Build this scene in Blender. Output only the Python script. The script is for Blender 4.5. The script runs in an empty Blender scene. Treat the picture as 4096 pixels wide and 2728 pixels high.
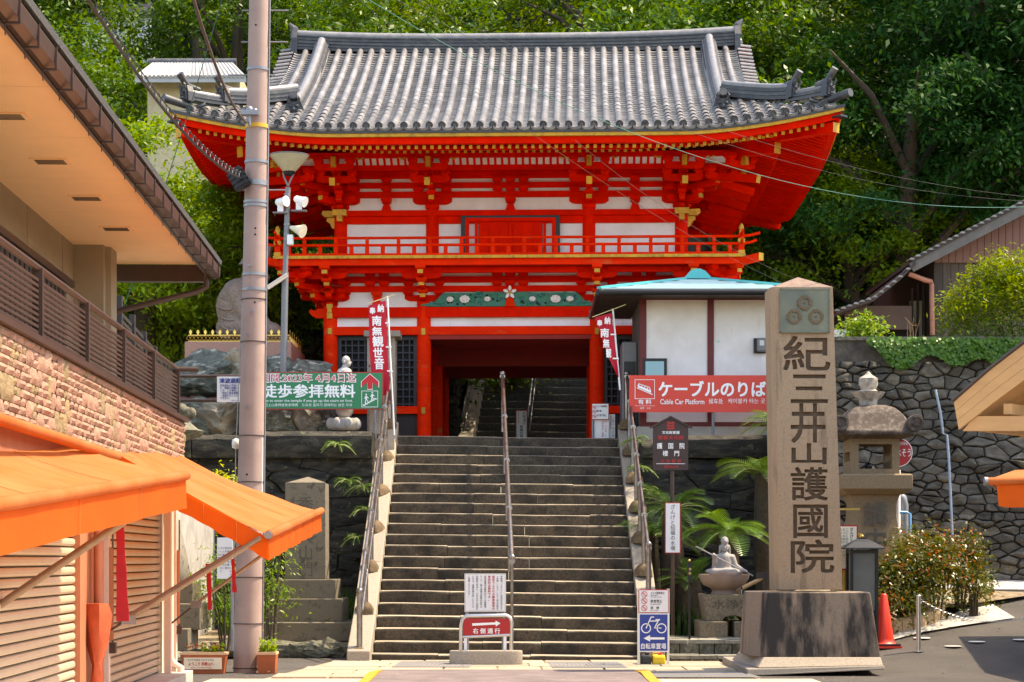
import bpy, bmesh, math, random
import numpy as np
from mathutils import Vector, Matrix, noise

random.seed(7); np.random.seed(7)
S = bpy.context.scene
COL = S.collection
R = math.radians
# ---------------------------------------------------------------- camera, sky, sun, exposure
F, HZ, CH = 8000.0, 2235.0, 1.45          # focal length and horizon in photo pixels, eye height
cd = bpy.data.cameras.new('camera'); cam = bpy.data.objects.new('camera', cd); COL.objects.link(cam)
cam.location = (0, 0, CH); cam.rotation_euler = (R(90), 0, 0)
cd.sensor_width = 36; cd.lens = F / 4096 * 36; cd.shift_y = (HZ - 1364) / 4096; cd.clip_end = 600; cd.clip_start = .1
S.camera = cam
SUN_EL, SUN_AZ = R(60), R(79)             # azimuth measured from +Y towards +X
w = bpy.data.worlds.new('World'); S.world = w; w.use_nodes = True
nt = w.node_tree; bg = nt.nodes['Background']
sky = nt.nodes.new('ShaderNodeTexSky'); sky.sky_type = 'NISHITA'; sky.sun_disc = False
sky.sun_elevation = SUN_EL; sky.sun_rotation = SUN_AZ; sky.air_density = 1.0; sky.dust_density = 1.5; sky.ozone_density = 1.0
nt.links.new(sky.outputs[0], bg.inputs[0]); bg.inputs[1].default_value = 0.15
sl = bpy.data.lights.new('sun', 'SUN'); sun = bpy.data.objects.new('sun', sl); COL.objects.link(sun)
sl.energy = 2.4; sl.angle = R(.6); sl.color = (1, .91, .76)
sd = Vector((math.sin(SUN_AZ) * math.cos(SUN_EL), math.cos(SUN_AZ) * math.cos(SUN_EL), math.sin(SUN_EL)))
sun.rotation_euler = sd.to_track_quat('Z', 'Y').to_euler(); sun.location = sd * 80
vs = S.view_settings; vs.view_transform = 'Standard'; vs.look = 'None'; vs.exposure = 1.9; vs.gamma = 1; vs.use_curve_mapping = False
vs.use_white_balance = True; vs.white_balance_temperature = 8000; vs.white_balance_tint = 10      # camera balanced for open shade
S.cycles.max_bounces = 6; S.cycles.diffuse_bounces = 4; S.cycles.glossy_bounces = 3; S.cycles.transparent_max_bounces = 6; S.cycles.transmission_bounces = 4
S.cycles.caustics_reflective = False; S.cycles.caustics_refractive = False

def PXX(px, Y): return (px - 2048) * Y / F
def PZ(py, Y): return CH + (HZ - py) * Y / F
def at(px, py, Y): return Vector((PXX(px, Y), Y, PZ(py, Y)))
def sstep(a, b, x):
    t = min(1, max(0, (x - a) / (b - a))); return t * t * (3 - 2 * t)
# ---------------------------------------------------------------- materials
MATS = {}
# stone, tile, wall and asphalt colours dimmed to offset the raised exposure
DIMMED = set('step_stone wall_stone rubble_stone pillar_granite plinth_granite lantern_granite lantern_roof asphalt granite mossy_stone spotted_granite roof_tile ridge_tile ogre_tile wall_core pole_concrete beige_wall shaded_step old_parapet weathered_boards brown_siding carved_recess statue_granite white_statue_stone grey_statue_stone pinkish_statue_stone blue_schist brown_schist basin_stone pink_cladding tan_cladding shutter_metal'.split())
def lin(c):
    return tuple((v / 12.92 if v <= .04045 else ((v + .055) / 1.055) ** 2.4) for v in c)
def mat(name, col, rough=.6, var=.15, scale=6., bump=0., bscale=60., metal=0., spec=.5, col2=None, amt=.5, edge=.12, stretch=(1, 1, 1),
        rnd=.0, coat=0., col3=None, amt3=.3, scale3=3., st3=(1, 1, 1), e3=.08, trans=0., island=False):
    """colour col mottled by noise, col2 in patches (share amt), col3 in a second set of patches; rnd varies brightness per object"""
    if name in MATS: return MATS[name]
    if name in DIMMED: col, col2, col3 = [None if c is None else tuple(v * .8 for v in c) for c in (col, col2, col3)]
    m = bpy.data.materials.new(name); m.use_nodes = True; n = m.node_tree.nodes; L = m.node_tree.links
    b = n['Principled BSDF']; b.inputs['Roughness'].default_value = rough; b.inputs['Metallic'].default_value = metal
    b.inputs['Specular IOR Level'].default_value = spec
    if coat: b.inputs['Coat Weight'].default_value = coat; b.inputs['Coat Roughness'].default_value = .2
    tc = n.new('ShaderNodeTexCoord'); oi = n.new('ShaderNodeObjectInfo')
    ad = n.new('ShaderNodeVectorMath'); ad.operation = 'ADD'
    mu = n.new('ShaderNodeMath'); mu.operation = 'MULTIPLY'; mu.inputs[1].default_value = 37.0
    L.new(oi.outputs['Random'], mu.inputs[0]); L.new(tc.outputs['Object'], ad.inputs[0]); L.new(mu.outputs[0], ad.inputs[1])
    def nz(sc, st, detail=5):
        mp = n.new('ShaderNodeMapping'); mp.inputs['Scale'].default_value = st; L.new(ad.outputs[0], mp.inputs[0])
        t = n.new('ShaderNodeTexNoise'); t.inputs['Scale'].default_value = sc; t.inputs['Detail'].default_value = detail
        t.inputs['Roughness'].default_value = .62; L.new(mp.outputs[0], t.inputs[0]); return t.outputs[0]
    def mix(fac, a, c):
        x = n.new('ShaderNodeMix'); x.data_type = 'RGBA'
        L.new(fac, x.inputs[0])
        for i, v in ((6, a), (7, c)):
            if isinstance(v, tuple): x.inputs[i].default_value = (*v[:3], 1)
            else: L.new(v, x.inputs[i])
        return x.outputs[2]
    def ramp(v, lo, hi):
        r = n.new('ShaderNodeMapRange'); r.inputs[1].default_value = lo; r.inputs[2].default_value = hi; L.new(v, r.inputs[0]); return r.outputs[0]
    f1 = nz(scale, stretch)
    c = mix(ramp(f1, .25, .75), tuple(min(1, v * (1 - var)) for v in col), tuple(min(1, v * (1 + var)) for v in col))
    if col2 is not None:
        k = .5 + (.5 - amt) * .5
        c = mix(ramp(nz(scale * .7, stretch, 8), k - edge, k + edge), c, col2)
    if col3 is not None:
        k = .5 + (.5 - amt3) * .5
        c = mix(ramp(nz(scale3, st3, 8), k - e3, k + e3), c, col3)
    if rnd:
        src = oi.outputs['Random']
        if island:
            ge = n.new('ShaderNodeNewGeometry'); a2 = n.new('ShaderNodeMath'); a2.operation = 'ADD'
            L.new(src, a2.inputs[0]); L.new(ge.outputs['Random Per Island'], a2.inputs[1])
            fr = n.new('ShaderNodeMath'); fr.operation = 'FRACT'; L.new(a2.outputs[0], fr.inputs[0]); src = fr.outputs[0]
        hs = n.new('ShaderNodeHueSaturation'); r = n.new('ShaderNodeMapRange'); r.inputs[3].default_value = 1 - rnd; r.inputs[4].default_value = 1 + rnd
        L.new(src, r.inputs[0]); L.new(r.outputs[0], hs.inputs['Value']); L.new(c, hs.inputs['Color']); c = hs.outputs[0]
    L.new(c, b.inputs['Base Color'])
    if bump:
        bn = n.new('ShaderNodeBump'); bn.inputs['Strength'].default_value = min(1, bump); bn.inputs['Distance'].default_value = .02
        L.new(nz(bscale, stretch, 6), bn.inputs['Height']); L.new(bn.outputs[0], b.inputs['Normal'])
    if trans:
        tr = n.new('ShaderNodeBsdfTranslucent'); L.new(c, tr.inputs[0]); ms = n.new('ShaderNodeMixShader'); ms.inputs[0].default_value = trans
        L.new(b.outputs[0], ms.inputs[1]); L.new(tr.outputs[0], ms.inputs[2]); L.new(ms.outputs[0], n['Material Output'].inputs[0])
    MATS[name] = m; return m
def leafmat(name, c1, c2, gloss=.35, tr=.45, rough=.4):
    if name in MATS: return MATS[name]
    m = bpy.data.materials.new(name); m.use_nodes = True; n = m.node_tree.nodes; L = m.node_tree.links
    b = n['Principled BSDF']; b.inputs['Roughness'].default_value = rough; b.inputs['Specular IOR Level'].default_value = gloss
    ge = n.new('ShaderNodeNewGeometry'); x = n.new('ShaderNodeMix'); x.data_type = 'RGBA'
    x.inputs[6].default_value = (*c1, 1); x.inputs[7].default_value = (*c2, 1); L.new(ge.outputs['Random Per Island'], x.inputs[0])
    oi = n.new('ShaderNodeObjectInfo'); hs = n.new('ShaderNodeHueSaturation'); r = n.new('ShaderNodeMapRange'); r.inputs[3].default_value = .5; r.inputs[4].default_value = 1.1
    L.new(oi.outputs['Random'], r.inputs[0]); L.new(r.outputs[0], hs.inputs['Value']); L.new(x.outputs[2], hs.inputs['Color'])
    L.new(hs.outputs[0], b.inputs['Base Color'])
    t = n.new('ShaderNodeBsdfTranslucent'); h2 = n.new('ShaderNodeHueSaturation'); h2.inputs['Value'].default_value = 1.5; h2.inputs['Hue'].default_value = .475; h2.inputs['Saturation'].default_value = 1.1
    L.new(hs.outputs[0], h2.inputs['Color']); L.new(h2.outputs[0], t.inputs[0])
    ms = n.new('ShaderNodeMixShader'); ms.inputs[0].default_value = tr
    L.new(b.outputs[0], ms.inputs[1]); L.new(t.outputs[0], ms.inputs[2]); L.new(ms.outputs[0], n['Material Output'].inputs[0])
    MATS[name] = m; return m

RED = mat('vermilion_paint', (.90, .012, .0006), .5, .22, 4, .3, 30, spec=.04, col2=(.60, .007, .0006), amt=.42, edge=.22, stretch=(1, 1, 1), rnd=.08, coat=.0)
REDW = mat('worn_vermilion', (.78, .022, .002), .6, .2, 6, .3, 40, spec=.06, col2=(.62, .10, .03), amt=.2, edge=.06, rnd=.08, stretch=(.35, 1, 1))
YEL = mat('ochre_paint', (.60, .31, .018), .6, .2, 10, .2, 50, col2=(.25, .15, .02), amt=.25, rnd=.12)
PLAS = mat('white_plaster', (.80, .78, .78), .85, .05, 3, .1, 60, col2=(.66, .62, .58), amt=.24, edge=.2, st3=(3, 3, .3), col3=(.60, .56, .51), amt3=.12, scale3=2)
TILE = mat('roof_tile', (.215, .205, .21), .33, .2, 9, .12, 60, spec=.6, rnd=.26, island=True, col2=(.31, .29, .27), amt=.35)
TILED = mat('ridge_tile', (.060, .062, .072), .45, .25, 9, .2, 50, spec=.5, rnd=.3, island=True, col2=(.13, .125, .12), amt=.3)
TILEK = mat('ogre_tile', (.055, .057, .065), .5, .3, 12, .3, 50)
NAVY = mat('dark_lattice', (.012, .014, .024), .5, .2, 6)
DARK = mat('dark_void', (.012, .010, .009), .9, .2, 6)
BLK = mat('black_metal', (.012, .012, .014), .4, .2, 8, metal=.3)
GRN = mat('carved_green', (.012, .16, .085), .5, .35, 14, .2, 40, col2=(.02, .09, .13), amt=.3)
PETAL = mat('white_petal', (.78, .70, .66), .6, .1, 12)
GRAN = mat('granite', (.34, .29, .235), .75, .16, 90, .15, 120, col2=(.22, .20, .17), amt=.35, edge=.1, rnd=.12)
GRANL = mat('pale_granite', (.33, .275, .215), .8, .3, 70, .4, 90, col2=(.20, .165, .13), amt=.3, rnd=.1)
GRANP = mat('pink_granite', (.40, .20, .15), .45, .2, 120, .05, 90, col2=(.28, .13, .10), amt=.4)
STEPT = mat('tread_stone', (.36, .29, .21), .8, .2, 40, .3, 90, col2=(.30, .25, .18), amt=.35, rnd=.14)  # foot-worn treads and nosings, with sunlit brightness put into the colour
STEP = mat('step_stone', (.11, .080, .050), .85, .4, 45, .7, 80, col2=(.045, .033, .019), amt=.42, edge=.10, col3=(.020, .016, .010), amt3=.40, scale3=2.6, e3=.09, rnd=.16)  # risers: stained, and darkened further to stand in for their shade
PAVE = mat('paving_stone', (.36, .29, .21), .85, .15, 40, .2, 90, col2=(.26, .21, .15), amt=.3, rnd=.12)
WSTONE = mat('wall_stone', (.06, .050, .034), .85, .55, 7, 1., 18, col2=(.011, .010, .007), amt=.52, edge=.10, col3=(.16, .155, .085), amt3=.2, scale3=9, e3=.05, rnd=.3, stretch=(.6, .6, 2.2))
RSTONE = mat('rubble_stone', (.17, .145, .11), .85, .35, 8, .8, 26, col2=(.07, .058, .045), amt=.42, edge=.14, col3=(.32, .30, .25), amt3=.16, scale3=22, e3=.05, rnd=.4, stretch=(.7, .7, 1.8))
BOULD = mat('blue_schist', (.13, .145, .12), .7, .6, 9, 1., 20, col2=(.05, .056, .048), amt=.42, edge=.10, col3=(.46, .45, .38), amt3=.30, scale3=4.5, e3=.05, st3=(1, 1, 3), rnd=.3)
MORT = mat('wall_core', (.028, .024, .018), .95, .3, 10)
MOSSY = mat('mossy_stone', (.20, .185, .13), .9, .3, 20, .4, 60, col2=(.06, .055, .035), amt=.45, rnd=.15)
ASPH = mat('asphalt', (.082, .071, .063), .9, .25, 1.6, .8, 180, col2=(.115, .10, .088), amt=.4, edge=.15, col3=(.24, .22, .19), amt3=.22, scale3=110, e3=.04)
CONC = mat('concrete', (.42, .40, .37), .85, .15, 4, .2, 80, col2=(.28, .26, .24), amt=.3)
POLEC = mat('pole_concrete', (.44, .31, .27), .8, .10, 3, .12, 90, col2=(.36, .24, .21), amt=.25, st3=(1, 1, .12), col3=(.20, .15, .13), amt3=.1, scale3=12)
STEEL = mat('stainless', (.55, .53, .52), .28, .1, 6, metal=.9)
GALV = mat('galvanised', (.24, .24, .26), .45, .15, 10, metal=.7)
LGREY = mat('grey_paint', (.16, .165, .18), .4, .1, 6)
BRNM = mat('brown_metal', (.055, .030, .024), .38, .2, 6, spec=.5)
RAILM = mat('rail_metal', (.28, .255, .245), .28, .25, 10, metal=.85, col2=(.16, .09, .06), amt=.25)
WHITE = mat('white_board', (.80, .79, .80), .45, .03, 4)
REDS = mat('sign_red', (.66, .045, .025), .45, .05, 3)
REDD = mat('sign_dark_red', (.42, .006, .010), .4, .06, 3)
REDT = mat('red_ink', (.55, .01, .02), .5, .02)
BLKT = mat('black_ink', (.02, .02, .022), .5, .02)
BLUT = mat('blue_ink', (.012, .05, .28), .5, .02)
BLUS = mat('sign_blue', (.008, .035, .27), .4, .05, 3)
GRNS = mat('sign_green', (.006, .19, .075), .4, .05, 3)
GOLDT = mat('gold', (.75, .50, .14), .3, .15, 20, metal=.85)
LABEL = {}
# ---------------------------------------------------------------- mesh builder
WM = {}
OFF = Vector((0, 0, 0))
def link(o, parent=None, world=None):
    COL.objects.link(o)
    if world is None: world = Matrix.Translation(OFF)
    o.matrix_basis = world
    if parent is not None:
        o.parent = parent; o.matrix_parent_inverse = WM[parent.name].inverted()
    WM[o.name] = world.copy(); return o
def tag(o, label=None, cat=None, group=None, kind=None):
    if label: o['label'] = label
    if cat: o['category'] = cat
    if group: o['group'] = group
    if kind: o['kind'] = kind
    return o
def thing(name, label, cat, loc=(0, 0, 0), rz=0, group=None):
    o = bpy.data.objects.new(name, None); o.empty_display_size = .2
    link(o, None, Matrix.Translation(Vector(loc)) @ Matrix.Rotation(rz, 4, 'Z')); return tag(o, label, cat, group)
def local(parent): return WM[parent.name].copy()
class MB:
    def __init__(s): s.v = []; s.f = []; s.m = []
    def add(s, vs, fs, m=0):
        o = len(s.v); s.v += [tuple(v) for v in vs]; s.f += [tuple(i + o for i in f) for f in fs]; s.m += [m] * len(fs); return s
    def box(s, x0, x1, y0, y1, z0, z1, m=0):
        return s.add([(x0, y0, z0), (x1, y0, z0), (x1, y1, z0), (x0, y1, z0), (x0, y0, z1), (x1, y0, z1), (x1, y1, z1), (x0, y1, z1)],
                     [(0, 3, 2, 1), (4, 5, 6, 7), (0, 1, 5, 4), (1, 2, 6, 5), (2, 3, 7, 6), (3, 0, 4, 7)], m)
    def frus(s, c, w0, d0, w1, d1, z0, z1, m=0):
        x, y = c
        return s.loft([[(x - w0 / 2, y - d0 / 2, z0), (x + w0 / 2, y - d0 / 2, z0), (x + w0 / 2, y + d0 / 2, z0), (x - w0 / 2, y + d0 / 2, z0)],
                       [(x - w1 / 2, y - d1 / 2, z1), (x + w1 / 2, y - d1 / 2, z1), (x + w1 / 2, y + d1 / 2, z1), (x - w1 / 2, y + d1 / 2, z1)]], m)
    def beam(s, p, q, wd, h, m=0, up=(0, 0, 1), m_end=None):
        p, q = Vector(p), Vector(q); d = (q - p).normalized(); side = d.cross(Vector(up))
        if side.length < 1e-5: side = Vector((1, 0, 0))
        side.normalize(); u = side.cross(d); a = side * wd / 2; b = u * h / 2
        vs = [p - a - b, p + a - b, p + a + b, p - a + b, q - a - b, q + a - b, q + a + b, q - a + b]
        s.add(vs, [(0, 1, 5, 4), (1, 2, 6, 5), (2, 3, 7, 6), (3, 0, 4, 7), (7, 6, 5, 4)], m)
        s.add(vs[:4], [(3, 2, 1, 0)], m if m_end is None else m_end); return s
    def loft(s, rings, m=0, cap=True, closed=True):
        o = len(s.v); n = len(rings[0])
        for r in rings: s.v += [tuple(p) for p in r]
        k = n if closed else n - 1
        for i in range(len(rings) - 1):
            for j in range(k):
                a, b = o + i * n + j, o + i * n + (j + 1) % n
                s.f.append((a, b, b + n, a + n)); s.m.append(m)
        if cap and closed:
            s.f.append(tuple(o + j for j in range(n))[::-1]); s.m.append(m)
            s.f.append(tuple(o + (len(rings) - 1) * n + j for j in range(n))); s.m.append(m)
        return s
    def tube(s, pts, r, n=8, m=0, cap=True):
        pts = [Vector(p) for p in pts]; rings = []; ref = None
        for i, p in enumerate(pts):
            d = (pts[min(i + 1, len(pts) - 1)] - pts[max(i - 1, 0)])
            if d.length < 1e-9: d = Vector((0, 0, 1))
            d.normalize()
            if ref is None: ref = Vector((0, 0, 1)) if abs(d.z) < .9 else Vector((1, 0, 0))
            a = d.cross(ref).normalized(); b = a.cross(d); ref = b if abs(b.dot(d)) < .9 else ref
            rr = r[i] if isinstance(r, (list, tuple)) else r
            rings.append([p + (a * math.cos(t) + b * math.sin(t)) * rr for t in [2 * math.pi * k / n for k in range(n)]])
        return s.loft(rings, m, cap)
    def lathe(s, prof, n=16, c=(0, 0, 0), m=0, axis='Z', wob=None):
        c = Vector(c); rings = []
        for k, (r, z) in enumerate(prof):
            ring = []
            for j in range(n):
                t = 2 * math.pi * j / n; rr = r * (wob(t, k) if wob else 1)
                x, y = rr * math.cos(t), rr * math.sin(t)
                ring.append(c + (Vector((x, y, z)) if axis == 'Z' else Vector((x, z, y)) if axis == 'Y' else Vector((z, x, y))))
            rings.append(ring)
        return s.loft(rings, m)
    def prism(s, poly, plane, a, b, m=0):
        f = {'xz': lambda p, k: (p[0], k, p[1]), 'yz': lambda p, k: (k, p[0], p[1]), 'xy': lambda p, k: (p[0], p[1], k)}[plane]
        return s.loft([[f(p, a) for p in poly], [f(p, b) for p in poly]], m)
    def sphere(s, c, r, n=12, k=8, m=0):
        rr = r if isinstance(r, (tuple, list)) else (r, r, r); rings = []
        for i in range(k + 1):
            ph = -math.pi / 2 + math.pi * i / k; q = max(1e-4, math.cos(ph))
            rings.append([(c[0] + rr[0] * q * math.cos(2 * math.pi * j / n), c[1] + rr[1] * q * math.sin(2 * math.pi * j / n), c[2] + rr[2] * math.sin(ph)) for j in range(n)])
        return s.loft(rings, m, cap=False)
    def xform(s, M, i0=0):
        s.v = s.v[:i0] + [tuple(M @ Vector(v)) for v in s.v[i0:]]; return s
    def mesh(s, name, mats, smooth=False):
        me = bpy.data.meshes.new(name); me.from_pydata(s.v, [], s.f)
        ms = mats if isinstance(mats, (list, tuple)) else [mats]
        for x in ms: me.materials.append(x)
        if len(ms) > 1: me.polygons.foreach_set('material_index', s.m)
        bm = bmesh.new(); bm.from_mesh(me); bmesh.ops.recalc_face_normals(bm, faces=bm.faces); bm.to_mesh(me); bm.free()
        if smooth:
            me.polygons.foreach_set('use_smooth', [True] * len(me.polygons))
            try: me.set_sharp_from_angle(angle=R(smooth if smooth is not True else 40))
            except Exception: pass
        return me
    def build(s, name, mats, parent=None, smooth=False, world=None, bevel=0, kind=None):
        o = bpy.data.objects.new(name, s.mesh(name, mats, smooth)); link(o, parent, world)
        if bevel:
            b = o.modifiers.new('bevel', 'BEVEL'); b.width = bevel; b.segments = 2; b.limit_method = 'ANGLE'; b.angle_limit = R(40)
        if kind: o['kind'] = kind
        return o
def B(*a, **k): return MB().box(*a, **k)
def inst(name, me, parent, M):
    return link(bpy.data.objects.new(name, me), parent, M)
def pieces(name, me, parent, Ms, limit=300, keyf=None):
    """alike pieces share one mesh; past the limit the rest is one joined part"""
    if keyf: Ms = sorted(Ms, key=keyf)
    out = [inst(name, me, parent, M) for M in Ms[:limit]]
    rest = Ms[limit:]
    if rest:
        nv = len(me.vertices); co = np.empty(nv * 3, np.float32); me.vertices.foreach_get('co', co); co = np.c_[co.reshape(-1, 3), np.ones(nv)]
        fs = [tuple(p.vertices) for p in me.polygons]; mi = [p.material_index for p in me.polygons]
        V = []; FS = []; MI = []
        for k, M in enumerate(rest):
            V.append((co @ np.array(M).T)[:, :3]); o = k * nv
            FS += [tuple(i + o for i in f) for f in fs]; MI += mi
        m2 = bpy.data.meshes.new(name + '_field'); m2.from_pydata(np.vstack(V).tolist(), [], FS)
        for x in me.materials: m2.materials.append(x)
        m2.polygons.foreach_set('material_index', MI)
        if me.polygons[0].use_smooth: m2.polygons.foreach_set('use_smooth', [True] * len(FS))
        o = bpy.data.objects.new(name + '_field', m2); link(o, parent, Matrix.Identity(4)); o['kind'] = 'stuff'
    return out
def quads(name, P, material, parent=None, kind=None, world=None):
    """n x 4 x 3 numpy quads as one mesh"""
    P = np.asarray(P, np.float32); n, k = P.shape[0], P.shape[1]
    me = bpy.data.meshes.new(name); me.vertices.add(n * k); me.vertices.foreach_set('co', P.reshape(-1))
    me.loops.add(n * k); me.loops.foreach_set('vertex_index', np.arange(n * k, dtype=np.int32))
    me.polygons.add(n); me.polygons.foreach_set('loop_start', np.arange(0, n * k, k, dtype=np.int32))
    try: me.polygons.foreach_set('loop_total', np.full(n, k, np.int32))
    except Exception: pass
    me.update(calc_edges=True); me.materials.append(material)
    o = bpy.data.objects.new(name, me); link(o, parent, world)
    if kind: o['kind'] = kind
    return o
def copy_tree(o, M, parent=None, label=None):
    """copy of a thing with its parts and sub-parts; M is the new world matrix of the root"""
    D = M @ WM[o.name].inverted()
    def rec(src, par):
        c = src.copy(); COL.objects.link(c); Wc = D @ WM[src.name]; WM[c.name] = Wc
        c.matrix_basis = Wc
        if par is not None: c.parent = par; c.matrix_parent_inverse = WM[par.name].inverted()
        else: c.parent = None
        for ch in KIDS(src): rec(ch, c)
        return c
    c = rec(o, parent)
    if label: c['label'] = label
    return c
def KIDS(o): return [x for x in list(o.children)]
# ---------------------------------------------------------------- lettering
TXT = bpy.data.curves.new('glyphs', 'FONT'); TXO = bpy.data.objects.new('glyphs', TXT)
GSC = bpy.data.scenes.new('glyph_press'); GSC.collection.objects.link(TXO)      # shapes the letters outside the picture's scene, removed at the end
def glyph_mesh(body, off=0., res=3):
    TXT.body = body; TXT.offset = off; TXT.resolution_u = res
    TXO.data.update_tag(); vl = GSC.view_layers[0]; vl.update()
    return bpy.data.meshes.new_from_object(TXO.evaluated_get(vl.depsgraph))
def text(body, x0, x1, z0, z1, y, material, parent, name='lettering', off=0., vertical=False, fit=True, res=3, M=None):
    """writing fitted into the box x0..x1, z0..z1 on the plane Y=y facing the camera; off thickens the strokes"""
    V = []; FS = []
    def put(me, fx):
        d = off * .8
        for k, (dx, dz) in enumerate(((0, 0),) if d <= 0 else ((-d, -d), (d, -d), (-d, d), (d, d))):
            o = len(V)
            for v in me.vertices: p = fx(v.co.x + dx, v.co.y + dz); V.append((p[0], y - .0004 * k, p[1]))
            FS.extend(tuple(i + o for i in p.vertices) for p in me.polygons)
        bpy.data.meshes.remove(me)
    if vertical:
        cols = body.split('|'); n = max(len(c) for c in cols); cw = (x1 - x0) / len(cols); chh = (z1 - z0) / n; s = min(cw, chh) * .98
        for ci, c in enumerate(cols):
            for ri, ch in enumerate(c):
                if ch in ' \u3000': continue
                xc = x1 - (ci + .5) * cw; zc = z1 - (ri + .5) * chh
                put(glyph_mesh(ch, 0, res), lambda a, b: (xc + (a - .5) * s, zc + (b - .36) * s))
    else:
        me = glyph_mesh(body, 0, res)
        xs = [v.co.x for v in me.vertices]; ys = [v.co.y for v in me.vertices]
        ax, bx, ay, by = min(xs), max(xs), min(ys), max(ys); sx = (x1 - x0) / (bx - ax); sz = (z1 - z0) / max(.01, by - ay)
        if not fit: sx = sz = min(sx, sz)
        cx, cz = (x0 + x1) / 2, (z0 + z1) / 2
        put(me, lambda a, b: (cx + (a - (ax + bx) / 2) * sx, cz + (b - (ay + by) / 2) * sz))
    m2 = bpy.data.meshes.new(name); m2.from_pydata(V, [], FS); m2.materials.append(material)
    o = bpy.data.objects.new(name, m2); link(o, parent, M if M is not None else Matrix.Translation(OFF)); return o
# ================================================================ temple gate
XC = -.05
OFF = Vector((XC, 0, 0))
gate = thing('temple_gate', 'two storey vermilion temple gate with grey tiled hip and gable roof', 'temple gate', (XC, 40.05, 3.5))
EX, EY0, EYC, RUN = 5.9, 35.0, 40.3, 5.3     # eave half width, front eave, ridge line, run of the slope
def lift(dc, b): return .40 * (max(0, 2.8 - dc) / 2.8) ** 1.65 * max(0, 1 - b / RUN) ** 2
def rz(b): s = b / RUN; return 9.0 + 2.75 * (.62 * s + .38 * s * s)
def rslope(b): s = b / RUN; return math.atan(2.75 * (.62 + .76 * s) / RUN)
SIDES = {'f': (EX, lambda a, b: (a, EY0 + b)), 'r': (RUN, lambda a, b: (EX - b, EYC + a)), 'l': (RUN, lambda a, b: (-EX + b, EYC - a)), 'k': (EX, lambda a, b: (-a, EYC + RUN - b))}
ROT = {'f': 0, 'r': R(90), 'l': R(-90), 'k': R(180)}
T = Matrix.Translation
def TX(x, y, z, rot=0, tilt=0): return T(OFF + Vector((x, y, z))) @ Matrix.Rotation(rot, 4, 'Z') @ Matrix.Rotation(tilt, 4, 'X')
# roof deck under the tiles
mb = MB()
for sd_ in 'flrk':
    L, f = SIDES[sd_]; na = 40; bs = [0, .25, .5, .8, 1.1, 1.55] + ([2.1, 2.8, 3.5, 4.2, 4.8, 5.3] if sd_ in 'fk' else [])
    rows = []
    for b in bs:
        hl = L - b if b <= 1.55 else 4.45
        if sd_ in 'lr' and b > 1.55: continue
        row = []
        for i in range(na + 1):
            a = (2 * i / na - 1) * hl; x, y = f(a, b); row.append((x, y, rz(b) - .05 + lift(L - b - abs(a), b)))
        rows.append(row)
    mb.loft(rows, cap=False, closed=False)
mb.build('roof_deck', TILE, gate)
# round tile rolls, pan tiles, eave discs
rb = MB(); n = 9; rad = .060; prof = [(math.cos(math.pi * (1 - j / (n - 1)) ) , math.sin(math.pi * j / (n - 1))) for j in range(n)]
rb.loft([[(c * rad * 1.015, 0, s_ * rad * 1.015 - .005) for c, s_ in prof], [(c * rad * 1.015, .02, s_ * rad * 1.015 - .005) for c, s_ in prof], [(c * rad, .03, s_ * rad - .005) for c, s_ in prof], [(c * rad, .31, s_ * rad - .005) for c, s_ in prof]], cap=False, closed=False)
roll_me = rb.mesh('roll_tile', TILE, 60)
pb = MB(); k5 = [-1, -.55, 0, .55, 1]
arc = lambda y, h: [(t * .10, y, h + .034 * t * t - .02) for t in k5]
pb.loft([arc(.03, -.03), arc(.0, .0), arc(.0, .040), arc(.02, .046), arc(.17, -.004)], cap=False, closed=False)
pan_me = pb.mesh('pan_tile', TILE, 30)
eb = MB(); eb.lathe([(.001, -.02), (.03, -.02), (.034, -.012), (.05, -.012), (.054, -.026), (.066, -.026), (.068, .02), (.066, .10)], 16, axis='Y')
disc_me = eb.mesh('eave_tile', TILED, 40)
rolls, pans, discs, mouth = [], [], [], []
xs = [i * .222 for i in range(-25, 26)]
for x in xs:
    b1 = 5.15 if abs(x) < 4.36 else 5.83 - abs(x)
    b = .0; dc = EX - abs(x)
    discs.append(TX(x, EY0 - .03, rz(0) + .012 + lift(dc, 0) + .03, 0, rslope(0) * .6))
    while b < b1 - .02:
        rolls.append((b, TX(x, EY0 + b, rz(b) + lift(dc - b, b) + .012, 0, rslope(b)))); b += .28 * math.cos(rslope(b))
    xm = x + .111; b1 = 5.15 if abs(xm) < 4.36 else 5.85 - abs(xm)
    if abs(xm) > 5.75: continue
    b = -.04; dcm = EX - abs(xm)
    while b < b1 - .02:
        pans.append((b, TX(xm, EY0 + b, rz(b) + lift(dcm - b, b) - .022, 0, rslope(b)))); b += .139 * math.cos(rslope(b))
for o in pieces('roll_tile', roll_me, gate, [m for _, m in sorted(rolls, key=lambda t: t[0])]): pass
pieces('pan_tile', pan_me, gate, [m for _, m in sorted(pans, key=lambda t: t[0])])
pieces('eave_tile', disc_me, gate, discs)
# side slopes: rolls, simple pans and discs, joined
sd_m, sd_d = [], []
for s_ in 'rl':
    L, f = SIDES[s_]
    for i in range(-23, 24):
        a = i * .222; b = 0; b1 = min(1.5, L - abs(a) - .1)
        if b1 < .1: continue
        x, y = f(a, -.03); sd_d.append(TX(x, y, rz(0) + .04 + lift(L - abs(a), 0), ROT[s_], .2))
        while b < b1:
            x, y = f(a, b); sd_m.append(TX(x, y, rz(b) + .012 + lift(L - abs(a) - b, b), ROT[s_], rslope(b))); b += .27
pieces('side_roll_tile', roll_me, gate, sd_m, 0); pieces('side_eave_tile', disc_me, gate, sd_d, 0)
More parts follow.
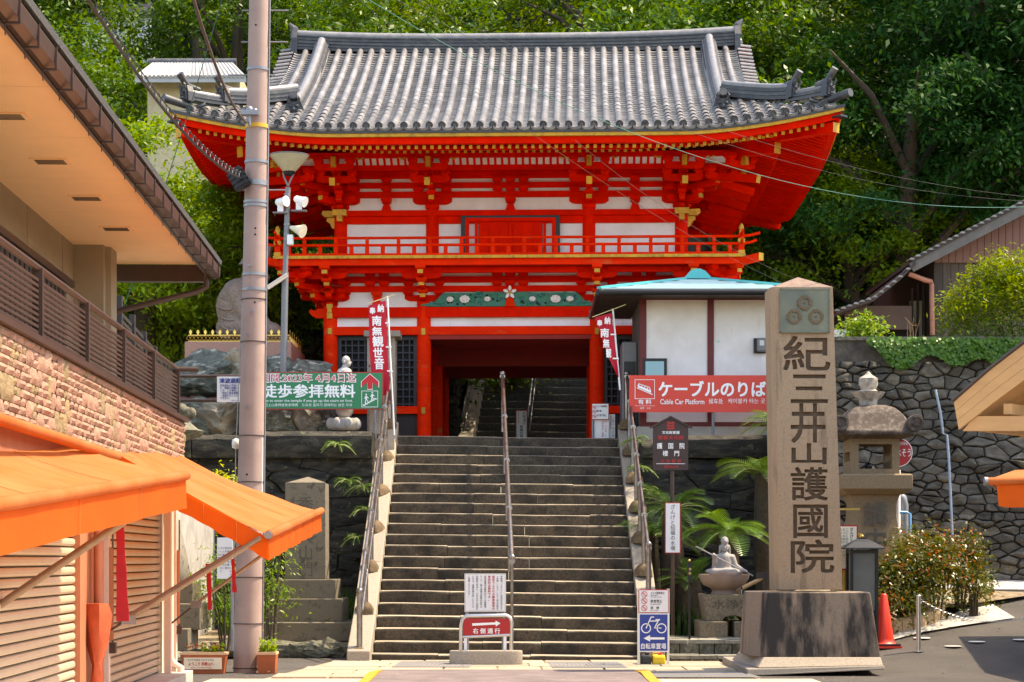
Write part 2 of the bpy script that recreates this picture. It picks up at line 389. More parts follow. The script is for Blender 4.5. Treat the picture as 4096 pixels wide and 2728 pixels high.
# ridge stack helper: layered tiles swept along a path with a round cap
def ridge(name, pts, w_, h_, layers, cap_r, parent=gate, both=None):
    mb = MB(); pts = [Vector(p) for p in pts]
    for k in range(layers):
        ww = w_ * (1 - .28 * k / layers) - (.045 if k % 2 else 0); z0, z1 = h_ * k / layers, h_ * (k + 1) / layers - .004
        rings = []
        for i, p in enumerate(pts):
            d = pts[min(i + 1, len(pts) - 1)] - pts[max(0, i - 1)]; sdv = Vector((d.y, -d.x, 0)).normalized() * ww / 2
            u = Vector((0, 0, 1))
            rings.append([p - sdv + u * z0, p + sdv + u * z0, p + sdv + u * z1, p - sdv + u * z1])
        mb.loft(rings)
    o = mb.build(name, TILED, parent)
    mc = MB(); mc.tube([p + Vector((0, 0, h_ + cap_r * .2)) for p in pts], cap_r, 10); c = mc.build('ridge_cap', TILE, o, 50)
    return o
rp = [(-4.42 + 8.84 * i / 30, EYC, 11.62 + .10 * abs(2 * i / 30 - 1) ** 3) for i in range(31)]
ridge('main_ridge', rp, .34, .30, 9, .10)
def ogre(name, x, y, z, rot, w_, h_, barrel=.09, up=.5):
    """ridge-end ogre tile with its round bird-perch tile"""
    mb = MB(); hw = w_ / 2
    mb.prism([(-hw, 0), (hw, 0), (hw * .95, h_ * .55), (hw * .62, h_ * .92), (-hw * .62, h_ * .92), (-hw * .95, h_ * .55)], 'xz', -.06, .06)
    mb.prism([(-hw * .78, h_ * .08), (hw * .78, h_ * .08), (hw * .7, h_ * .5), (hw * .42, h_ * .8), (-hw * .42, h_ * .8), (-hw * .7, h_ * .5)], 'xz', -.09, -.055)
    mb.sphere((0, -.09, h_ * .42), (hw * .28, .07, h_ * .16), 8, 6); mb.sphere((-hw * .35, -.085, h_ * .58), (hw * .2, .05, h_ * .09), 8, 5); mb.sphere((hw * .35, -.085, h_ * .58), (hw * .2, .05, h_ * .09), 8, 5)
    mb.prism([(-hw * .5, h_ * .16), (hw * .5, h_ * .16), (hw * .4, h_ * .28), (-hw * .4, h_ * .28)], 'xz', -.12, -.08)
    for sx in (-1, 1): mb.tube([(sx * hw * .4, -.08, h_ * .75), (sx * hw * .62, -.11, h_ * .95), (sx * hw * .5, -.12, h_ * 1.08)], [.035, .025, .006], 6)
    M = TX(x, y, z, rot)
    o = mb.build(name, TILEK, gate, False, M)
    mc = MB(); mc.tube([(0, .25, h_ * .82), (0, .0, h_ * .95), (0, -.16, h_ * (1.0 + up * .25))], [barrel * .8, barrel * .92, barrel], 12); mc.build('bird_perch_tile', TILED, o, 50, M)
    return o
for sx in (-1, 1):
    # descending ridges
    pts = [(sx * 3.88, EY0 + b, rz(b) + .02) for b in [1.30 + 3.75 * i / 14 for i in range(15)]]
    ridge('descending_ridge', pts, .34, .24, 6, .085)
    ogre('ogre_tile', sx * 3.88, EY0 + 1.22, rz(1.2) + .0, 0, .34, .38, .075, .3)
    # main ridge end
    mb = MB(); mb.prism([(-.2, -.38), (.2, -.38), (.24, -.1), (.20, .22), (.08, .42), (-.08, .42), (-.2, .22), (-.24, -.1)], 'yz', -.05, .06)
    mb.tube([(.0, 0, .25), (sx * .02, 0, .45), (sx * .12, 0, .56)], [.10, .08, .02], 8)
    mb.sphere((.06 * sx, 0, .05), (.07, .12, .14), 8, 6)
    mb.build('ridge_end_tile', TILED, gate, False, TX(sx * 4.45, EYC, 11.72))
    # hip ridges: upper piece then lower piece
    def hp(d): return (sx * (EX - d), EY0 + d, rz(d) + lift(0, d) + .0)
    ridge('hip_ridge', [(*hp(d)[:2], hp(d)[2] + .03 + .12 * max(0, (1.15 - d)) ** 1.3) for d in [1.95 - 1.15 * i / 10 for i in range(11)]], .26, .22, 6, .07)
    ridge('hip_ridge_end', [(*hp(d)[:2], hp(d)[2] + .02 + .22 * max(0, .8 - d) ** 1.2) for d in [.85 - .6 * i / 6 for i in range(7)]], .22, .14, 4, .06)
    a45 = R(45) * sx
    x, y, z = hp(.80); ogre('hip_ogre_tile', x, y, z + .08, a45, .26, .30, .065, 2.2)
    x, y, z = hp(.25); ogre('hip_ogre_tile', x, y, z + .10, a45, .26, .30, .065, 2.4)
    mb = MB(); x, y, z = hp(.3); x2, y2, z2 = hp(-.1); mb.tube([(x, y, z + .02), (x2, y2, z2 + .16)], [.07, .075], 12); mb.build('corner_tile', TILED, gate, 50)
    # verge tiles along the gable edge
    vm = []
    for b in [1.45 + .17 * i for i in range(23)]:
        vm.append(T(OFF + Vector((sx * 4.72, EY0 + b, rz(b) + .0))) @ Matrix.Rotation(sx * R(90), 4, 'Z') @ Matrix.Rotation(.12, 4, 'X') @ Matrix.Scale(.9, 4))
    pieces('verge_tile', roll_me, gate, vm)
    mb = MB(); mb.loft([[(sx * 4.62, EY0 + b, rz(b) - .03), (sx * 4.62, EY0 + b, rz(b) - .3), (sx * 4.54, EY0 + b, rz(b) - .3), (sx * 4.54, EY0 + b, rz(b) - .03)] for b in [1.5 + 3.8 * i / 12 for i in range(13)]]); mb.build('bargeboard', RED, gate)
    mb = MB(); mb.prism([(EYC - 3.7, rz(1.6)), (EYC + 3.7, rz(1.6)), (EYC + .1, 11.55), (EYC - .1, 11.55)], 'yz', sx * 3.98, sx * 4.02); mb.build('gable_wall', PLAS, gate)
# ---- eaves: swept trim, boards and rafters
def sweep(name, prof, material, sides='flrk', na=36, parent=gate):
    mb = MB()
    for s_ in sides:
        L, f = SIDES[s_]; rings = []
        for i in range(na + 1):
            t = 2 * i / na - 1; ring = []
            for b, z in prof:
                a = t * (L - b); x, y = f(a, b); ring.append((x, y, z + lift(L - b - abs(a), b)))
            rings.append(ring)
        mb.loft(rings)
    return mb.build(name, material, parent)
sweep('eave_fascia', [(.06, 8.735), (.18, 8.735), (.18, 8.85), (.06, 8.85)], RED)
sweep('eave_board_edge', [(.0, 8.852), (.2, 8.852), (.2, 8.91), (.0, 8.91)], YEL)
sweep('tile_bed', [(-.02, 8.912), (.3, 8.93), (.3, 8.99), (-.02, 8.965)], TILEK)
sweep('flying_rafter_beam', [(.93, 8.80), (1.03, 8.80), (1.03, 8.87), (.93, 8.87)], RED)
REDB = mat('red_soffit_board', (.34, .006, .001), .7, .15, 6)  # boards darkened so the gaps between the rafters read as shade
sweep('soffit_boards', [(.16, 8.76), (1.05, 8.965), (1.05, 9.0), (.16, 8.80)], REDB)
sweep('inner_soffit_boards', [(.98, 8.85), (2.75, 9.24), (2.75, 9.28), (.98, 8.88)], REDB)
def rafter(name, b0, b1, z0, sl, wd, h):
    me = MB().beam((0, 0, 0), (0, 1, 0), wd, h, 0, m_end=1).mesh(name, [RED, YEL]); Ms = []
    for s_ in 'frl':
        L, f = SIDES[s_]; N = int((L - b0 - .12) / .137)
        for i in range(-N, N + 1):
            a = (i + .5) * .137 if s_ == 'f' else i * .137
            if abs(a) > L - b0 - .1: continue
            e = min(b1, L - abs(a) - .03); ln = (e - b0)
            if ln < .06: continue
            x, y = f(a, b0); z = z0 + h / 2 + lift(L - b0 - abs(a), b0)
            lf2 = lift(max(0, L - e - abs(a)), e); dz = sl * ln + lf2 - lift(L - b0 - abs(a), b0)
            th = math.atan2(dz, ln); M = TX(x, y, z, ROT[s_], th) @ Matrix.Diagonal((1, math.hypot(ln, dz), 1, 1))
            Ms.append((0 if s_ == 'f' else 1, M))
    pieces(name, me, gate, [m for _, m in sorted(Ms, key=lambda t: t[0])], 250)
rafter('flying_rafter', .20, 1.1, 8.672, .25, .058, .062)
rafter('base_rafter', .97, 2.7, 8.755, .22, .058, .07)
for sx in (-1, 1):
    for yy, sgn in ((EY0, 1), (EYC + RUN, -1)):
        def cp(d, z): return (sx * (EX - d), yy + sgn * d, z)
        mb = MB(); mb.beam(cp(.12, 8.98), cp(2.8, 9.1), .17, .17, 0, m_end=1); mb.beam(cp(1.05, 8.82), cp(2.8, 9.0), .17, .19, 0, m_end=1); mb.build('hip_rafter', [RED, YEL], gate)
        mb = MB(); mb.beam(cp(.0, 9.16), cp(.62, 9.10), .2, .035); mb.build('hip_rafter_cover', BLK, gate)
        mb = MB(); mb.tube([cp(.1 + .02 * i, 0)[:2] + (9.02,) for i in range(2)], .012, 6)
# hip rafter scroll drawn in black relief near the tips
# ---- lower storey
LX = [-3.38, -1.62, 1.62, 3.38]; LY = [37.5, 40.05, 42.6]; FL = 3.5
colp = [(.165, 0), (.16, .12), (.135, .16), (.135, 2.72), (.125, 2.76)]
lc_me = MB().lathe(colp, 20).mesh('column', REDW, 40)
for i, y in enumerate(LY):
    for x in LX: inst('column', lc_me, gate, TX(x, y, FL))
stone_me = MB().frus((0, 0), .52, .52, .42, .42, -.08, .02).mesh('column_base', GRAN)
for y in LY:
    for x in LX: inst('column_base', stone_me, gate, TX(x, y, FL))
def facade(lx, y0, strips, parent=gate, tname='wall_beam'):
    """horizontal bands: (z0, z1, material, proud, name)"""
    for z0, z1, m_, pr, nm in strips:
        x0, x1 = lx[0], lx[-1]
        MB().box(x0, x1, y0 - pr, y0 + .05, z0, z1).build(nm, m_, parent)
low = [(5.645, 5.80, REDW, .085, 'tie_beam'), (5.80, 5.975, PLAS, .0, 'plaster_panel'), (5.975, 6.16, RED, .10, 'tie_beam'), (6.16, 6.455, PLAS, .0, 'plaster_panel'),
       (6.455, 6.565, RED, .05, 'wall_beam'), (6.565, 6.625, PLAS, 0, 'plaster_panel'), (6.625, 6.74, RED, .05, 'wall_beam'), (6.74, 6.81, PLAS, 0, 'plaster_panel'), (6.81, 6.99, RED, .06, 'wall_beam')]
facade(LX, 37.47, low)
for s_ in (-1, 1):   # flank walls of the lower storey
    x = s_ * 3.38
    for z0, z1, m_, pr, nm in low:
        MB().box(x - .03 - pr * (s_ < 0), x + .03 + pr * (s_ > 0), 37.5, 42.6, z0, z1).build(nm, m_, gate)
    MB().box(x - .02, x + .02, 37.5, 42.6, 3.5, 5.645).build('side_wall', REDW, gate)
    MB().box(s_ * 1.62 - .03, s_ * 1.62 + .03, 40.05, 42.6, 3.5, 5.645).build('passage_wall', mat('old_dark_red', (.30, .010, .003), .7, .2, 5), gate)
    # lattice bay
    xa, xb = (1.75, 3.25) if s_ > 0 else (-3.25, -1.75)
    MB().box(xa, xb, 37.62, 37.65, 4.31, 5.645).build('lattice_back', DARK, gate)
    MB().box(xa, xb, 40.0, 40.05, 3.5, 5.645).build('niche_wall', DARK, gate)
    MB().box(xa - .12, xb + .12, 37.43, 37.60, 4.17, 4.31).build('sill_beam', REDW, gate)
    MB().box(xa, xb, 37.50, 37.56, 3.5, 4.17).build('dado_boards', mat('dark_boards', (.03, .02, .018), .8, .3, 8, stretch=(6, 6, .5)), gate)
    vb = MB().box(-.012, .012, -.012, .012, 0, 1.335).mesh('lattice_bar', NAVY); hb = MB().box(0, xb - xa, -.010, .010, -.012, .012).mesh('lattice_rail', NAVY)
    for i in range(13): inst('lattice_bar', vb, gate, TX(xa + .03 + i * (xb - xa - .06) / 12, 37.57, 4.31))
    for i in range(10): inst('lattice_rail', hb, gate, TX(xa, 37.567, 4.36 + i * .138))
    MB().box(xa, xa + .07, 37.54, 37.6, 4.31, 5.645).box(xb - .07, xb, 37.54, 37.6, 4.31, 5.645).box(xa + .07, xb - .07, 37.54, 37.6, 5.56, 5.645).build('lattice_frame', NAVY, gate)
    # corner metal fittings and nosing
    for z in (5.70, 4.22): MB().box(s_ * 1.62 - .035, s_ * 1.62 + .035, 37.345, 37.37, z - .06, z + .06).build('nail_cover', YEL, gate)
    MB().box(s_ * 3.38 - .035, s_ * 3.38 + .035, 37.345, 37.37, 5.66, 5.77).build('nail_cover', YEL, gate)
    mb = MB(); mb.prism([(0, -.09), (.13, -.09), (.22, -.05), (.28, .02), (.26, .08), (.18, .05), (.10, .09), (0, .09)], 'xz', -.05, .05); 
    mb.build('beam_nosing', REDW, gate, False, TX(s_ * 3.5, 37.5, 6.06, 0 if s_ > 0 else R(180)))
    mb = MB().box(-.05, .05, -.03, .0, 0, .11).box(-.04, .04, -.05, 0, .11, .2).box(-.055, .055, -.035, 0, .2, .27); mb.build('lion_nosing', YEL, gate, False, TX(s_ * 3.38, 37.36, 5.95))
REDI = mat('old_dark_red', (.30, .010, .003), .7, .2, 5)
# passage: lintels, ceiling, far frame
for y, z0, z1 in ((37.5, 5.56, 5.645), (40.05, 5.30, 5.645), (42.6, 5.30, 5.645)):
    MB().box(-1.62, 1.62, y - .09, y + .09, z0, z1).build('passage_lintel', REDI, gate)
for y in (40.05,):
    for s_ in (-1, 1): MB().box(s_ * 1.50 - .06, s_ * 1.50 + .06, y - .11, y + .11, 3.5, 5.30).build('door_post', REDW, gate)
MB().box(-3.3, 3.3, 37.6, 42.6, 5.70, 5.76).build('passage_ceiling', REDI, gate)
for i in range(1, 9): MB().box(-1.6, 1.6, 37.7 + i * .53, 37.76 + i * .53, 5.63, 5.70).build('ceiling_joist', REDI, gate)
MB().box(-3.6, 3.6, 37.2, 42.9, 3.2, 3.46).build('gate_platform', GRAN, gate)
# ---- carved peony panels over the passage
for s_ in (-1, 1):
    mb = MB(); poly = [(.07, 6.165), (1.42, 6.165), (1.62, 6.175), (1.70, 6.20), (1.58, 6.225), (1.40, 6.27), (1.32, 6.36), (1.26, 6.42), (.07, 6.43)]
    mb.prism([(s_ * p[0], p[1]) for p in poly], 'xz', 37.36, 37.44); pan = mb.build('carved_panel', GRN, gate, bevel=.01)
    rnd = random.Random(3 + s_); tm = MB()
    for k in range(26):
        cx, cz = rnd.uniform(.15, 1.40), rnd.uniform(6.20, 6.40); rr = rnd.uniform(.028, .062)
        if cx > 1.25: cz = 6.22; rr = .035
        pts = [(s_ * (cx + rr * (1 - .12 * j * .3) * math.cos(j * .5)), 37.352 - .004 * (j % 3), cz + rr * .8 * (1 - .04 * j) * math.sin(j * .5)) for j in range(11)]
        tm.tube(pts, [.012] * 9 + [.008, .003], 6)
    tm.build('scroll_carving', mat('scroll_green', (.02, .22, .12), .45, .4, 20, col2=(.015, .12, .2), amt=.35), pan, kind='stuff')
    hm = MB()
    for k in range(12):
        cx, cz = rnd.uniform(.2, 1.25), rnd.uniform(6.2, 6.39); hm.lathe([(.001, 0), (.022, 0), (.022, .004)], 8, (s_ * cx, 37.352, cz), axis='Y')
    hm.build('pierced_holes', DARK, pan, kind='stuff')
    for cx, rr in ((.42, .055), (.85, .085), (1.12, .06)):
        fm = MB()
        for k in range(9):
            t = k * 2 * math.pi / 9; fm.sphere((s_ * cx + rr * .62 * math.cos(t) * 1.25, 37.335, 6.30 + rr * .55 * math.sin(t)), (rr * .42, .02, rr * .36), 7, 5)
        for k in range(5):
            t = k * 2 * math.pi / 5; fm.sphere((s_ * cx + rr * .3 * math.cos(t), 37.318, 6.30 + rr * .25 * math.sin(t)), (rr * .3, .02, rr * .28), 7, 5)
        fm.build('peony', PETAL, pan, 60)
mb = MB(); mb.prism([(-.10, 6.162), (.10, 6.162), (.055, 6.33), (-.055, 6.33)], 'xz', 37.33, 37.44); strut = mb.build('central_strut', REDW, gate)
fm = MB()
for k in range(5):
    t = R(90 + 72 * k); c, s2 = math.cos(t), math.sin(t); fm.prism([(.02 * c, 6.42 + .02 * s2), (.075 * math.cos(t - .45), 6.42 + .075 * math.sin(t - .45)), (.12 * math.cos(t - .15), 6.42 + .12 * math.sin(t - .15)), (.128 * c, 6.42 + .128 * s2), (.12 * math.cos(t + .15), 6.42 + .12 * math.sin(t + .15)), (.075 * math.cos(t + .45), 6.42 + .075 * math.sin(t + .45))], 'xz', 37.285, 37.33)
fm.build('blossom', PETAL, strut)
MB().lathe([(.001, -.05), (.03, -.05), (.032, 0)], 10, (0, 37.33, 6.42), axis='Y').build('blossom_heart', YEL, strut)
# ---- bracket pieces
def armpoly(hl, h):   # boat-shaped bracket arm
    return [(-hl, h), (-hl, h * .45), (-hl * .93, h * .25), (-hl * .82, h * .08), (-hl * .68, 0), (hl * .68, 0), (hl * .82, h * .08), (hl * .93, h * .25), (hl, h * .45), (hl, h)]
def block(mb, x, y, z, w_, h, m=0):   # bearing block: chamfered foot, square head
    mb.frus((x, y), w_ * .62, w_ * .62, w_, w_, z, z + h * .4, m); mb.frus((x, y), w_, w_, w_, w_, z + h * .4, z + h, m)
def outarm(mb, y0, y1, z, h, wd):      # arm reaching out (towards -y), rounded yellow nose
    n0 = len(mb.m); mb.prism([(y0, z), (y0, z + h), (y1, z + h), (y1, z + h * .42), (y1 + .025, z + h * .16), (y1 + .08, z)], 'yz', -wd / 2, wd / 2)
    return mb
def bracket_upper(name, M, tail=True, scale=1., corner=False):
    """three-stepped bracket, local origin on the wall plane at z=8.01, outwards is -y"""
    mb = MB(); sc = scale
    block(mb, 0, 0, 0, .26, .115)
    mb.prism([(p[0], p[1] + .115) for p in armpoly(.37, .13)], 'xz', -.055, .055)
    outarm(mb, .1, -.36 * sc, .115, .125, .10); outarm(mb, .1, -.66 * sc, .345, .105, .10)
    mb.prism([(p[0], p[1] + .41) for p in armpoly(.37, .125)], 'xz', -.70 * sc - .05, -.70 * sc + .05)
    mb.prism([(p[0], p[1] + .57) for p in armpoly(.36, .125)], 'xz', -1.05 * sc - .05, -1.05 * sc + .05)
    root = mb.build(name, RED, gate, False, M)
    def sub(nm, m_, f):
        q = MB(); f(q); q.build(nm, m_, root, False, M)
    for y, z in ((-.30 * sc, .24), (-.60 * sc, .45)): sub('bearing_block', RED, lambda q: block(q, 0, y, z, .16, .1))
    for dx in (-.29, 0, .29):
        sub('bearing_block', RED, lambda q: block(q, dx, -.70 * sc, .535, .175, .115)); sub('bearing_block', RED, lambda q: block(q, dx, -1.05 * sc, .695, .175, .115))
    for dx in (-.27, .27):
        sub('bearing_block', RED, lambda q: block(q, dx, -.02, .345, .19, .10)); sub('bearing_block', RED, lambda q: block(q, dx, -.02, .525, .19, .10))
    for y, z, h in ((-.36 * sc, .165, .075), (-.66 * sc, .39, .06)): sub('arm_end', YEL, lambda q: q.box(-.051, .051, y - .004, y + .02, z, z + h))
    if tail:
        def tl(q): q.beam((0, -1.36 * sc, .315), (0, -.3, .62), .105, .14, 0, m_end=1)
        q = MB(); tl(q); q.build('tail_rafter', [RED, YEL], root, False, M)
    sub('arm_end', YEL, lambda q: q.box(-.045, .045, -1.05 * sc - .16, -1.05 * sc - .05, .62, .80))
    return root
UX = [-3.21, -1.475, 1.475, 3.21]; UY = [37.7, 40.25, 42.8]
front_b = [bracket_upper('bracket_set', TX(x, 37.7, 8.01)) for x in UX]
def clone(o, M, parent=gate):
    return copy_tree(o, M, parent)
for s_ in (-1, 1):
    for y in UY: clone(front_b[1], TX(s_ * 3.21, y, 8.01, s_ * R(90)))
    bracket_upper('corner_bracket', TX(s_ * 3.21, 37.7, 8.012, s_ * R(45)), True, 1.38)
    # extra tail rafters fanning along the flank
    for k, y in enumerate((38.55, 39.4, 41.1, 41.95)):
        q = MB(); q.beam((0, -1.36, .315), (0, -.3, .62), .105, .14, 0, m_end=1); q.build('tail_rafter', [RED, YEL], gate, False, TX(s_ * 3.21, y, 8.03, s_ * R(90)))
# ---- upper storey walls
uc = MB().lathe([(.125, 0), (.125, 1.2), (.12, 1.25)], 20).mesh('upper_column', RED, 40)
for x in UX:
    for y in (37.7, 42.8): inst('upper_column', uc, gate, TX(x, y, 6.8))
for s_ in (-1, 1): inst('upper_column', uc, gate, TX(s_ * 3.21, 40.25, 6.8))
up = [(6.99, 7.765, PLAS, 0, 'plaster_panel'), (7.765, 7.905, RED, .045, 'wall_beam'), (7.905, 8.01, RED, .10, 'tie_beam'), (8.01, 8.255, PLAS, 0, 'plaster_panel'), (8.255, 8.37, RED, .05, 'wall_beam'),
      (8.37, 8.435, PLAS, 0, 'plaster_panel'), (8.435, 8.54, RED, .05, 'wall_beam'), (8.54, 8.615, PLAS, 0, 'plaster_panel'), (8.615, 8.78, RED, .05, 'wall_beam'), (8.78, 9.15, RED, 0, 'wall_board')]
facade(UX, 37.68, up)
for s_ in (-1, 1):
    for z0, z1, m_, pr, nm in up:
        x = s_ * 3.21; MB().box(x - .03 - pr * (s_ < 0), x + .03 + pr * (s_ > 0), 37.7, 42.8, z0, z1).build(nm, m_, gate)
# struts and blocks between the brackets
def midset(x, y, z, n):
    q = MB(); q.prism([(-.095, 0), (.095, 0), (.055, .12), (.09, .15), (-.09, .15), (-.055, .12)], 'xz', -.06, .0); block(q, 0, -.03, .145, .2, .1); s = q.build('inter_bracket_strut', RED, gate, False, TX(x, y, z))
    mb = MB()
    pts = [(.04 * math.cos(t) * (1 if t < 6 else 1), -.066, .155 + .03 * math.sin(t)) for t in [math.pi * (1 + j / 6) for j in range(7)]]
    mb.tube([(-.09, -.066, .15)] + pts + [(.09, -.066, .15)], .005, 5); mb.build('painted_scroll', BLK, s, False, TX(x, y, z))
    for dz in (.355, .525):
        for dx in ((0,) if n == 1 else (-.245, 0, .245)):
            q = MB(); block(q, dx, -.03, dz, .19, .1); q.build('bearing_block', RED, gate, False, TX(x, y, z))
midset(-2.34, 37.67, 8.01, 1); midset(2.34, 37.67, 8.01, 1); midset(0, 37.67, 8.01, 3)
def midlow(x, n, strut=True):
    if strut:
        q = MB(); q.prism([(-.1, 0), (.1, 0), (.06, .15), (.1, .2), (-.1, .2), (-.06, .15)], 'xz', -.06, 0); block(q, 0, -.03, .2, .2, .09); q.build('inter_bracket_strut', REDW, gate, False, TX(x, 37.46, 6.16))
    for dz in (6.555, 6.73):
        for dx in ((0,) if n == 1 else (-.245, 0, .245) if n == 3 else (-.13, .13)):
            q = MB(); block(q, dx, -.03, 0, .19, .095); q.build('bearing_block', RED, gate, False, TX(x, 37.46, dz))
midlow(-2.5, 2); midlow(2.5, 2); midlow(0, 3, False)
# purlins carried by the brackets, ribbed cove between them
def loop_beam(name, b, z0, z1, wd, m_=RED):
    mb = MB(); o_ = 37.7 - b
    hx, y0, y1 = 3.21 + b, 37.7 - b, 42.8 + b
    mb.box(-hx - .5, hx + .5, y0 - wd / 2, y0 + wd / 2, z0, z1)
    for s_ in (-1, 1): mb.box(s_ * hx - wd / 2, s_ * hx + wd / 2, y0 + wd / 2, y1, z0, z1)
    return mb.build(name, m_, gate)
loop_beam('outer_purlin', 1.05, 8.81, 8.90, .11); loop_beam('inner_purlin', .70, 8.655, 8.735, .10); loop_beam('wall_plate', .0, 8.9, 9.05, .12)
mb = MB(); mb.add([(-4.2, 37.02, 8.70), (4.2, 37.02, 8.70), (4.2, 36.72, 8.90), (-4.2, 36.72, 8.90)], [(0, 1, 2, 3)])
for s_ in (-1, 1): mb.add([(s_ * 3.89, 37.0, 8.70), (s_ * 3.89, 43.5, 8.70), (s_ * 4.19, 43.5, 8.90), (s_ * 4.19, 36.7, 8.90)], [(0, 1, 2, 3)])
mb.build('cove_plaster', PLAS, gate)
mb = MB().box(-3.95, 3.95, 37.0, 37.68, 8.74, 8.76)
for s_ in (-1, 1): mb.box(s_ * 3.22, s_ * 3.93, 37.7, 43.4, 8.74, 8.76)
mb.build('bracket_soffit', RED, gate)
rib = MB().beam((0, 0, 0), (0, -.30, .20), .045, .03).mesh('cove_rib', RED)
for i in range(-31, 32):
    x = i * .128
    if all(abs(x - u) > .3 for u in UX) and abs(x) < 3.7: inst('cove_rib', rib, gate, TX(x, 37.0, 8.72))
for s_ in (-1, 1):
    for i in range(40): inst('cove_rib', rib, gate, TX(s_ * 3.91, 37.3 + i * .15, 8.72, s_ * R(90)))
    for ux in UX[1:3] + [s_ * 3.21]:
        for t in (-1, 1):
            q = MB().tube([(t * .40, 0, .16), (t * .46, 0, .10), (t * .52, 0, .12), (t * .60, 0, .17)], [.012, .02, .016, .008], 5)
            if ux * s_ > 0: q.build('cloud_scroll', YEL, gate, False, TX(ux, 36.62, 8.68))
# corner nosings of the upper storey
for s_ in (-1, 1):
    MB().box(-.13, .13, -.16, 0, -.02, .09).box(-.05, .05, -.15, 0, -.13, -.02).build('corner_nosing', YEL, gate, False, TX(s_ * 3.21, 37.6, 7.92))
    q = MB().prism([(.1, -.02), (.3, -.02), (.36, .04), (.34, .1), (.1, .09)], 'xz', -.06, .06); q.build('corner_nosing', YEL, gate, False, TX(s_ * 3.21, 37.7, 7.92, 0 if s_ > 0 else R(180)))
    q = MB().prism([(.1, -.25), (.17, -.22), (.2, -.14), (.27, -.09), (.25, -.03), (.1, -.03)], 'xz', -.04, .04); q.build('scroll_nosing', YEL, gate, False, TX(s_ * 3.21, 37.7, 7.92, 0 if s_ > 0 else R(180)))
# doors of the upper storey
MB().box(-.93, -.85, 37.60, 37.72, 7.0, 7.93).box(.85, .93, 37.60, 37.72, 7.0, 7.93).box(-.85, .85, 37.60, 37.72, 7.86, 7.93).build('door_outer_frame', BLK, gate)
MB().box(-.85, -.78, 37.58, 37.72, 7.0, 7.86).box(.78, .85, 37.58, 37.72, 7.0, 7.86).box(-.78, .78, 37.58, 37.72, 7.79, 7.86).build('door_frame', RED, gate)
for s_ in (-1, 1):
    d = MB().box(min(s_ * .02, s_ * .60), max(s_ * .02, s_ * .60), 37.615, 37.66, 7.0, 7.785).build('door', RED, gate)
    for k in range(3): MB().box(s_ * (.05 + .19 * k) if s_ > 0 else s_ * (.05 + .19 * k) - .16, s_ * (.05 + .19 * k) + .16 if s_ > 0 else s_ * (.05 + .19 * k), 37.606, 37.615, 7.02, 7.765).build('door_plank', RED, d)
    MB().box(min(s_ * .62, s_ * .67), max(s_ * .62, s_ * .67), 37.60, 37.66, 7.0, 7.785).build('door_stile', RED, gate)
MB().box(-.025, .025, 37.585, 37.66, 7.0, 7.785).build('door_meeting_post', RED, gate)
# ---- balcony
BX, BY = 4.32, 36.52
def ring_beam(name, hx, y0, z0, z1, wd, m_, back=43.9):
    mb = MB().box(-hx, hx, y0, y0 + wd, z0, z1)
    for s_ in (-1, 1): mb.box(min(s_ * hx, s_ * (hx - wd)), max(s_ * hx, s_ * (hx - wd)), y0 + wd, back, z0, z1)
    return mb.build(name, m_, gate)
ring_beam('balcony_edge_beam', BX - .05, BY + .05, 6.83, 6.945, .13, REDW)
deckb = []
pl = MB().box(0, .205, 0, 1.25, 6.947, 7.0).mesh('deck_board', [YEL])
x = -BX; k = 0
while x < BX - .05:
    wd_ = random.uniform(.17, .27); wd_ = min(wd_, BX - x)
    MB().box(x + .002, x + wd_ - .002, BY - .01 - random.uniform(0, .01), BY + .03, 6.947, 7.0).box(x + .002, x + wd_ - .002, BY + .031, 37.7, 6.947, 7.0, 1).build('deck_board', [YEL, REDW], gate); x += wd_
for s_ in (-1, 1): MB().box(min(s_ * BX, s_ * 3.2), max(s_ * BX, s_ * 3.2), 37.7, 44, 6.947, 7.0).build('side_deck', REDW, gate)
ring_beam('balcony_ground_rail', BX - .02, BY + .06, 7.0, 7.05, .10, REDW)
for nm, z0, z1, ex in (('balcony_mid_rail', 7.18, 7.23, .28), ('balcony_top_rail', 7.315, 7.36, .34)):
    mb = MB(); hx = BX - .07; r_ = .024
    zz = (z0 + z1) / 2
    pts = [(-hx - ex, BY + .11, zz + .06), (-hx - ex * .5, BY + .11, zz + .015), (-hx, BY + .11, zz), (hx, BY + .11, zz), (hx + ex * .5, BY + .11, zz + .015), (hx + ex, BY + .11, zz + .06)]
    mb.tube(pts, .026, 8)
    for s_ in (-1, 1): mb.tube([(s_ * hx, BY - ex + .11, zz + .06), (s_ * hx, BY - ex * .5 + .11, zz + .015), (s_ * hx, BY + .11, zz), (s_ * hx, 43.9, zz)], .026, 8)
    mb.build(nm, REDW, gate, 60)
pst = MB().box(-.036, .036, -.03, .03, 0, .13).frus((0, 0), .05, .05, .07, .06, .18, .22).box(-.03, .03, -.025, .025, .22, .25).frus((0, 0), .07, .06, .045, .045, .25, .28).mesh('rail_post', REDW)
pst2 = MB().box(-.036, .036, -.03, .03, 0, .13).mesh('rail_stub_post', REDW)
for i in range(-15, 16):
    x = i * .5775 / 1.0 * .5
    if abs(x) < BX - .2: inst('rail_post' if i % 2 else 'rail_stub_post', pst if i % 2 else pst2, gate, TX(x * 2 * .5 * 2 if False else x, BY + .11, 7.05))
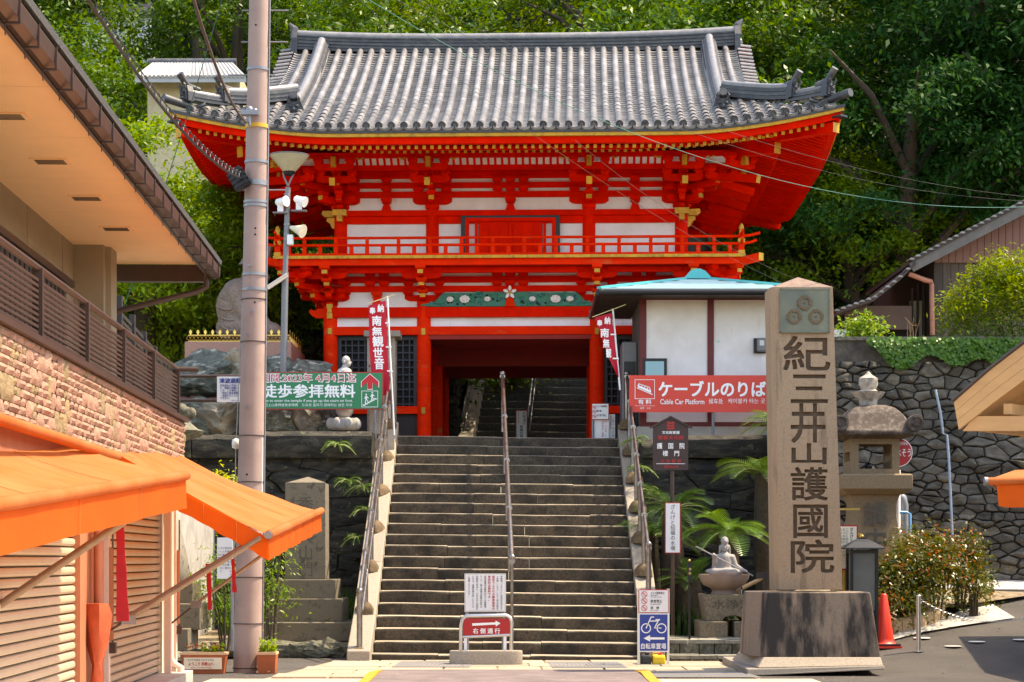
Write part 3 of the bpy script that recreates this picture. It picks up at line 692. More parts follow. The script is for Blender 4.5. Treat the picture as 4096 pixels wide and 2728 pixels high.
for s_ in (-1, 1):
    for i in range(1, 13): inst('rail_post' if i % 2 else 'rail_stub_post', pst if i % 2 else pst2, gate, TX(s_ * (BX - .07), BY + .11 + i * .577, 7.05, R(90)))
    q = MB().box(-.05, .05, -.05, .05, 0, .40); p = q.build('corner_post', REDW, gate, False, TX(s_ * (BX - .07), BY + .11, 7.0))
    MB().lathe([(.04, .36), (.05, .40), (.035, .44), (.05, .48), (.03, .55), (.005, .57)], 10).build('giboshi_finial', YEL, p, 60, TX(s_ * (BX - .07), BY + .11, 7.0))
    for z in (.0, .21): MB().box(-.062, .062, -.062, .062, z, z + .075).build('post_fitting', YEL, p, False, TX(s_ * (BX - .07), BY + .11, 7.0))
    q = MB().beam((0, 0, 0), (.35, -.35, .04), .12, .13, 0); q.build('balcony_corner_beam', REDW, gate, False, TX(s_ * (BX - .1), BY + .12, 6.87) @ Matrix.Diagonal((s_, 1, 1, 1)))
    q = MB().beam((.355, -.355, .04), (.36, -.36, .04), .125, .135, 0); q.build('beam_end_cap', YEL, gate, False, TX(s_ * (BX - .1), BY + .12, 6.87) @ Matrix.Diagonal((s_, 1, 1, 1)))
def bracket_low(name, M, sc=1.):
    mb = MB(); block(mb, 0, 0, 0, .25, .11)
    mb.prism([(p[0], p[1] + .11) for p in armpoly(.36, .115)], 'xz', -.055, .055)
    outarm(mb, .1, -.34 * sc, .11, .11, .10); outarm(mb, .1, -.62 * sc, .29, .11, .10); outarm(mb, .1, -.92 * sc, .47, .11, .10)
    mb.prism([(p[0], p[1] + .455) for p in armpoly(.37, .11)], 'xz', -.60 * sc - .05, -.60 * sc + .05)
    root = mb.build(name, RED, gate, False, M)
    def sub(nm, m_, f): q = MB(); f(q); q.build(nm, m_, root, False, M)
    for y, z in ((-.29 * sc, .22), (-.58 * sc, .395), (-.86 * sc, .58)): sub('bearing_block', REDW, lambda q: block(q, 0, y, z, .19, .085))
    for dx in (-.29, .29):
        sub('bearing_block', RED, lambda q: block(q, dx, -.60 * sc, .565, .18, .095)); sub('bearing_block', RED, lambda q: block(q, dx, -.03, .22, .19, .09)); sub('bearing_block', RED, lambda q: block(q, dx, -.03, .395, .19, .09))
    for y, z in ((-.34 * sc, .155), (-.62 * sc, .335), (-.92 * sc, .515)): sub('arm_end', YEL, lambda q: q.box(-.051, .051, y - .004, y + .02, z, z + .065))
    return root
lowb = [bracket_low('lower_bracket_set', TX(x, 37.5, 6.17)) for x in LX]
for s_ in (-1, 1):
    for y in LY: clone(lowb[1], TX(s_ * 3.38, y, 6.17, s_ * R(90)))
    bracket_low('lower_corner_bracket', TX(s_ * 3.38, 37.5, 6.172, s_ * R(45)), 1.3)
    MB().box(s_ * (3.38 + .62) - .05, s_ * (3.38 + .62) + .05, 37.0, 43.3, 6.73, 6.83).build('balcony_bearer', RED, gate)
MB().box(-4.1, 4.1, 36.85, 36.95, 6.73, 6.83).build('balcony_bearer', RED, gate)
MB().box(-4.0, 4.0, 36.7, 37.5, 6.90, 6.946).build('balcony_underside', REDW, gate)
# hidden core that closes the upper storey
MB().box(-3.1, 3.1, 37.76, 42.7, 7.0, 9.1).build('storey_core', DARK, gate)
PV = Vector((XC, 37.0, 0)); gate.matrix_basis = T(PV) @ Matrix.Rotation(R(-1.95), 4, 'Z') @ T(-PV) @ gate.matrix_basis     # the gate is turned slightly to the right
OFF = Vector((0, 0, 0))
# ================================================================ ground
def gz(x, y):
    z = .155 * max(0, y - 25.4) * sstep(3.3, 5.6, x)
    if y > 33: z = min(z, .155 * 7.8)
    return z + .012 * noise.noise((x * .4, y * .4, 0))
mb = MB(); gx = [-60, -30, -14, -9] + [-7 + .35 * i for i in range(58)] + [14, 18, 30, 60]; gy = [-20, -5, 5] + [10 + .45 * i for i in range(54)] + [36, 45]
mb.loft([[(x, y, gz(x, y)) for x in gx] for y in gy], cap=False, closed=False)
g = mb.build('ground', ASPH, None, 80); tag(g, kind='structure')
mb = MB(); mb.box(-30, -2.0, 34.0, 46, 3.2, 3.5).box(-2.0, 2.0, 34.72, 46, 3.2, 3.5).box(2.0, 30, 34.0, 46, 3.2, 3.5)
tag(mb.build('terrace', mat('packed_earth', (.42, .35, .27), .95, .2, 5, .2, 60, col2=(.34, .28, .2), amt=.4)), kind='structure')  # ground colour lightened to bounce light up onto the eaves
# hill behind
mb = MB(); ys = [45.8, 47, 50, 54, 58, 62, 68, 76, 90, 120]; xs_ = [-70 + 5 * i for i in range(29)]
def hz_(x, y): return 3.3 + .0 + max(0, y - 46.5) * .72 + (1.2 if x > 5 else 0) * sstep(46, 49, y) + 1.2 * noise.noise((x * .12, y * .12, 3)) * sstep(46, 50, y) if True else 0
mb.loft([[(x, y, hz_(x, y)) for x in xs_] for y in ys], cap=False, closed=False)
tag(mb.build('hillside', mat('forest_floor', (.035, .045, .015), .95, .5, 1.5, .5, 6, col2=(.02, .015, .008), amt=.4)), kind='structure')

tag(MB().add([(-4.2, -6, .012), (4.2, -6, .012), (3.6, 24.0, .010), (-3.6, 24.0, .010)], [(0, 1, 2, 3)]).build('bounce_pavement', mat('bounce_stone', (.46, .37, .27), .85, .12, 4, .2, 60, col2=(.36, .28, .2), amt=.3)), kind='structure')  # unseen pale paving added to bounce warm light onto facades and soffits
# ================================================================ main staircase
TILT = -.011
stair = thing('stone_staircase', 'broad flight of worn stone steps rising to the gate', 'staircase', (0, 28.3, 0))
NX0, NX1, D0, TR = -1.97, 1.84, 28.3, .32
RIS = (3.58 - .10) / 20
rnd = random.Random(11)
def stepblock(x0, x1, y0, y1, z0, z1, seed):
    """one dressed step stone: rounded, worn and slightly sagging front edge"""
    mb = MB(); n = max(3, int((x1 - x0) / .16)); rings = []; rr = random.Random(seed); jit = rr.uniform(-.006, .006)
    for i in range(n + 1):
        x = x0 + (x1 - x0) * i / n; e = .018 * noise.noise((x * 2.1, y0 * 3, 1)) + .007 * noise.noise((x * 9, y0 * 3, 5)); t = TILT * (x - NX0) + jit
        wv = .010 * noise.noise((x * 1.7, y0, 9)); r2 = .02 + .012 * noise.noise((x * 3, z0 * 7, 2))
        if i in (0, n): r2 += .012
        zt = z1 + t + wv * .5
        rings.append([(x, y0 + e + .012, z0 + t - .02), (x, y0 + e, zt - r2 * 1.3), (x, y0 + e + r2 * .3, zt - r2 * .35), (x, y0 + e + r2, zt), (x, y1, zt + .002), (x, y1, z0 + t - .02)])
    mb.loft(rings)
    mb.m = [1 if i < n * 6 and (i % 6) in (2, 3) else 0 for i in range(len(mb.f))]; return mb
for k in range(0, 21):
    z1 = .10 + RIS * k; z0 = z1 - (RIS if k else .12); y0 = D0 + TR * k
    cuts = [NX0 - (.28 if k == 0 else 0)]; c = cuts[0]
    while True:
        c += rnd.uniform(.75, 1.75)
        if c > NX1 - .45: break
        cuts.append(c)
    cuts.append(NX1 + (.1 if k == 0 else 0))
    for a, b in zip(cuts, cuts[1:]):
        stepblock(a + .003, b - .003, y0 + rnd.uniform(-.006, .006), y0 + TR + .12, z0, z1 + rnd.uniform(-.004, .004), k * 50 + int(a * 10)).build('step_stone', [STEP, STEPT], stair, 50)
# sloping cheek stones and their mortar mounds
sl_ = RIS / TR
def chz(y): return .10 + (y - D0) * sl_ + .10
for xa, xb, nm in ((-2.31, -1.985, 'left'), (1.85, 2.14, 'right')):
    y = 27.95; tz = TILT * (xa - NX0)
    while y < 34.9:
        ln = rnd.uniform(.9, 1.5); y2 = min(35.0, y + ln)
        mb = MB(); mb.prism([(y + .004, max(.0, chz(y) + tz - .6)), (y2 - .004, max(0, chz(y2) + tz - .6)), (y2 - .004, chz(y2) + tz), (y + .004, max(chz(y) + tz, .16))], 'yz', xa, xb)
        mb.build('cheek_stone', GRANL, stair, bevel=.015); y = y2
# retaining walls made of separate stones
def cells(w_, h_, cw, asp, seed, jit=.42):
    rr = random.Random(seed); nx, ny = max(1, round(w_ / cw)), max(1, round(h_ * asp / cw)); H = h_ * asp; pts = []
    for j in range(ny):
        for i in range(nx): pts.append(((i + .5 + (.5 if j % 2 else 0) * .8 + rr.uniform(-jit, jit)) * w_ / nx, (j + .5 + rr.uniform(-jit, jit)) * H / ny))
    if cw < .4: pts = [p for p in pts if rr.random() > .26]
    out = []
    for k, p in enumerate(pts):
        poly = [(0, 0), (w_, 0), (w_, H), (0, H)]
        near = sorted((q for q in pts if q is not p), key=lambda q: (q[0] - p[0]) ** 2 + (q[1] - p[1]) ** 2)[:16]
        for q in near:
            mx, my = (p[0] + q[0]) / 2, (p[1] + q[1]) / 2; dx, dy = q[0] - p[0], q[1] - p[1]; np_ = []
            for a, b in zip(poly, poly[1:] + poly[:1]):
                fa = (a[0] - mx) * dx + (a[1] - my) * dy; fb = (b[0] - mx) * dx + (b[1] - my) * dy
                if fa <= 0: np_.append(a)
                if fa * fb < 0: t = fa / (fa - fb); np_.append((a[0] + (b[0] - a[0]) * t, a[1] + (b[1] - a[1]) * t))
            poly = np_
            if len(poly) < 3: break
        if len(poly) >= 3: out.append([(u, v / asp) for u, v in poly])
    return out
def stone_wall(parent, O, U, V, w_, h_, cw, asp, seed, material, bulge=.08, gap=.014, topf=None, core=True, limit=300, soft=False):
    O, U, V = Vector(O), Vector(U).normalized(), Vector(V).normalized(); N = U.cross(V).normalized(); rr = random.Random(seed + 1)
    if N.y > 0 and abs(N.y) > .5: N = -N
    if core:
        mb = MB(); a = [O, O + U * w_, O + U * w_ + V * h_, O + V * h_]; mb.loft([[p - N * .03 for p in a], [p - N * .5 for p in a]]); mb.build('wall_core', MORT, parent)
    polys = sorted(cells(w_, h_, cw, asp, seed), key=lambda q: -abs(sum(a[0] * b[1] - b[0] * a[1] for a, b in zip(q, q[1:] + q[:1])))); cnt = 0; rest = MB()
    for poly in polys:
        c = (sum(p[0] for p in poly) / len(poly), sum(p[1] for p in poly) / len(poly))
        if topf and c[1] > topf(c[0]): continue
        # refine polygon and shrink
        ref = []
        for a, b in zip(poly, poly[1:] + poly[:1]):
            ref.append(a); L_ = math.hypot(b[0] - a[0], b[1] - a[1])
            if L_ > cw * .28: ref.append(((a[0] + b[0]) / 2 + rr.uniform(-.05, .05) * L_, (a[1] + b[1]) / 2 + rr.uniform(-.05, .05) * L_))
        size = math.sqrt(abs(sum(a[0] * b[1] - b[0] * a[1] for a, b in zip(ref, ref[1:] + ref[:1]))) / 2)
        if size < .03: continue
        bl = bulge * rr.uniform(.5, 1.3) * min(1, size / (cw * .7)); tx, tz_ = rr.uniform(-.35, .35), rr.uniform(-.35, .35)
        def ring(sh, dep, nzs=0.):
            o_ = []
            for p in ref:
                dx, dy = p[0] - c[0], p[1] - c[1]; dl = math.hypot(dx, dy) + 1e-6; kk = max(.05, 1 - gap / dl) * sh
                u, v = c[0] + dx * kk, c[1] + dy * kk
                d = dep * bl + (dx * tx + dy * tz_) * .25 * sh * (dep > 0) + nzs * bl * noise.noise((u * 5, v * 5, seed))
                o_.append(O + U * u + V * v + N * d)
            return o_
        mb = MB() if cnt < limit else rest
        mb.loft([ring(1, -.5), ring(1, .62), ring(.97, .85, .4), ring(.78, 1.0, 1.0), ring(.45, 1.1, 1.5), ring(.15, 1.1, 1.5)] if soft else [ring(1, -.8), ring(1, .2), ring(.94, .7, .5), ring(.74, 1.0, 1.0), ring(.45, 1.1, 1.3), ring(.15, 1.1, 1.3)])
        if cnt < limit: mb.build('stone', material, parent, 35)
        cnt += 1
    if rest.v: rest.build('stone_field', material, parent, 35, kind='stuff')
wl = thing('retaining_wall', 'dark mossy retaining wall of large flat stones beside the steps on the utility pole side', 'stone wall', (-5, 33.2, 0))
stone_wall(wl, (-7.2, 33.05, 0), (1, 0, 0), (0, .06, 1), 4.9, 3.15, .85, 2.6, 5, WSTONE, .08, .002, soft=True)
for i, (xa, xb, zt) in enumerate(((-7.2, -5.3, 3.55), (-5.28, -4.2, 3.5), (-4.18, -2.32, 3.56))):
    mb = MB(); n = 8; rings = []
    for k in range(n + 1):
        x = xa + (xb - xa) * k / n; o_ = .05 * noise.noise((x * 1.5, i, 0)); q = .03 * noise.noise((x * 4, i, 4))
        rings.append([(x, 33.06 + o_, 3.12), (x, 33.0 + o_ + q, 3.25), (x, 33.02 + o_, zt - .08 + q), (x, 33.12 + o_, zt + q), (x, 34.1, zt), (x, 34.1, 3.12)])
    mb.loft(rings); mb.build('cap_stone', WSTONE, wl, 40)
wr = thing('retaining_wall', 'dark retaining wall of large flat stones behind the sago palms', 'stone wall', (5, 33.2, 0))
stone_wall(wr, (2.15, 33.05, 0), (1, 0, 0), (0, .06, 1), 4.2, 3.15, .8, 2.8, 8, WSTONE, .08, .002, soft=True)
for i, (xa, xb, zt) in enumerate(((2.16, 2.62, 3.42), (2.64, 4.3, 3.5), (4.32, 6.3, 3.46))):
    mb = MB(); n = 8; rings = []
    for k in range(n + 1):
        x = xa + (xb - xa) * k / n; o_ = .05 * noise.noise((x * 1.5, i + 7, 0)); q = .03 * noise.noise((x * 4, i, 4))
        rings.append([(x, 33.06 + o_, 3.12), (x, 33.0 + o_ + q, 3.25), (x, 33.02 + o_, zt - .08 + q), (x, 33.12 + o_, zt + q), (x, 34.1, zt), (x, 34.1, 3.12)])
    mb.loft(rings); mb.build('cap_stone', WSTONE, wr, 40)
# boulders: hulls of random points, chiselled
def rock(name, c, size, seed, material, parent=None, flat=.0, nz=.05, n=26, rot=0, sub=2):
    rr = random.Random(seed); bm = bmesh.new(); M = Matrix.Translation(Vector(c)) @ Matrix.Rotation(rot, 4, 'Z')
    for _ in range(n):
        v = Vector((rr.gauss(0, 1), rr.gauss(0, 1), rr.gauss(0, 1))).normalized() * rr.uniform(.8, 1)
        v = Vector((max(-.8, min(.8, v.x)), max(-.75, min(.75, v.y)), max(-.8, min(.8, v.z))))
        bm.verts.new((v.x * size[0] * .62, v.y * size[1] * .62, v.z * size[2] * .62))
    bmesh.ops.convex_hull(bm, input=bm.verts)
    for v in [v for v in bm.verts if not v.link_faces]: bm.verts.remove(v)
    bmesh.ops.subdivide_edges(bm, edges=bm.edges, cuts=sub, use_grid_fill=True)
    bmesh.ops.triangulate(bm, faces=bm.faces)
    sm = min(size)
    for v in bm.verts:
        p = v.co / sm; q = Vector((p.x, p.y, p.z * 2.2)) + Vector((seed * 3.1, 0, 0))
        r_ = abs(noise.noise(q * 1.6)) * -1.2 + .5 * noise.noise(q * 4) + .3 * noise.noise(q * 9)
        v.co += v.co.normalized() * nz * sm * 1.5 * r_
    bmesh.ops.recalc_face_normals(bm, faces=bm.faces)
    me = bpy.data.meshes.new(name); bm.to_mesh(me); bm.free(); me.materials.append(material)
    for p in me.polygons: p.use_smooth = True
    me.set_sharp_from_angle(angle=R(14))
    o = bpy.data.objects.new(name, me); link(o, parent, M); return o
# ================================================================ handrails
def rail_thing(name, label, x, ya, yb, dz, x2=None, posts=7, mounds=True, two=True, r=.027):
    x2 = x if x2 is None else x2
    t = thing(name, label, 'handrail', (x, ya, chz(ya)), 0)
    za, zb = chz(ya) + dz - .12, chz(yb) + dz - .12
    tube_ = MB().tube([(x, ya, za), (x2, yb, zb)], r, 10); tube_.build('top_rail', RAILM, t, 60)
    if two: MB().tube([(x + .03, ya + .1, za - .22), (x2 + .03, yb, zb - .22)], r * .8, 8).build('lower_rail', RAILM, t, 60)
    for i in range(posts):
        y = ya + (yb - ya) * i / (posts - 1); xx = x + (x2 - x) * i / (posts - 1)
        zt = chz(y) + dz - .12; z0 = chz(y) - .02 if mounds else chz(y) - .10
        if i == 0: z0 = .2
        p = MB().tube([(xx, y, z0), (xx, y, zt + .02)], .042 if mounds else .024, 10).build('post', RAILM, t, 60)
        MB().lathe([(.02, -.03), (.048, -.028), (.048, .028), (.02, .03)], 10, (xx, y, zt), axis='Y').build('collar', RAILM, p, 60)
        if i in (0, posts - 1): MB().sphere((xx, y, zt + .055), .05, 10, 8).build('ball_cap', RAILM, p, 60)
        if mounds:
            MB().lathe([(.15, -.06), (.14, .03), (.09, .10), (.05, .13)], 8, (xx, y, chz(y)), wob=lambda q, k: 1 + .15 * math.sin(3 * q + y)).build('mortar_base', CONCB, p, 50)
    return t
CONCB = mat('brown_mortar', (.17, .11, .055), .9, .3, 12, .5, 50, col2=(.08, .055, .03), amt=.4)
rail_thing('handrail', 'dark metal handrail on the stair cheek beside the utility pole', -2.14, 28.08, 34.85, .98)
rail_thing('handrail', 'shiny metal handrail on the stair cheek beside the brown notice board', 2.0, 29.3, 34.85, .98)
rail_thing('handrail', 'slim steel handrail running up the middle of the steps', 0.0, 28.95, 34.85, .98, -.165, 5, False, False, .034)
# ================================================================ paving at the foot of the steps
pv = tag(MB().add([(-3.0, 24.0, .004), (3.0, 24.0, .004), (2.75, 28.4, .006), (-2.5, 28.4, .006)], [(0, 1, 2, 3)]).build('paving_bed', mat('joint_sand', (.30, .24, .16), .95, .2, 20)), kind='structure')
rr = random.Random(4)
for j, (ya, yb) in enumerate(((27.35, 28.15), (26.55, 27.33), (25.7, 26.53), (24.9, 25.68), (24.1, 24.88))):
    x = -2.42 - j * .1 - (0 if j % 2 else .1)
    while x < 2.7:
        wd_ = rr.uniform(.55, 1.05); xb = min(x + wd_, 2.9)
        q = rr.uniform(-.02, .02)
        MB().frus(((x + xb) / 2, (ya + yb) / 2 + q), xb - x - .02, yb - ya - .02, xb - x - .035, yb - ya - .035, .0, .022 + rr.uniform(0, .006)).build('paving_slab', PAVE, pv); x = xb
# rubber mats
RUB = mat('grey_rubber', (.17, .165, .17), .8, .1, 4, .3, 20)
def ribmat(label, x0, x1, y0, y1, sh, z=.03):
    mb = MB(); n = int((x1 - x0) / .055)
    for i in range(n):
        a = x0 + (x1 - x0) * i / n; b = x0 + (x1 - x0) * (i + .82) / n; c = x0 + (x1 - x0) * (i + 1) / n
        mb.add([(a, y0, z), (b, y0, z), (b + sh, y1, z), (a + sh, y1, z)], [(0, 1, 2, 3)]); mb.add([(b, y0, z - .008), (c, y0, z - .008), (c + sh, y1, z - .008), (b + sh, y1, z - .008)], [(0, 1, 2, 3)])
    mb.box(x0, x1, y0, y0 + .01, .02, z - .009)
    tag(mb.build('ribbed_mat', RUB), label, 'rubber mat')
ribmat('grey ribbed rubber mat at the foot of the steps, between stair cheek and barrier stone', -1.58, -.55, 26.25, 27.75, .04)
ribmat('grey ribbed rubber mat at the foot of the steps, between barrier stone and bicycle sign', .53, 1.52, 26.1, 27.6, -.05)
ribmat('grey ribbed rubber mat lying in the shade of the inscribed pillar', 1.55, 3.0, 24.0, 25.2, -.1)
# brown steel ramp plate with yellow edges at the front
pl_ = thing('ramp_plate', 'worn purple brown ramp plate with yellow edge strips before the steps', 'ramp', (0, 24.8, .03))
MB().box(-1.62, 1.55, 21.0, 25.2, .028, .055).build('plate', mat('plate_brown', (.17, .13, .125), .75, .2, 3, .2, 50, col2=(.11, .085, .08), amt=.4, col3=(.45, .38, .34), amt3=.1, scale3=7), pl_)
MB().box(-1.62, 1.55, 25.2, 25.26, .028, .05).build('front_strip', mat('strip_tan', (.55, .40, .24), .7), pl_)
YSTR = mat('yellow_strip', (.50, .26, .02), .6, .15, 10)
for xa, xb in ((-1.75, -1.63), (1.57, 1.69)):
    mb = MB(); mb.loft([[(xa + (.07 if y > 25 else 0) * (1 if xa < 0 else -1), y, .03), (xb, y, .03), (xb, y, .055 + z), (xa + (.07 if y > 25 else 0) * (1 if xa < 0 else -1), y, .05 + z)] for y, z in ((21, 0), (23.6, .0), (24.4, .02), (25.2, .0))]); mb.build('yellow_edge', YSTR, pl_)
# fallen light: low bed on the left with edging stones
bed = tag(MB().add([(-7, 29.6, .19), (-2.32, 29.5, .19), (-2.32, 33.2, .3), (-7, 33.2, .3)], [(0, 1, 2, 3)]).build('planting_bed', mat('bed_soil', (.30, .23, .15), .95, .3, 9, .5, 40, col2=(.14, .10, .06), amt=.5)), kind='structure')
for i, (px, wd_, h_, Y) in enumerate(((800, .5, .30, 29.1), (860, .45, .26, 29.4), (905, .62, .34, 29.0), (960, .4, .3, 29.5), (1040, .5, .32, 29.35), (1115, 1.0, .34, 29.35), (1240, .85, .36, 29.3), (1345, .55, .42, 29.35), (1400, .35, .32, 29.4))):
    o = rock('edging_stone', (PXX(px, Y), Y, .10), (wd_, .45, h_), 30 + i, MOSSY, None, nz=.06)
    tag(o, ['small pale edging stone at the corner of the shop plinth', 'flat pale edging stone next to the shop corner', 'broad brown edging stone behind the flower trough', 'pale edging stone half hidden by the utility pole', 'edging stone just past the utility pole, under the stele plinth', 'long dark edging stone below the stele plinth', 'wide dark edging stone below the stele, next to last', 'tall dark edging stone close to the stair cheek', 'smallest dark edging stone touching the stair cheek'][i], 'edging stone', 'edging stones of the bed beside the steps')
# ================================================================ shop house on the left
BEI = mat('beige_wall', (.42, .33, .23), .9, .08, 3, .15, 120)
SOFF = mat('soffit_board', (.93, .62, .36), .8, .05, 2, .05, 80)  # beige board with the awning's orange bounce light put into the colour
SHUT = mat('shutter_metal', (.60, .47, .34), .45, .06, 4)
PINKM = mat('pink_cream_paint', (.68, .52, .44), .5, .06, 5)
TERRA = mat('orange_brown_paint', (.42, .15, .08), .55, .1, 4)
SHIN = mat('granular_shingle', (.055, .055, .06), .7, .4, 120, .6, 200, col2=(.16, .16, .17), amt=.3)
CLAD = mat('pink_cladding', (.38, .205, .14), .85, .25, 14, 1., 24, col2=(.46, .27, .19), amt=.4, rnd=.14)
CLADT = mat('tan_cladding', (.30, .21, .105), .85, .2, 14, 1., 24, col2=(.37, .26, .14), amt=.4, rnd=.14)
FAB = mat('orange_canvas', (.56, .135, .016), .8, .15, 2.2, .4, 5, col2=(.60, .22, .075), amt=.45, edge=.22, trans=.42, col3=(.42, .15, .05), amt3=.10, scale3=3, e3=.1)
FABD = mat('orange_valance', (.74, .13, .006), .75, .10, 2, .1, 10, trans=.55)
house = thing('shop_house', 'two storey shop with brown balcony rail, stone clad parapet and roller shutters', 'house', (-3.78, 23.2, 0), .037)
HM = local(house)
def hb(name, m_, *boxes, parent=None, **k):
    mb = MB()
    for b in boxes: mb.box(*b)
    return mb.build(name, m_, parent or house, world=HM, **k)
# parapet with split-face cladding stones (local x outwards, y along the street, y=0 far end)
par = hb('parapet', BEI, (-.18, -.035, -16, 0, 2.40, 3.03))
hb('parapet_cap', BRNM, (-.20, .03, -16, .03, 3.03, 3.075))
rr = random.Random(21); cl_me = {}
def cladstone(L_, h_, seed):
    q = random.Random(seed); mb = MB(); nx, nz_ = max(2, int(L_ / .05)), max(2, int(h_ / .035)); V = [[None] * (nx + 1) for _ in range(nz_ + 1)]
    rings = []
    for j in range(nz_ + 1):
        row = []
        for i in range(nx + 1):
            e = 0 if (i in (0, nx) or j in (0, nz_)) else .017 + q.uniform(-.010, .012)
            row.append((e, L_ * i / nx, h_ * j / nz_))
        rings.append(row)
    mb.loft(rings, cap=False, closed=False)
    edge = [(0, L_ * i / nx) for i in range(nx + 1)]
    mb.box(-.04, .0, .0, L_, 0, h_); return mb
meshes = {}; rows = 10; H = .6275 / rows; LEN = 10.4; units = int(LEN / H); occ = [[False] * rows for _ in range(units)]; laid = []
for u in range(units):
    for r_ in range(rows):
        if occ[u][r_]: continue
        opts = [(3, 1, 0), (4, 1, 0), (5, 1, 0), (3, 2, 0), (4, 2, 0), (4, 3, 0), (2, 3, 1), (3, 3, 1), (3, 1, 0), (2, 1, 1), (4, 2, 0), (1, 3, 1)]; rr.shuffle(opts)
        for du, dr, tan in opts + [(2, 1, 0), (1, 1, 0)]:
            if u + du <= units and r_ + dr <= rows and all(not occ[u + a][r_ + b] for a in range(du) for b in range(dr)): break
        for a in range(du):
            for b in range(dr): occ[u + a][r_ + b] = True
        key = (du, dr, tan, rr.randrange(3))
        if key not in meshes: meshes[key] = cladstone(du * H - .005, dr * H - .005, du * 100 + dr * 10 + key[3]).mesh('cladding_stone', CLADT if tan else CLAD, 30)
        laid.append((key, HM @ T((-.024, -LEN + u * H + .003 + LEN - units * H, 2.402 + r_ * H + .003))))
for k_, M in laid[:300]: inst('cladding_stone', meshes[k_], house, M)
for tan in (0, 1):
    q = MB()
    for k_, M in laid[300:]:
        if k_[2] == tan:
            me = meshes[k_]; q.add([M @ v.co for v in me.vertices], [tuple(p.vertices) for p in me.polygons])
    q.build('cladding_stone_field', CLADT if tan else CLAD, house, kind='stuff', world=Matrix.Identity(4))
# balcony rail
for k, yy in enumerate([-.1 - 2.0 * i for i in range(8)]):
    hb('rail_post', BRNM, (-.14, -.06, yy - .025, yy + .025, 3.075, 3.64))
bar = MB().box(-.012, .012, -15.9, 0, -.011, .011).mesh('rail_bar', BRNM)
for i in range(11): inst('rail_bar', bar, house, HM @ T((-.10, -.05, 3.11 + i * .044)))
MB().tube([(-.10, -16, 3.645), (-.10, -.05, 3.645)], .028, 8).build('top_rail', BRNM, house, 60, HM)
MB().tube([(-.10, -.06, 3.645), (.14, -.02, 3.645)], .028, 8).build('rail_return', BRNM, house, 60, HM)
hb('balcony_floor', CONC, (-1.5, -.18, -16, 0, 2.85, 2.95))
# upper wall, dark louvre shutters, pier
hb('upper_wall', BEI, (-1.3, -1.2, -16, -.55, 2.4, 5.0)); hb('corner_pier', BEI, (-1.35, -.86, -.55, 0, 2.4, 5.02))
hb('pier_edge', BEI, (-.858, -.80, -.40, .0, 2.4, 5.02))
lv = MB()
for i in range(60): lv.box(-1.195, -1.165, -14.6 + i * .225, -14.6 + i * .225 + .15, 3.0, 4.42)
lv.build('louvre_slats', mat('dark_louvre', (.05, .04, .038), .5, .2, 6), house, world=HM); hb('louvre_back', DARK, (-1.21, -1.196, -14.7, -1.1, 3.0, 4.45)); hb('louvre_head', BRNM, (-1.2, -1.10, -14.7, -1.0, 4.45, 4.52))
for i in range(6): hb('wall_joint', mat('joint_dark', (.22, .17, .12), .9), (-1.2, -1.197, -1.2 - i * 1.9, -1.19 - i * 1.9, 4.52, 5.0))
# soffit panels, vents, eave
for i in range(9):
    hb('soffit_panel', SOFF, (-1.3, .12, .93 - (i + 1) * 1.82 + .008 + (0 if i else 0), .93 - i * 1.82, 5.0, 5.03))
    if i > 0:
        v = hb('soffit_vent', SOFF, (-.70, -.36, .93 - i * 1.82 - .95, .93 - i * 1.82 - .70, 4.985, 5.0))
        for k in range(5): hb('vent_slot', DARK, (-.66, -.40, .93 - i * 1.82 - .925 + k * .042, .93 - i * 1.82 - .907 + k * .042, 4.982, 4.985), parent=v)
hb('eave_fascia', BRNM, (.12, .15, -16, .95, 4.86, 5.06))
gp = [(.15, 4.94), (.16, 4.86), (.22, 4.83), (.28, 4.86), (.29, 4.955)]
mb = MB(); mb.loft([[(p[0], yy, p[1]) for p in gp + [(q[0] * .99 - .0, q[1] + .012) for q in gp[::-1]]] for yy in (-16, 1.0)]); mb.build('gutter', BRNM, house, world=HM)
clip = MB().box(.14, .30, -.012, .012, 4.965, 4.975).box(.285, .30, -.012, .012, 4.82, 4.975).box(.20, .30, -.01, .01, 4.81, 4.825).box(.20, .205, -.01, .01, 4.74, 4.82).mesh('gutter_bracket', BRNM)
for i in range(27): inst('gutter_bracket', clip, house, HM @ T((0, .75 - i * .6, 0)))
mb = MB(); mb.prism([(.10, 5.06), (.30, 5.0), (.31, 5.05), (-3.0, 6.1), (-3.0, 6.0)], 'xz', -16, .98); mb.build('roof_edge', SHIN, house, world=HM)
# return eave at the far end with its gutter and downpipe
hb('end_fascia', BRNM, (-1.6, .12, .96, .99, 4.80, 5.0)); hb('end_gutter', BRNM, (-1.7, .10, .99, 1.09, 4.80, 4.90))
MB().tube([(.12, .98, 4.88), (.12, .98, 4.74), (.02, .98, 4.68), (-1.08, .7, 4.36), (-1.12, .7, 4.28), (-1.12, .7, 2.5)], .038, 8).build('downpipe', BRNM, house, 50, HM)
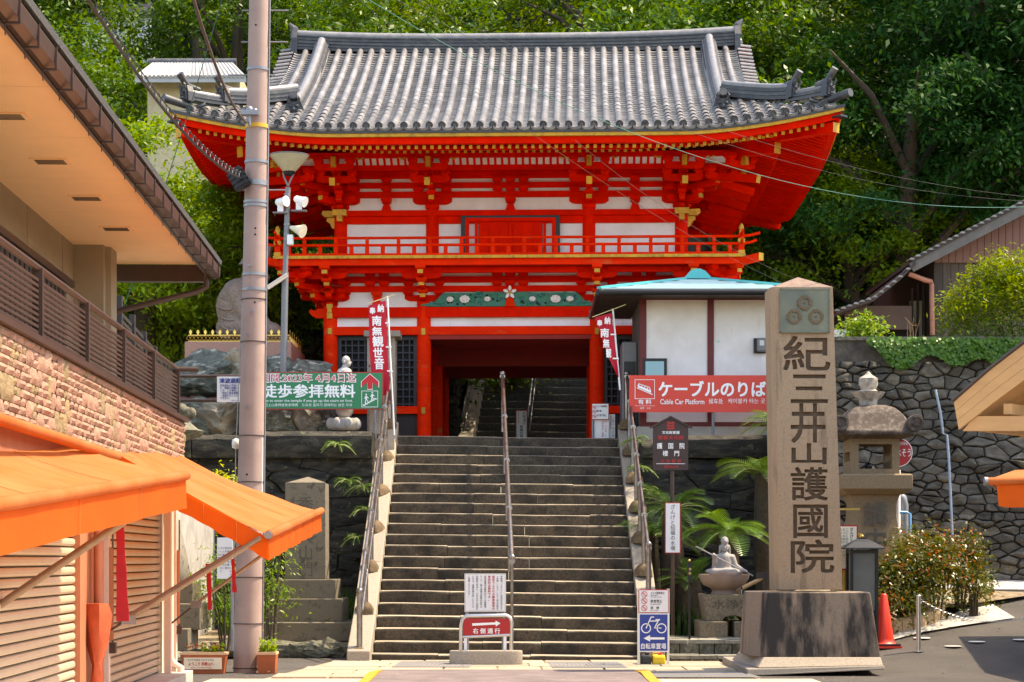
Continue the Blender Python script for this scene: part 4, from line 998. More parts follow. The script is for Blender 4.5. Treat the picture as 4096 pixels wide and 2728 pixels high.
# lower storey
XL = -.24
hb('plinth', CONC, (XL - .4, XL + .3, -16, .15, -.05, .15)); hb('lower_wall', mat('lower_wall', (.50, .42, .34), .85, .1, 3), (XL - .3, XL - .06, -16, .1, .15, 2.4))
hb('shutter_header', TERRA, (XL - .1, XL + .12, -16, .05, 2.12, 2.42))
def shutter(name, y0, y1):
    mb = MB(); z = .16; rings = []
    sec = []
    while z < 2.12:
        sec += [(XL - .05, z), (XL - .012, z + .012), (XL - .004, z + .04), (XL - .012, z + .068), (XL - .05, z + .078)]; z += .082
    me_s = []
    one = MB(); sp = [(-.05, 0), (-.012, .010), (-.002, .026), (-.002, .052), (-.012, .07), (-.05, .078)]
    one.loft([[(p[0], y0, p[1]) for p in sp], [(p[0], y1, p[1]) for p in sp]], cap=True); me = one.mesh('shutter_slat', SHUT)
    base = hb(name, DARK, (XL - .07, XL - .055, y0, y1, .16, 2.12))
    for i in range(24): inst('shutter_slat', me, base, HM @ T((XL, 0, .16 + i * .082)))
shutter('roller_shutter', -4.35, -.42); shutter('roller_shutter', -9.2, -5.75)
hb('shutter_guide', mat('guide_cream', (.62, .58, .5), .5), (XL - .05, XL + .02, -.42, -.30, .15, 2.12)); hb('corner_pier_low', PINKM, (XL - .06, XL + .03, -.30, .02, .15, 2.4))
hb('shutter_guide', TERRA, (XL - .05, XL + .04, -5.75, -5.45, .15, 2.12)); hb('shutter_pier', TERRA, (XL - .06, XL + .02, -5.45, -4.75, .15, 2.12)); hb('shutter_guide', TERRA, (XL - .05, XL + .04, -4.5, -4.35, .15, 2.12))
for yy in (-5.15,): 
    MB().tube([(XL + .10, yy, 2.3), (XL + .10, yy, .25), (XL + .14, yy, .16), (XL + .25, yy, .12)], .045, 10).build('downpipe', TERRA, house, 50, HM)
for z in (1.9, .7): hb('pipe_clamp', TERRA, (XL, XL + .16, -5.21, -5.09, z, z + .1))
MB().tube([(XL + .08, -.18, 2.3), (XL + .08, -.18, .32), (XL + .12, -.18, .24), (XL + .2, -.17, .2), (XL + .2, -.17, -.03)], .04, 10).build('downpipe', PINKM, house, 50, HM)
post_ = []
for yy, nm in ((-5.15 + .35, 'a'), (-.55, 'b'), (-.06, 'c')):
    hb('awning_post', PINKM, (XL + .07, XL + .14, yy - .05, yy + .05, .15, 2.35))
for yy in (-4.8, -.06):
    MB().tube([(XL + .17, yy, 1.9), (XL + .17, yy, .62)], .008, 5).build('chain', BRNM, house, world=HM); hb('winch_bracket', BRNM, (XL + .14, XL + .2, yy - .03, yy + .05, .58, .68)); hb('winch_channel', TERRA, (XL + .145, XL + .175, yy - .02, yy + .02, .7, 1.55))
mb = MB(); mb.lathe([(.10, 1.05), (.12, .95), (.09, .7), (.045, .5), (.06, .38), (.075, .2)], 10, (XL + .12, -5.35, 0), wob=lambda q, k: 1 + .15 * math.sin(4 * q + k)); mb.build('tied_canvas_bag', mat('red_canvas', (.42, .08, .03), .8, .2, 8), house, 50, HM)
# ================================================================ awnings
def awning(label, wall_pts, bar_a, bar_b, valance, side_far=False, group=None, drop=.05):
    """wall_pts: near, far points on the wall; bar_a, bar_b: near, far ends of the front bar"""
    a0, a1, b0, b1 = [Vector(p) for p in (*wall_pts, bar_a, bar_b)]
    t = thing('awning', label, 'awning', (b0 + b1) / 2)
    n, m_ = 44, 16; rings = []
    for i in range(n + 1):
        u = i / n; p, q = a0.lerp(a1, u), b0.lerp(b1, u); row = []
        for j in range(m_ + 1):
            v = j / m_; r_ = p.lerp(q, v); r_.z -= drop * math.sin(math.pi * v) * (1 + .2 * math.sin(u * 9)) - .022 * noise.noise((u * 7 + v * 2, v * 3, n)) - .010 * noise.noise((u * 22, v * 5, 3)) + .02 * math.sin(v * 9 + u * 5) * max(0, u - .7); row.append(r_)
        rings.append(row)
    o = MB().loft(rings, cap=False, closed=False).build('canvas', FAB, t, 60)
    for k in range(1, 4):
        u = k / 4; p, q = a0.lerp(a1, u), b0.lerp(b1, u); pts = []
        for j in range(9):
            v = j / 8; r_ = p.lerp(q, v); r_.z -= drop * math.sin(math.pi * v) * (1 + .2 * math.sin(u * 9)) - .004; pts.append(r_)
        MB().tube(pts, .0022, 4).build('seam', mat('seam_brown', (.45, .14, .03), .8), o)
    MB().tube([b0, b1], .042, 10).build('front_bar', FAB, t, 60)
    for e, f_ in ((b0, b1), (b1, b0)):
        d = (e - f_).normalized(); MB().tube([e, e + d * .05], .036, 10).build('bar_end', GALV, t, 60)
    def val(p, q, nm, nn=30):
        rows = []
        for k in range(5):
            rows.append([p.lerp(q, i / nn) + Vector((.010 * math.sin(i * 1.7) * k / 4, .008 * math.cos(i * 1.1) * k / 4, -.03 - valance * k / 4 + .004 * math.sin(i * .8) * (k == 4))) for i in range(nn + 1)])
        v = MB().loft(rows, cap=False, closed=False).build(nm, FABD, t, 60)
        for k in range(1, 5):
            c = p.lerp(q, k / 5); MB().tube([c + Vector((.004, -.004, -.04)), c + Vector((.004, -.004, -.03 - valance))], .003, 4).build('seam', mat('seam_brown', (.45, .14, .03), .8), v)
    val(b0, b1, 'front_valance')
    val(a0.lerp(b0, .12), b0, 'near_side_valance') if side_far else None
    return t
def hw(x, y, z): return HM @ Vector((x, y, z))
aw1 = awning('big faded orange canvas awning in front of the roller shutters', ((-3.50, 6.5, 1.78), (-3.79, 16.9, 2.45)), (-2.76, 6.5, 1.455), (-2.755, 16.9, 2.155), .245, drop=.03)
aw2 = awning('small sagging orange awning reaching over the flower trough and utility pole foot', ((-3.87, 18.0, 2.60), (-3.98, 22.95, 2.72)), (-2.19, 18.0, 1.665), (-2.19, 22.95, 2.0), .20, side_far=True, drop=.06)
ARM = mat('arm_steel', (.28, .20, .15), .45, .2, 12, metal=.6)
def arm(t, p, q, r=.022, two=False):
    MB().tube([p, q], r, 8).build('support_arm', ARM, t, 60)
    if two: MB().tube([Vector(p) + Vector((0, .06, .03)), Vector(q) + Vector((0, .06, .03))], r * .8, 8).build('support_arm', ARM, t, 60)
arm(aw1, (-3.72, 14.5, 1.11), (-2.8, 14.5, 1.73), .03)
arm(aw2, (-3.45, 18.0, .91), (-2.26, 18.0, 1.64), .024, True); arm(aw2, (-3.6, 22.8, .94), (-2.2, 22.85, 1.97), .02)
for y in (18.0, 22.8):
    z0 = .67 if y == 18 else .66; x0 = -3.83 if y == 18 else -3.95; x1, z1 = (-3.45, .91) if y == 18 else (-3.6, .94)
    MB().tube([(x0, y, z0), (x1, y, z1)], .012, 6).build('threaded_rod', BRNM, aw2); MB().box(x1 - .06, x1 + .06, y - .03, y + .03, z1 - .05, z1 + .03).build('turnbuckle', GALV, aw2)
CLOTH = mat('red_cloth', (.36, .005, .012), .85, .15, 10, .2, 30)
def strap(t, x, y, z0, z1, wd0, wd1):
    rings = [[(x - w_ / 2 - .02 * (1 - k), y, z), (x + w_ / 2 - .02 * (1 - k), y + .01, z), (x + w_ / 2 - .02 * (1 - k), y + .02, z), (x - w_ / 2 - .02 * (1 - k), y + .012, z)] for k, w_, z in [(i / 8, wd0 + (wd1 - wd0) * i / 8 + .006 * math.sin(i * 2), z1 + (z0 - z1) * i / 8) for i in range(9)]]
    MB().loft(rings).build('red_cloth_strap', CLOTH, t)
p = at(490, 2095, 15.0); q = at(470, 2485, 15.0); strap(aw1, p.x, 15.0, q.z, p.z, .05, .095)
p = at(840, 2255, 20.0); q = at(832, 2440, 20.0); strap(aw2, p.x, 20.0, q.z, p.z, .05, .035)
p = at(938, 2235, 21.0); q = at(925, 2370, 21.0); strap(aw2, p.x, 21.0, q.z, p.z, .03, .045)
# awning box along the wall
mb = MB(); mb.tube([(.03, -15.5, 2.37), (.03, -.15, 2.37)], .045, 8); mb.build('awning_roller', FAB, house, 60, HM)
# ================================================================ utility pole
pole = thing('utility_pole', 'tall pinkish grey concrete utility pole with steel bands and step bolts', 'utility pole', (-3.385, 25.6, 0))
zt = 9.4; pxt = PXX(1041, 25.6)
def pc(z): f = z / zt; return Vector((-3.385 + (pxt + 3.385) * f, 25.6, z))
def pr(z): return .183 - .0065 * z
MB().tube([pc(z) for z in (-.1, 2, 4, 6, 8, zt)], [pr(z) for z in (-.1, 2, 4, 6, 8, zt)], 28).build('shaft', POLEC, pole, 60)
def band(z, h=.03, m_=GALV): MB().lathe([(pr(z) + .004, 0), (pr(z) + .012, 0), (pr(z) + .012, h), (pr(z) + .004, h)], 24, pc(z)).build('band', m_, pole, 60)
for py in (1200, 1370, 1375 + 370, 1930, 2110, 2310, 2495, 2672): band(PZ(py, 25.6), .008, BLK)
for py in (1105, 1165, 655, 735, 745, 815, 285, 830): band(PZ(py, 25.6), .035)
band(PZ(515, 25.6), .05, mat('yellow_plastic', (.62, .36, .03), .5))
bolt = MB().tube([(0, 0, 0), (0, -.06, 0)], .012, 8).tube([(0, -.06, 0), (0, -.075, 0)], .02, 8).mesh('step_bolt', GALV)
for py, sx in ((1070, -.3), (1345, -.3), (1630, -.2), (1225 + 30, 0)):
    z = PZ(py, 25.6); c = pc(z); inst('step_bolt', bolt, pole, T((c.x + sx * pr(z), c.y - pr(z) * .94, z)))
long_bolt = MB().tube([(-.30, 0, 0), (.30, 0, 0)], .010, 6).mesh('climbing_bolt', GALV)
for py in (42, 168, 300, 760): c = pc(PZ(py, 25.6)); inst('climbing_bolt', long_bolt, pole, T((c.x + (.08 if py != 300 else -.08), c.y, c.z)))
hole = MB().lathe([(.001, 0), (.013, 0), (.013, .004)], 10, axis='Y').mesh('bolt_hole', DARK)
for py, dx in ((920, .02), (945, .02), (110, -.02), (1215, .03), (1900, -.03), (1995, -.03)):
    z = PZ(py, 25.6); c = pc(z); inst('bolt_hole', hole, pole, T((c.x + dx, c.y - pr(z) - .001, z)))
MB().tube([pc(0) + Vector((.19, -.02, 0)), pc(5) + Vector((.158, -.02, 0)), pc(zt) + Vector((.135, -.02, 0))], .012, 8).build('earth_conduit', GALV, pole, 60)
MB().box(.17, .19, -.09, -.03, 2.2, 3.0).build('number_plate', WHITE, pole, world=T((-3.375, 25.6, 0)))
# service bracket, junction box, wires
bx_ = MB().box(-.09, .09, -.08, .08, -.13, .13)
for k in range(4): bx_.box(-.11, .11, -.1, .1, -.11 + k * .06, -.085 + k * .06)
bx_.build('junction_closure', BLK, pole, world=T(at(955, 715, 25.4)) @ Matrix.Rotation(-.55, 4, 'Y'))
MB().box(-.1, .12, -.1, .0, -.03, .03).tube([(.0, -.05, .05), (.0, -.05, -.16)], .02, 8).sphere((.0, -.05, .04), .05, 8, 6).sphere((.07, -.05, .02), .04, 8, 6).build('insulator_bracket', GALV, pole, 50, T(at(1000, 455, 25.4)))
def wire(label, pts, r=.008, m_=BLK, name='overhead_cable', cat='cable'):
    t = tag(MB().tube(pts, r, 5).build(name, m_, None, 60), label, cat); return t
def sagp(a, b, sag, n=16):
    a, b = Vector(a), Vector(b); return [a.lerp(b, i / n) - Vector((0, 0, sag * 4 * (i / n) * (1 - i / n))) for i in range(n + 1)]
w1 = sagp(at(965, 715, 25.4), at(255, -160, 14.0), .25, 40)
wb = wire('thick black cable bundle with spiral hangers running from the pole over the shop roof', w1, .016)
w1b = [p + Vector((0, 0, .07)) for p in w1]; MB().tube(w1b, .006, 5).build('messenger_wire', BLK, wb)
hel = []; WGD = mat('hanger_grey', (.10, .10, .11), .6)
for i in range(220): 
    k = i / 219 * 40; p = w1[int(k)].lerp(w1[min(40, int(k) + 1)], k - int(k)); hel.append(p + Vector((0, .05 * math.cos(i * .9), .035 + .055 * math.sin(i * .9))))
MB().tube(hel, .004, 4).build('spiral_hanger', WGD, wb)
w2 = sagp(at(985, 490, 25.4), at(740, -120, 16.0), .2, 24); wire('dark twisted service cable rising from the pole insulator', w2, .016, mat('cable_brown', (.05, .035, .03), .6))
wire('thin dark green wire crossing the trees beside the pole', sagp(at(905, -60, 30), at(470, 1300, 31), .15), .007, mat('wire_green', (.02, .07, .05), .5))
GW = mat('wire_pale_green', (.03, .08, .06), .8); WG = mat('wire_grey', (.05, .055, .055), .8)
wire('pale green wire crossing the gate roof down to the cable car kiosk', sagp(at(1400, -30, 24), at(3170, 1150, 34.0), .3, 24), .0022, GW)
wire('upper pale wire passing over the gate roof to the right edge', sagp(at(1480, -60, 22), at(4200, 808, 27), .55, 30), .0020, WG)
wire('second pale wire passing over the gate roof to the right edge', sagp(at(1560, -60, 22), at(4200, 795, 27), .45, 30), .0020, WG)
wire('green wire strung over the gate eaves to the right edge', sagp(at(1380, -60, 22), at(4200, 822, 27), .75, 30), .004, mat('wire_teal', (.02, .16, .13), .7))
wire('slack grey wire by the gate roof ending behind the inscribed pillar', sagp(at(2300, 560, 30), at(3230, 1135, 30), .2), .0022, WG)
gw = thing('guy_wire', 'steel guy wire with white egg insulator beside the utility pole', 'guy wire', (-3.6, 25.8, 0))
MB().tube([at(972, 1150, 25.7), at(945, 1770, 25.8)], .007, 5).tube([at(943, 1795, 25.8), at(935, 2500, 25.9)], .007, 5).build('strand', GALV, gw)
MB().lathe([(.01, -.07), (.05, -.05), (.055, 0), (.05, .05), (.01, .07)], 12, at(944, 1775, 25.8)).build('egg_insulator', mat('porcelain', (.75, .73, .68), .25), gw, 60)
# ================================================================ lamp post with floodlights
LY_ = 34.6
lamp = thing('lamp_post', 'slim grey lamp post with glass bowl lamp, floodlights and horn speaker', 'lamp post', (PXX(1130, LY_), LY_, 3.5))
lx = PXX(1137, LY_)
MB().tube([(PXX(1128, LY_), LY_, 3.45), (PXX(1141, LY_), LY_, PZ(1090, LY_))], .058, 14).build('lower_pole', LGREY, lamp, 60)
MB().tube([(PXX(1141, LY_), LY_, PZ(1090, LY_)), (PXX(1152, LY_), LY_, PZ(750, LY_))], .046, 14).build('upper_pole', LGREY, lamp, 60)
tp = at(1155, 700, LY_)
for s_ in (-1, 1): MB().tube([at(1152, 745, LY_), at(1152 + s_ * 17, 705, LY_), at(1155 + s_ * 22, 690, LY_)], .016, 8).build('fork_arm', LGREY, lamp, 60)
bc = at(1157, 690, LY_)
MB().lathe([(.10, 0), (.11, .02), (.33, .27), (.335, .285), (.32, .285)], 28, bc).build('lamp_bowl', mat('amber_glass', (.62, .55, .36), .25, .1, 6, trans=.35), lamp, 60)
MB().lathe([(.05, -.06), (.10, -.02), (.11, .02), (.05, .04)], 16, bc).build('bowl_holder', BLK, lamp, 60); MB().lathe([(.34, .28), (.345, .30), (.02, .33)], 28, bc).build('bowl_lid', LGREY, lamp, 60); MB().lathe([(.05, .02), (.12, .12), (.10, .2)], 12, bc).build('bulb', WHITE, lamp, 60)
def flood(px, py, dx, dz, Lp=None):
    c = at(px, py, LY_ - .05); d = Vector((dx, -.35, dz)).normalized()
    f = MB().tube([c - d * .09, c - d * .06, c + d * .05, c + d * .13], [.04, .062, .07, .095], 14).build('floodlight', WHITE, lamp, 60)
    MB().box(c.x - .05, c.x + .05, c.y - .03, c.y + .03, c.z - .17, c.z - .04).build('yoke', WHITE, f); MB().box(c.x - .13, c.x + .13, c.y - .04, c.y + .08, c.z - .195, c.z - .175).build('shelf_bracket', LGREY, f)
flood(1122, 808, .55, .02); flood(1196, 800, .85, -.35)
c = at(1180, 915, LY_ - .05); d = Vector((.8, -.4, -.3)).normalized()
MB().tube([c - d * .10, c - d * .02, c + d * .12, c + d * .17], [.03, .05, .095, .12], 14).build('horn_speaker', mat('cream_plastic', (.72, .66, .50), .5), lamp, 60)
MB().box(-.05, .06, -.05, .05, -.09, .09).build('speaker_box', WHITE, lamp, world=T(at(1160, 960, LY_ - .05)), bevel=.02)
for py in (780, 850, 900, 940, 960): MB().lathe([(.05, 0), (.056, 0), (.056, .02), (.05, .02)], 14, at(1148, py, LY_)).build('clamp', GALV, lamp, 60)
ft = MB().beam(at(1070, 1152, LY_ - .1), at(1150, 1100, LY_ - .1), .06, .07); ft.build('tube_lamp', mat('tube_cream', (.75, .62, .5), .4), lamp); MB().beam(at(1066, 1148, LY_ - .1), at(1148, 1094, LY_ - .1), .1, .012).build('tube_lamp_reflector', WHITE, lamp)
# ================================================================ stele on stepped plinth
st = thing('stone_stele', 'lichen spotted granite stele on a three step plinth beside the stairs', 'stele', (PXX(1217, 30.1), 30.3, .2))
def cb(t, nm, m_, xa, xb, Y, d, ya, yb, bev=.012, tw=0):
    return MB().frus(((PXX(xa, Y) + PXX(xb, Y)) / 2, Y + d / 2), PXX(xb, Y) - PXX(xa, Y), d, PXX(xb, Y) - PXX(xa, Y) - tw, d - tw, PZ(yb, Y), PZ(ya, Y)).build(nm, m_, t, bevel=bev)
MSTEL = mat('spotted_granite', (.20, .16, .105), .85, .2, 60, .3, 100, col2=(.24, .20, .15), amt=.4, col3=(.09, .08, .055), amt3=.28, scale3=9, e3=.06)
cb(st, 'plinth_step', MSTEL, 1045, 1420, 29.9, 1.6, 2490, 2565); cb(st, 'plinth_step', MSTEL, 1060, 1370, 30.15, 1.2, 2395, 2491); cb(st, 'plinth_block', MSTEL, 1090, 1343, 30.3, .95, 2318, 2396)
shft = cb(st, 'shaft', MSTEL, 1139, 1303, 30.45, .58, 1930, 2319, .012, .01)
x0, x1, Y = PXX(1147, 30.45), PXX(1303, 30.45), 30.455; z0, z1 = PZ(1930, Y), PZ(1912, Y)
MB().add([(x0, Y, z0), (x1, Y, z0), (x1, Y + .57, z0), (x0, Y + .57, z0), ((x0 + x1) / 2, Y + .28, z1 + .03)], [(0, 1, 4), (1, 2, 4), (2, 3, 4), (3, 0, 4)]).build('cap', MSTEL, st)
CARVE_SHADE = mat('carved_shadow', (.10, .085, .065), .9, .2, 30)  # flat letters, coloured dark to stand in for the shade of carving
text('秀有人山門', PXX(1185, Y), PXX(1262, Y), PZ(2310, Y), PZ(1985, Y), Y - .004, CARVE_SHADE, shft, vertical=True, off=.01)
# second, narrower stele at the shop corner, mostly hidden
s2 = thing('stone_stele', 'tapering stone monument on stacked blocks right behind the shop corner', 'stele', (PXX(690, 27.5), 27.8, 0))
cb(s2, 'plinth_step', MSTEL, 650, 752, 27.3, .9, 2515, 2605); cb(s2, 'plinth_step', MSTEL, 655, 800, 27.6, 1.0, 2415, 2520); cb(s2, 'plinth_block', MSTEL, 665, 770, 27.9, .8, 2330, 2420)
MB().lathe([(.30, PZ(2330, 28)), (.36, PZ(2290, 28)), (.28, PZ(2180, 28)), (.17, PZ(2050, 28))], 10, (PXX(650, 28), 28.2, 0)).build('shaft', GRAN, s2, 50)
MB().lathe([(.15, PZ(1790, 28)), (.3, PZ(1760, 28)), (.55, PZ(1742, 28)), (.6, PZ(1722, 28)), (.5, PZ(1712, 28)), (.2, PZ(1640, 28))], 12, (PXX(640, 28), 28.2, 0)).build('mossy_cap', MOSSY, s2, 50)
MB().sphere(tuple(at(745, 1652, 27.6)), (.10, .1, .09), 10, 8).sphere(tuple(at(720, 1640, 27.65)), (.11, .1, .1), 10, 8).sphere(tuple(at(765, 1655, 27.6)), (.07, .08, .09), 10, 8).build('scroll_corner', MOSSY, s2, 50)
# ================================================================ flower troughs
def trough(label, px0, px1, py0, py1, Y, depth, fl):
    t = thing('flower_trough', label, 'flower trough', (PXX((px0 + px1) / 2, Y), Y, 0), 0, 'flower troughs at the pole foot')
    x0, x1 = PXX(px0, Y), PXX(px1, Y); h = .27; cx = (x0 + x1) / 2; w_ = x1 - x0; TC = mat('terracotta_plastic', (.36, .085, .025), .6, .12, 8)
    MB().frus((cx, Y), w_ * .84, depth * .8, w_ * .95, depth * .95, .0, h - .03).build('trough_body', TC, t)
    MB().frus((cx, Y), w_ * .98, depth * .98, w_, depth, h - .03, h).build('rim', mat('rim_cream', (.68, .42, .24), .6), t)
    MB().box(cx - w_ * .44, cx + w_ * .44, Y - depth * .44, Y + depth * .44, h, h + .006).build('soil', mat('bed_soil', (.3, .23, .15)), t)
    P = []; rr2 = np.random.RandomState(int(px0)); n = 160 if fl else 260
    for i in range(n):
        c = np.array([rr2.uniform(cx - w_ * .40, cx + w_ * .42), Y + rr2.uniform(-.3, .3) * depth, h + abs(rr2.normal(0, .05 if fl else .07)) * (1 if (fl == 0 or rr2.rand() < .9) else 2)])
        if fl: c[0] = cx + w_ * (-.05 + .46 * rr2.rand())
        a = rr2.normal(0, 1, 3); a /= np.linalg.norm(a); b = np.cross(a, [0, 0, 1]); b /= np.linalg.norm(b) + 1e-6; s_ = rr2.uniform(.02, .04)
        P.append([c - a * s_, c + b * s_ * .5, c + a * s_, c - b * s_ * .5])
    quads('leaves', P, leafmat('herb_leaf', (.16, .32, .02), (.32, .42, .04)), t)
    P = []
    for i in range(40 if fl else 6):
        c = np.array([cx + w_ * (rr2.rand() - .5) * .8, Y + rr2.uniform(-.3, .3) * depth, h + rr2.uniform(.05, .11)])
        for k in range(2): P.append([c + [-.012, 0, -.008], c + [.012, .01 * (k - .5), -.008], c + [.012, 0, .008], c + [-.012, 0, .008]])
    quads('flowers', P, mat('marigold', (.75, .16, .02), .6), t)
    return t
t1 = trough('long terracotta flower trough with a welcome label at the pole foot', 722, 913, 2640, 2705, 25.3, .24, 1)
x0, x1, Y = PXX(742, 25.3), PXX(893, 25.3), 25.3 - .125
lb = MB().box(x0, x1, Y - .01, Y - .004, .06, .205).build('label_plate', mat('label_cream', (.80, .66, .48), .5), t1)
text('ようこそ 和歌山へ', x0 + .06, x1 - .10, .105, .15, Y - .013, REDT, lb, off=.02); text('わかやま国体 わかやま大会', x0 + .05, x1 - .1, .165, .19, Y - .013, BLKT, lb); text('提供：うる和歌山市農協', x0 + .09, x1 - .12, .07, .09, Y - .013, REDT, lb)
t2 = trough('short terracotta flower box with leafy herbs on the stair side of the pole', 1030, 1110, 2640, 2705, 25.35, .3, 0)
# ================================================================ figures fused from soft volumes
def figure(name, blobs, voxel, material, parent=None, M=None, smooth=2):
    """blobs: ('s', centre, radii) or ('c', p, q, r0, r1); fused into one continuous skin"""
    mb = MB()
    for b in blobs:
        if b[0] == 's': mb.sphere(b[1], b[2], 16, 12)
        else:
            p, q = Vector(b[1]), Vector(b[2]); n = 7
            mb.tube([p.lerp(q, i / (n - 1)) for i in range(n)], [b[3] + (b[4] - b[3]) * i / (n - 1) for i in range(n)], 12); mb.sphere(p, b[3], 12, 8); mb.sphere(q, b[4], 12, 8)
    o = mb.build(name, material, parent, True, M)
    md = o.modifiers.new('fuse', 'REMESH'); md.mode = 'VOXEL'; md.voxel_size = voxel; md.use_smooth_shade = True
    sm = o.modifiers.new('smooth', 'SMOOTH'); sm.iterations = smooth; sm.factor = .5
    return o
STAT = mat('statue_granite', (.55, .50, .46), .7, .14, 70, .2, 110, col2=(.40, .35, .31), amt=.3)
STATK = mat('grey_statue_stone', (.36, .34, .33), .75, .14, 60, .2, 100, col2=(.25, .23, .22), amt=.3)
STATW = mat('white_statue_stone', (.52, .50, .48), .7, .08, 80, .12, 120, col2=(.55, .54, .53), amt=.25)
STATP = mat('pinkish_statue_stone', (.34, .255, .21), .75, .2, 40, .3, 80, col2=(.21, .155, .13), amt=.4)
# ---------------------------------------------------------------- large seated statue on the granite base
SY = 37.2
big = thing('seated_statue', 'large pinkish stone seated figure with a tall crown, seen in profile behind the pole', 'statue', (PXX(990, SY), SY, PZ(1365, SY)))
def sp(px, py, dy=0): v = at(px, py, SY); return (v.x, v.y + dy, v.z)
u_ = SY / F
figure('body', [('s', sp(962, 1310), (100 * u_, .45, 60 * u_)), ('s', sp(945, 1230), (82 * u_, .42, 100 * u_)), ('s', sp(965, 1165), (75 * u_, .42, 52 * u_)), ('c', sp(960, 1330, .0), sp(1085, 1335, -.1), .24, .17), ('s', sp(1085, 1325, -.05), (45 * u_, .32, 36 * u_)),
    ('c', sp(950, 1180, -.36), sp(985, 1270, -.38), .16, .12), ('c', sp(985, 1270, -.38), sp(1060, 1285, -.2), .12, .08), ('s', sp(1066, 1283, -.15), (.07, .08, .07)),
    ('c', sp(990, 1140), sp(1005, 1100), .17, .14)], .035, STATP, big)
hd = figure('head', [('s', sp(1022, 1092), (52 * u_, .2, 52 * u_)), ('s', sp(1050, 1110), (24 * u_, .12, 32 * u_)), ('s', sp(1073, 1108), (9 * u_, .04, 10 * u_)), ('s', sp(1068, 1122), (8 * u_, .06, 5 * u_)), ('s', sp(1060, 1135), (14 * u_, .09, 10 * u_)), ('s', sp(1005, 1105, -.2), (11 * u_, .05, 24 * u_))], .018, STATP, big, smooth=1)
mb = MB(); pr_ = [(1005, 1060, 52), (1022, 1030, 50), (1035, 1000, 42), (1046, 975, 28), (1055, 955, 10)]
mb.loft([[(sp(c, py)[0] + r_ * u_ * math.cos(t) * 1.0, SY + .8 * r_ * u_ * math.sin(t), sp(c, py)[2]) for t in [2 * math.pi * k / 14 for k in range(14)]] for c, py, r_ in pr_]); mb.prism([(sp(1070, 1060)[0], sp(0, 1075)[2]), (sp(1088, 990)[0], sp(0, 990)[2]), (sp(1078, 985)[0], sp(0, 980)[2]), (sp(1060, 1040)[0], sp(0, 1050)[2])], 'xz', SY - .12, SY + .12)
mb.build('crown', STATP, hd, 50)
rr = random.Random(5)
for k, (pxa, pya, pxb, pyb) in enumerate(((870, 1230, 990, 1215), (880, 1268, 1000, 1262), (880, 1300, 990, 1310), (885, 1190, 985, 1175), (872, 1330, 950, 1338))):
    pts = []
    for i in range(9):
        f = i / 8; v = sp(pxa + (pxb - pxa) * f, pya + (pyb - pya) * f + 26 * math.sin(math.pi * f)); pts.append((v[0], SY - .42 + .12 * abs(f - .5) * 2, v[2]))
    MB().tube(pts, [.005] + [.022] * 7 + [.005], 6).build('robe_fold', STATP, big, 60)
ped = thing('statue_pedestal', 'pink granite pedestal with gilt cresting fence under the large seated figure', 'pedestal', (PXX(965, 36.2), 37, 4.9))
xa, xb = PXX(738, 36.2), PXX(1165, 36.2)
MB().box(xa, xb, 36.2, 38.6, 4.9, PZ(1366, 36.2)).build('granite_block', GRANP, ped, bevel=.02)
mb = MB().box(xa - .05, xb + .30, 36.0, 38.8, 4.3, 4.9); mb.build('lower_block', GRANP, ped)
fz = PZ(1366, 36.2)
fr = MB().box(xa + .06, xb - .04, 36.26, 36.275, fz + .008, fz + .02).box(xa + .06, xb - .04, 36.26, 36.275, fz + .115, fz + .128)
for i in range(27):
    x = xa + .06 + (xb - xa - .1) * i / 26; fr.tube([(x, 36.267, fz + .03), (x + .04, 36.267, fz + .06), (x, 36.267, fz + .12)], .007, 4); fr.tube([(x, 36.267, fz + .03), (x - .04, 36.267, fz + .06), (x, 36.267, fz + .12)], .007, 4)
fr.build('cresting_grille', GOLDT, ped)
sidef = MB().box(xb - .05, xb - .035, 36.28, 38.3, fz + .115, fz + .128).box(xb - .05, xb - .035, 36.28, 38.3, fz + .008, fz + .02)
for i in range(50): y = 36.3 + i * .04; sidef.tube([(xb - .043, y, fz + .03), (xb - .043, y + .02, fz + .12)], .006, 4)
sidef.build('side_grille', GOLDT, ped)
fin = MB().prism([(-.012, 0), (.012, 0), (.04, .07), (.055, .085), (.03, .10), (.045, .13), (.015, .13), (0, .17), (-.015, .13), (-.045, .13), (-.03, .10), (-.055, .085), (-.04, .07)], 'xz', -.006, .006).mesh('cresting_finial', GOLDT)
for i in range(14): inst('cresting_finial', fin, ped, T((xa + .1 + (xb - xa - .2) * i / 13, 36.267, fz + .126)) @ Matrix.Scale(.6, 4))
for i in range(6): inst('cresting_finial', fin, ped, T((xb - .043, 36.4 + i * .36, fz + .126)) @ Matrix.Scale(.6, 4) @ Matrix.Rotation(R(90), 4, 'Z'))
lot = MB()
for k in range(14): t = k * 2 * math.pi / 14; lot.sphere((.16 * math.cos(t), .16 * math.sin(t), .12), (.09, .09, .14), 8, 6)
lot.build('carved_lotus', STATP, ped, 60, T((PXX(1115, 37.8), 37.6, fz)))
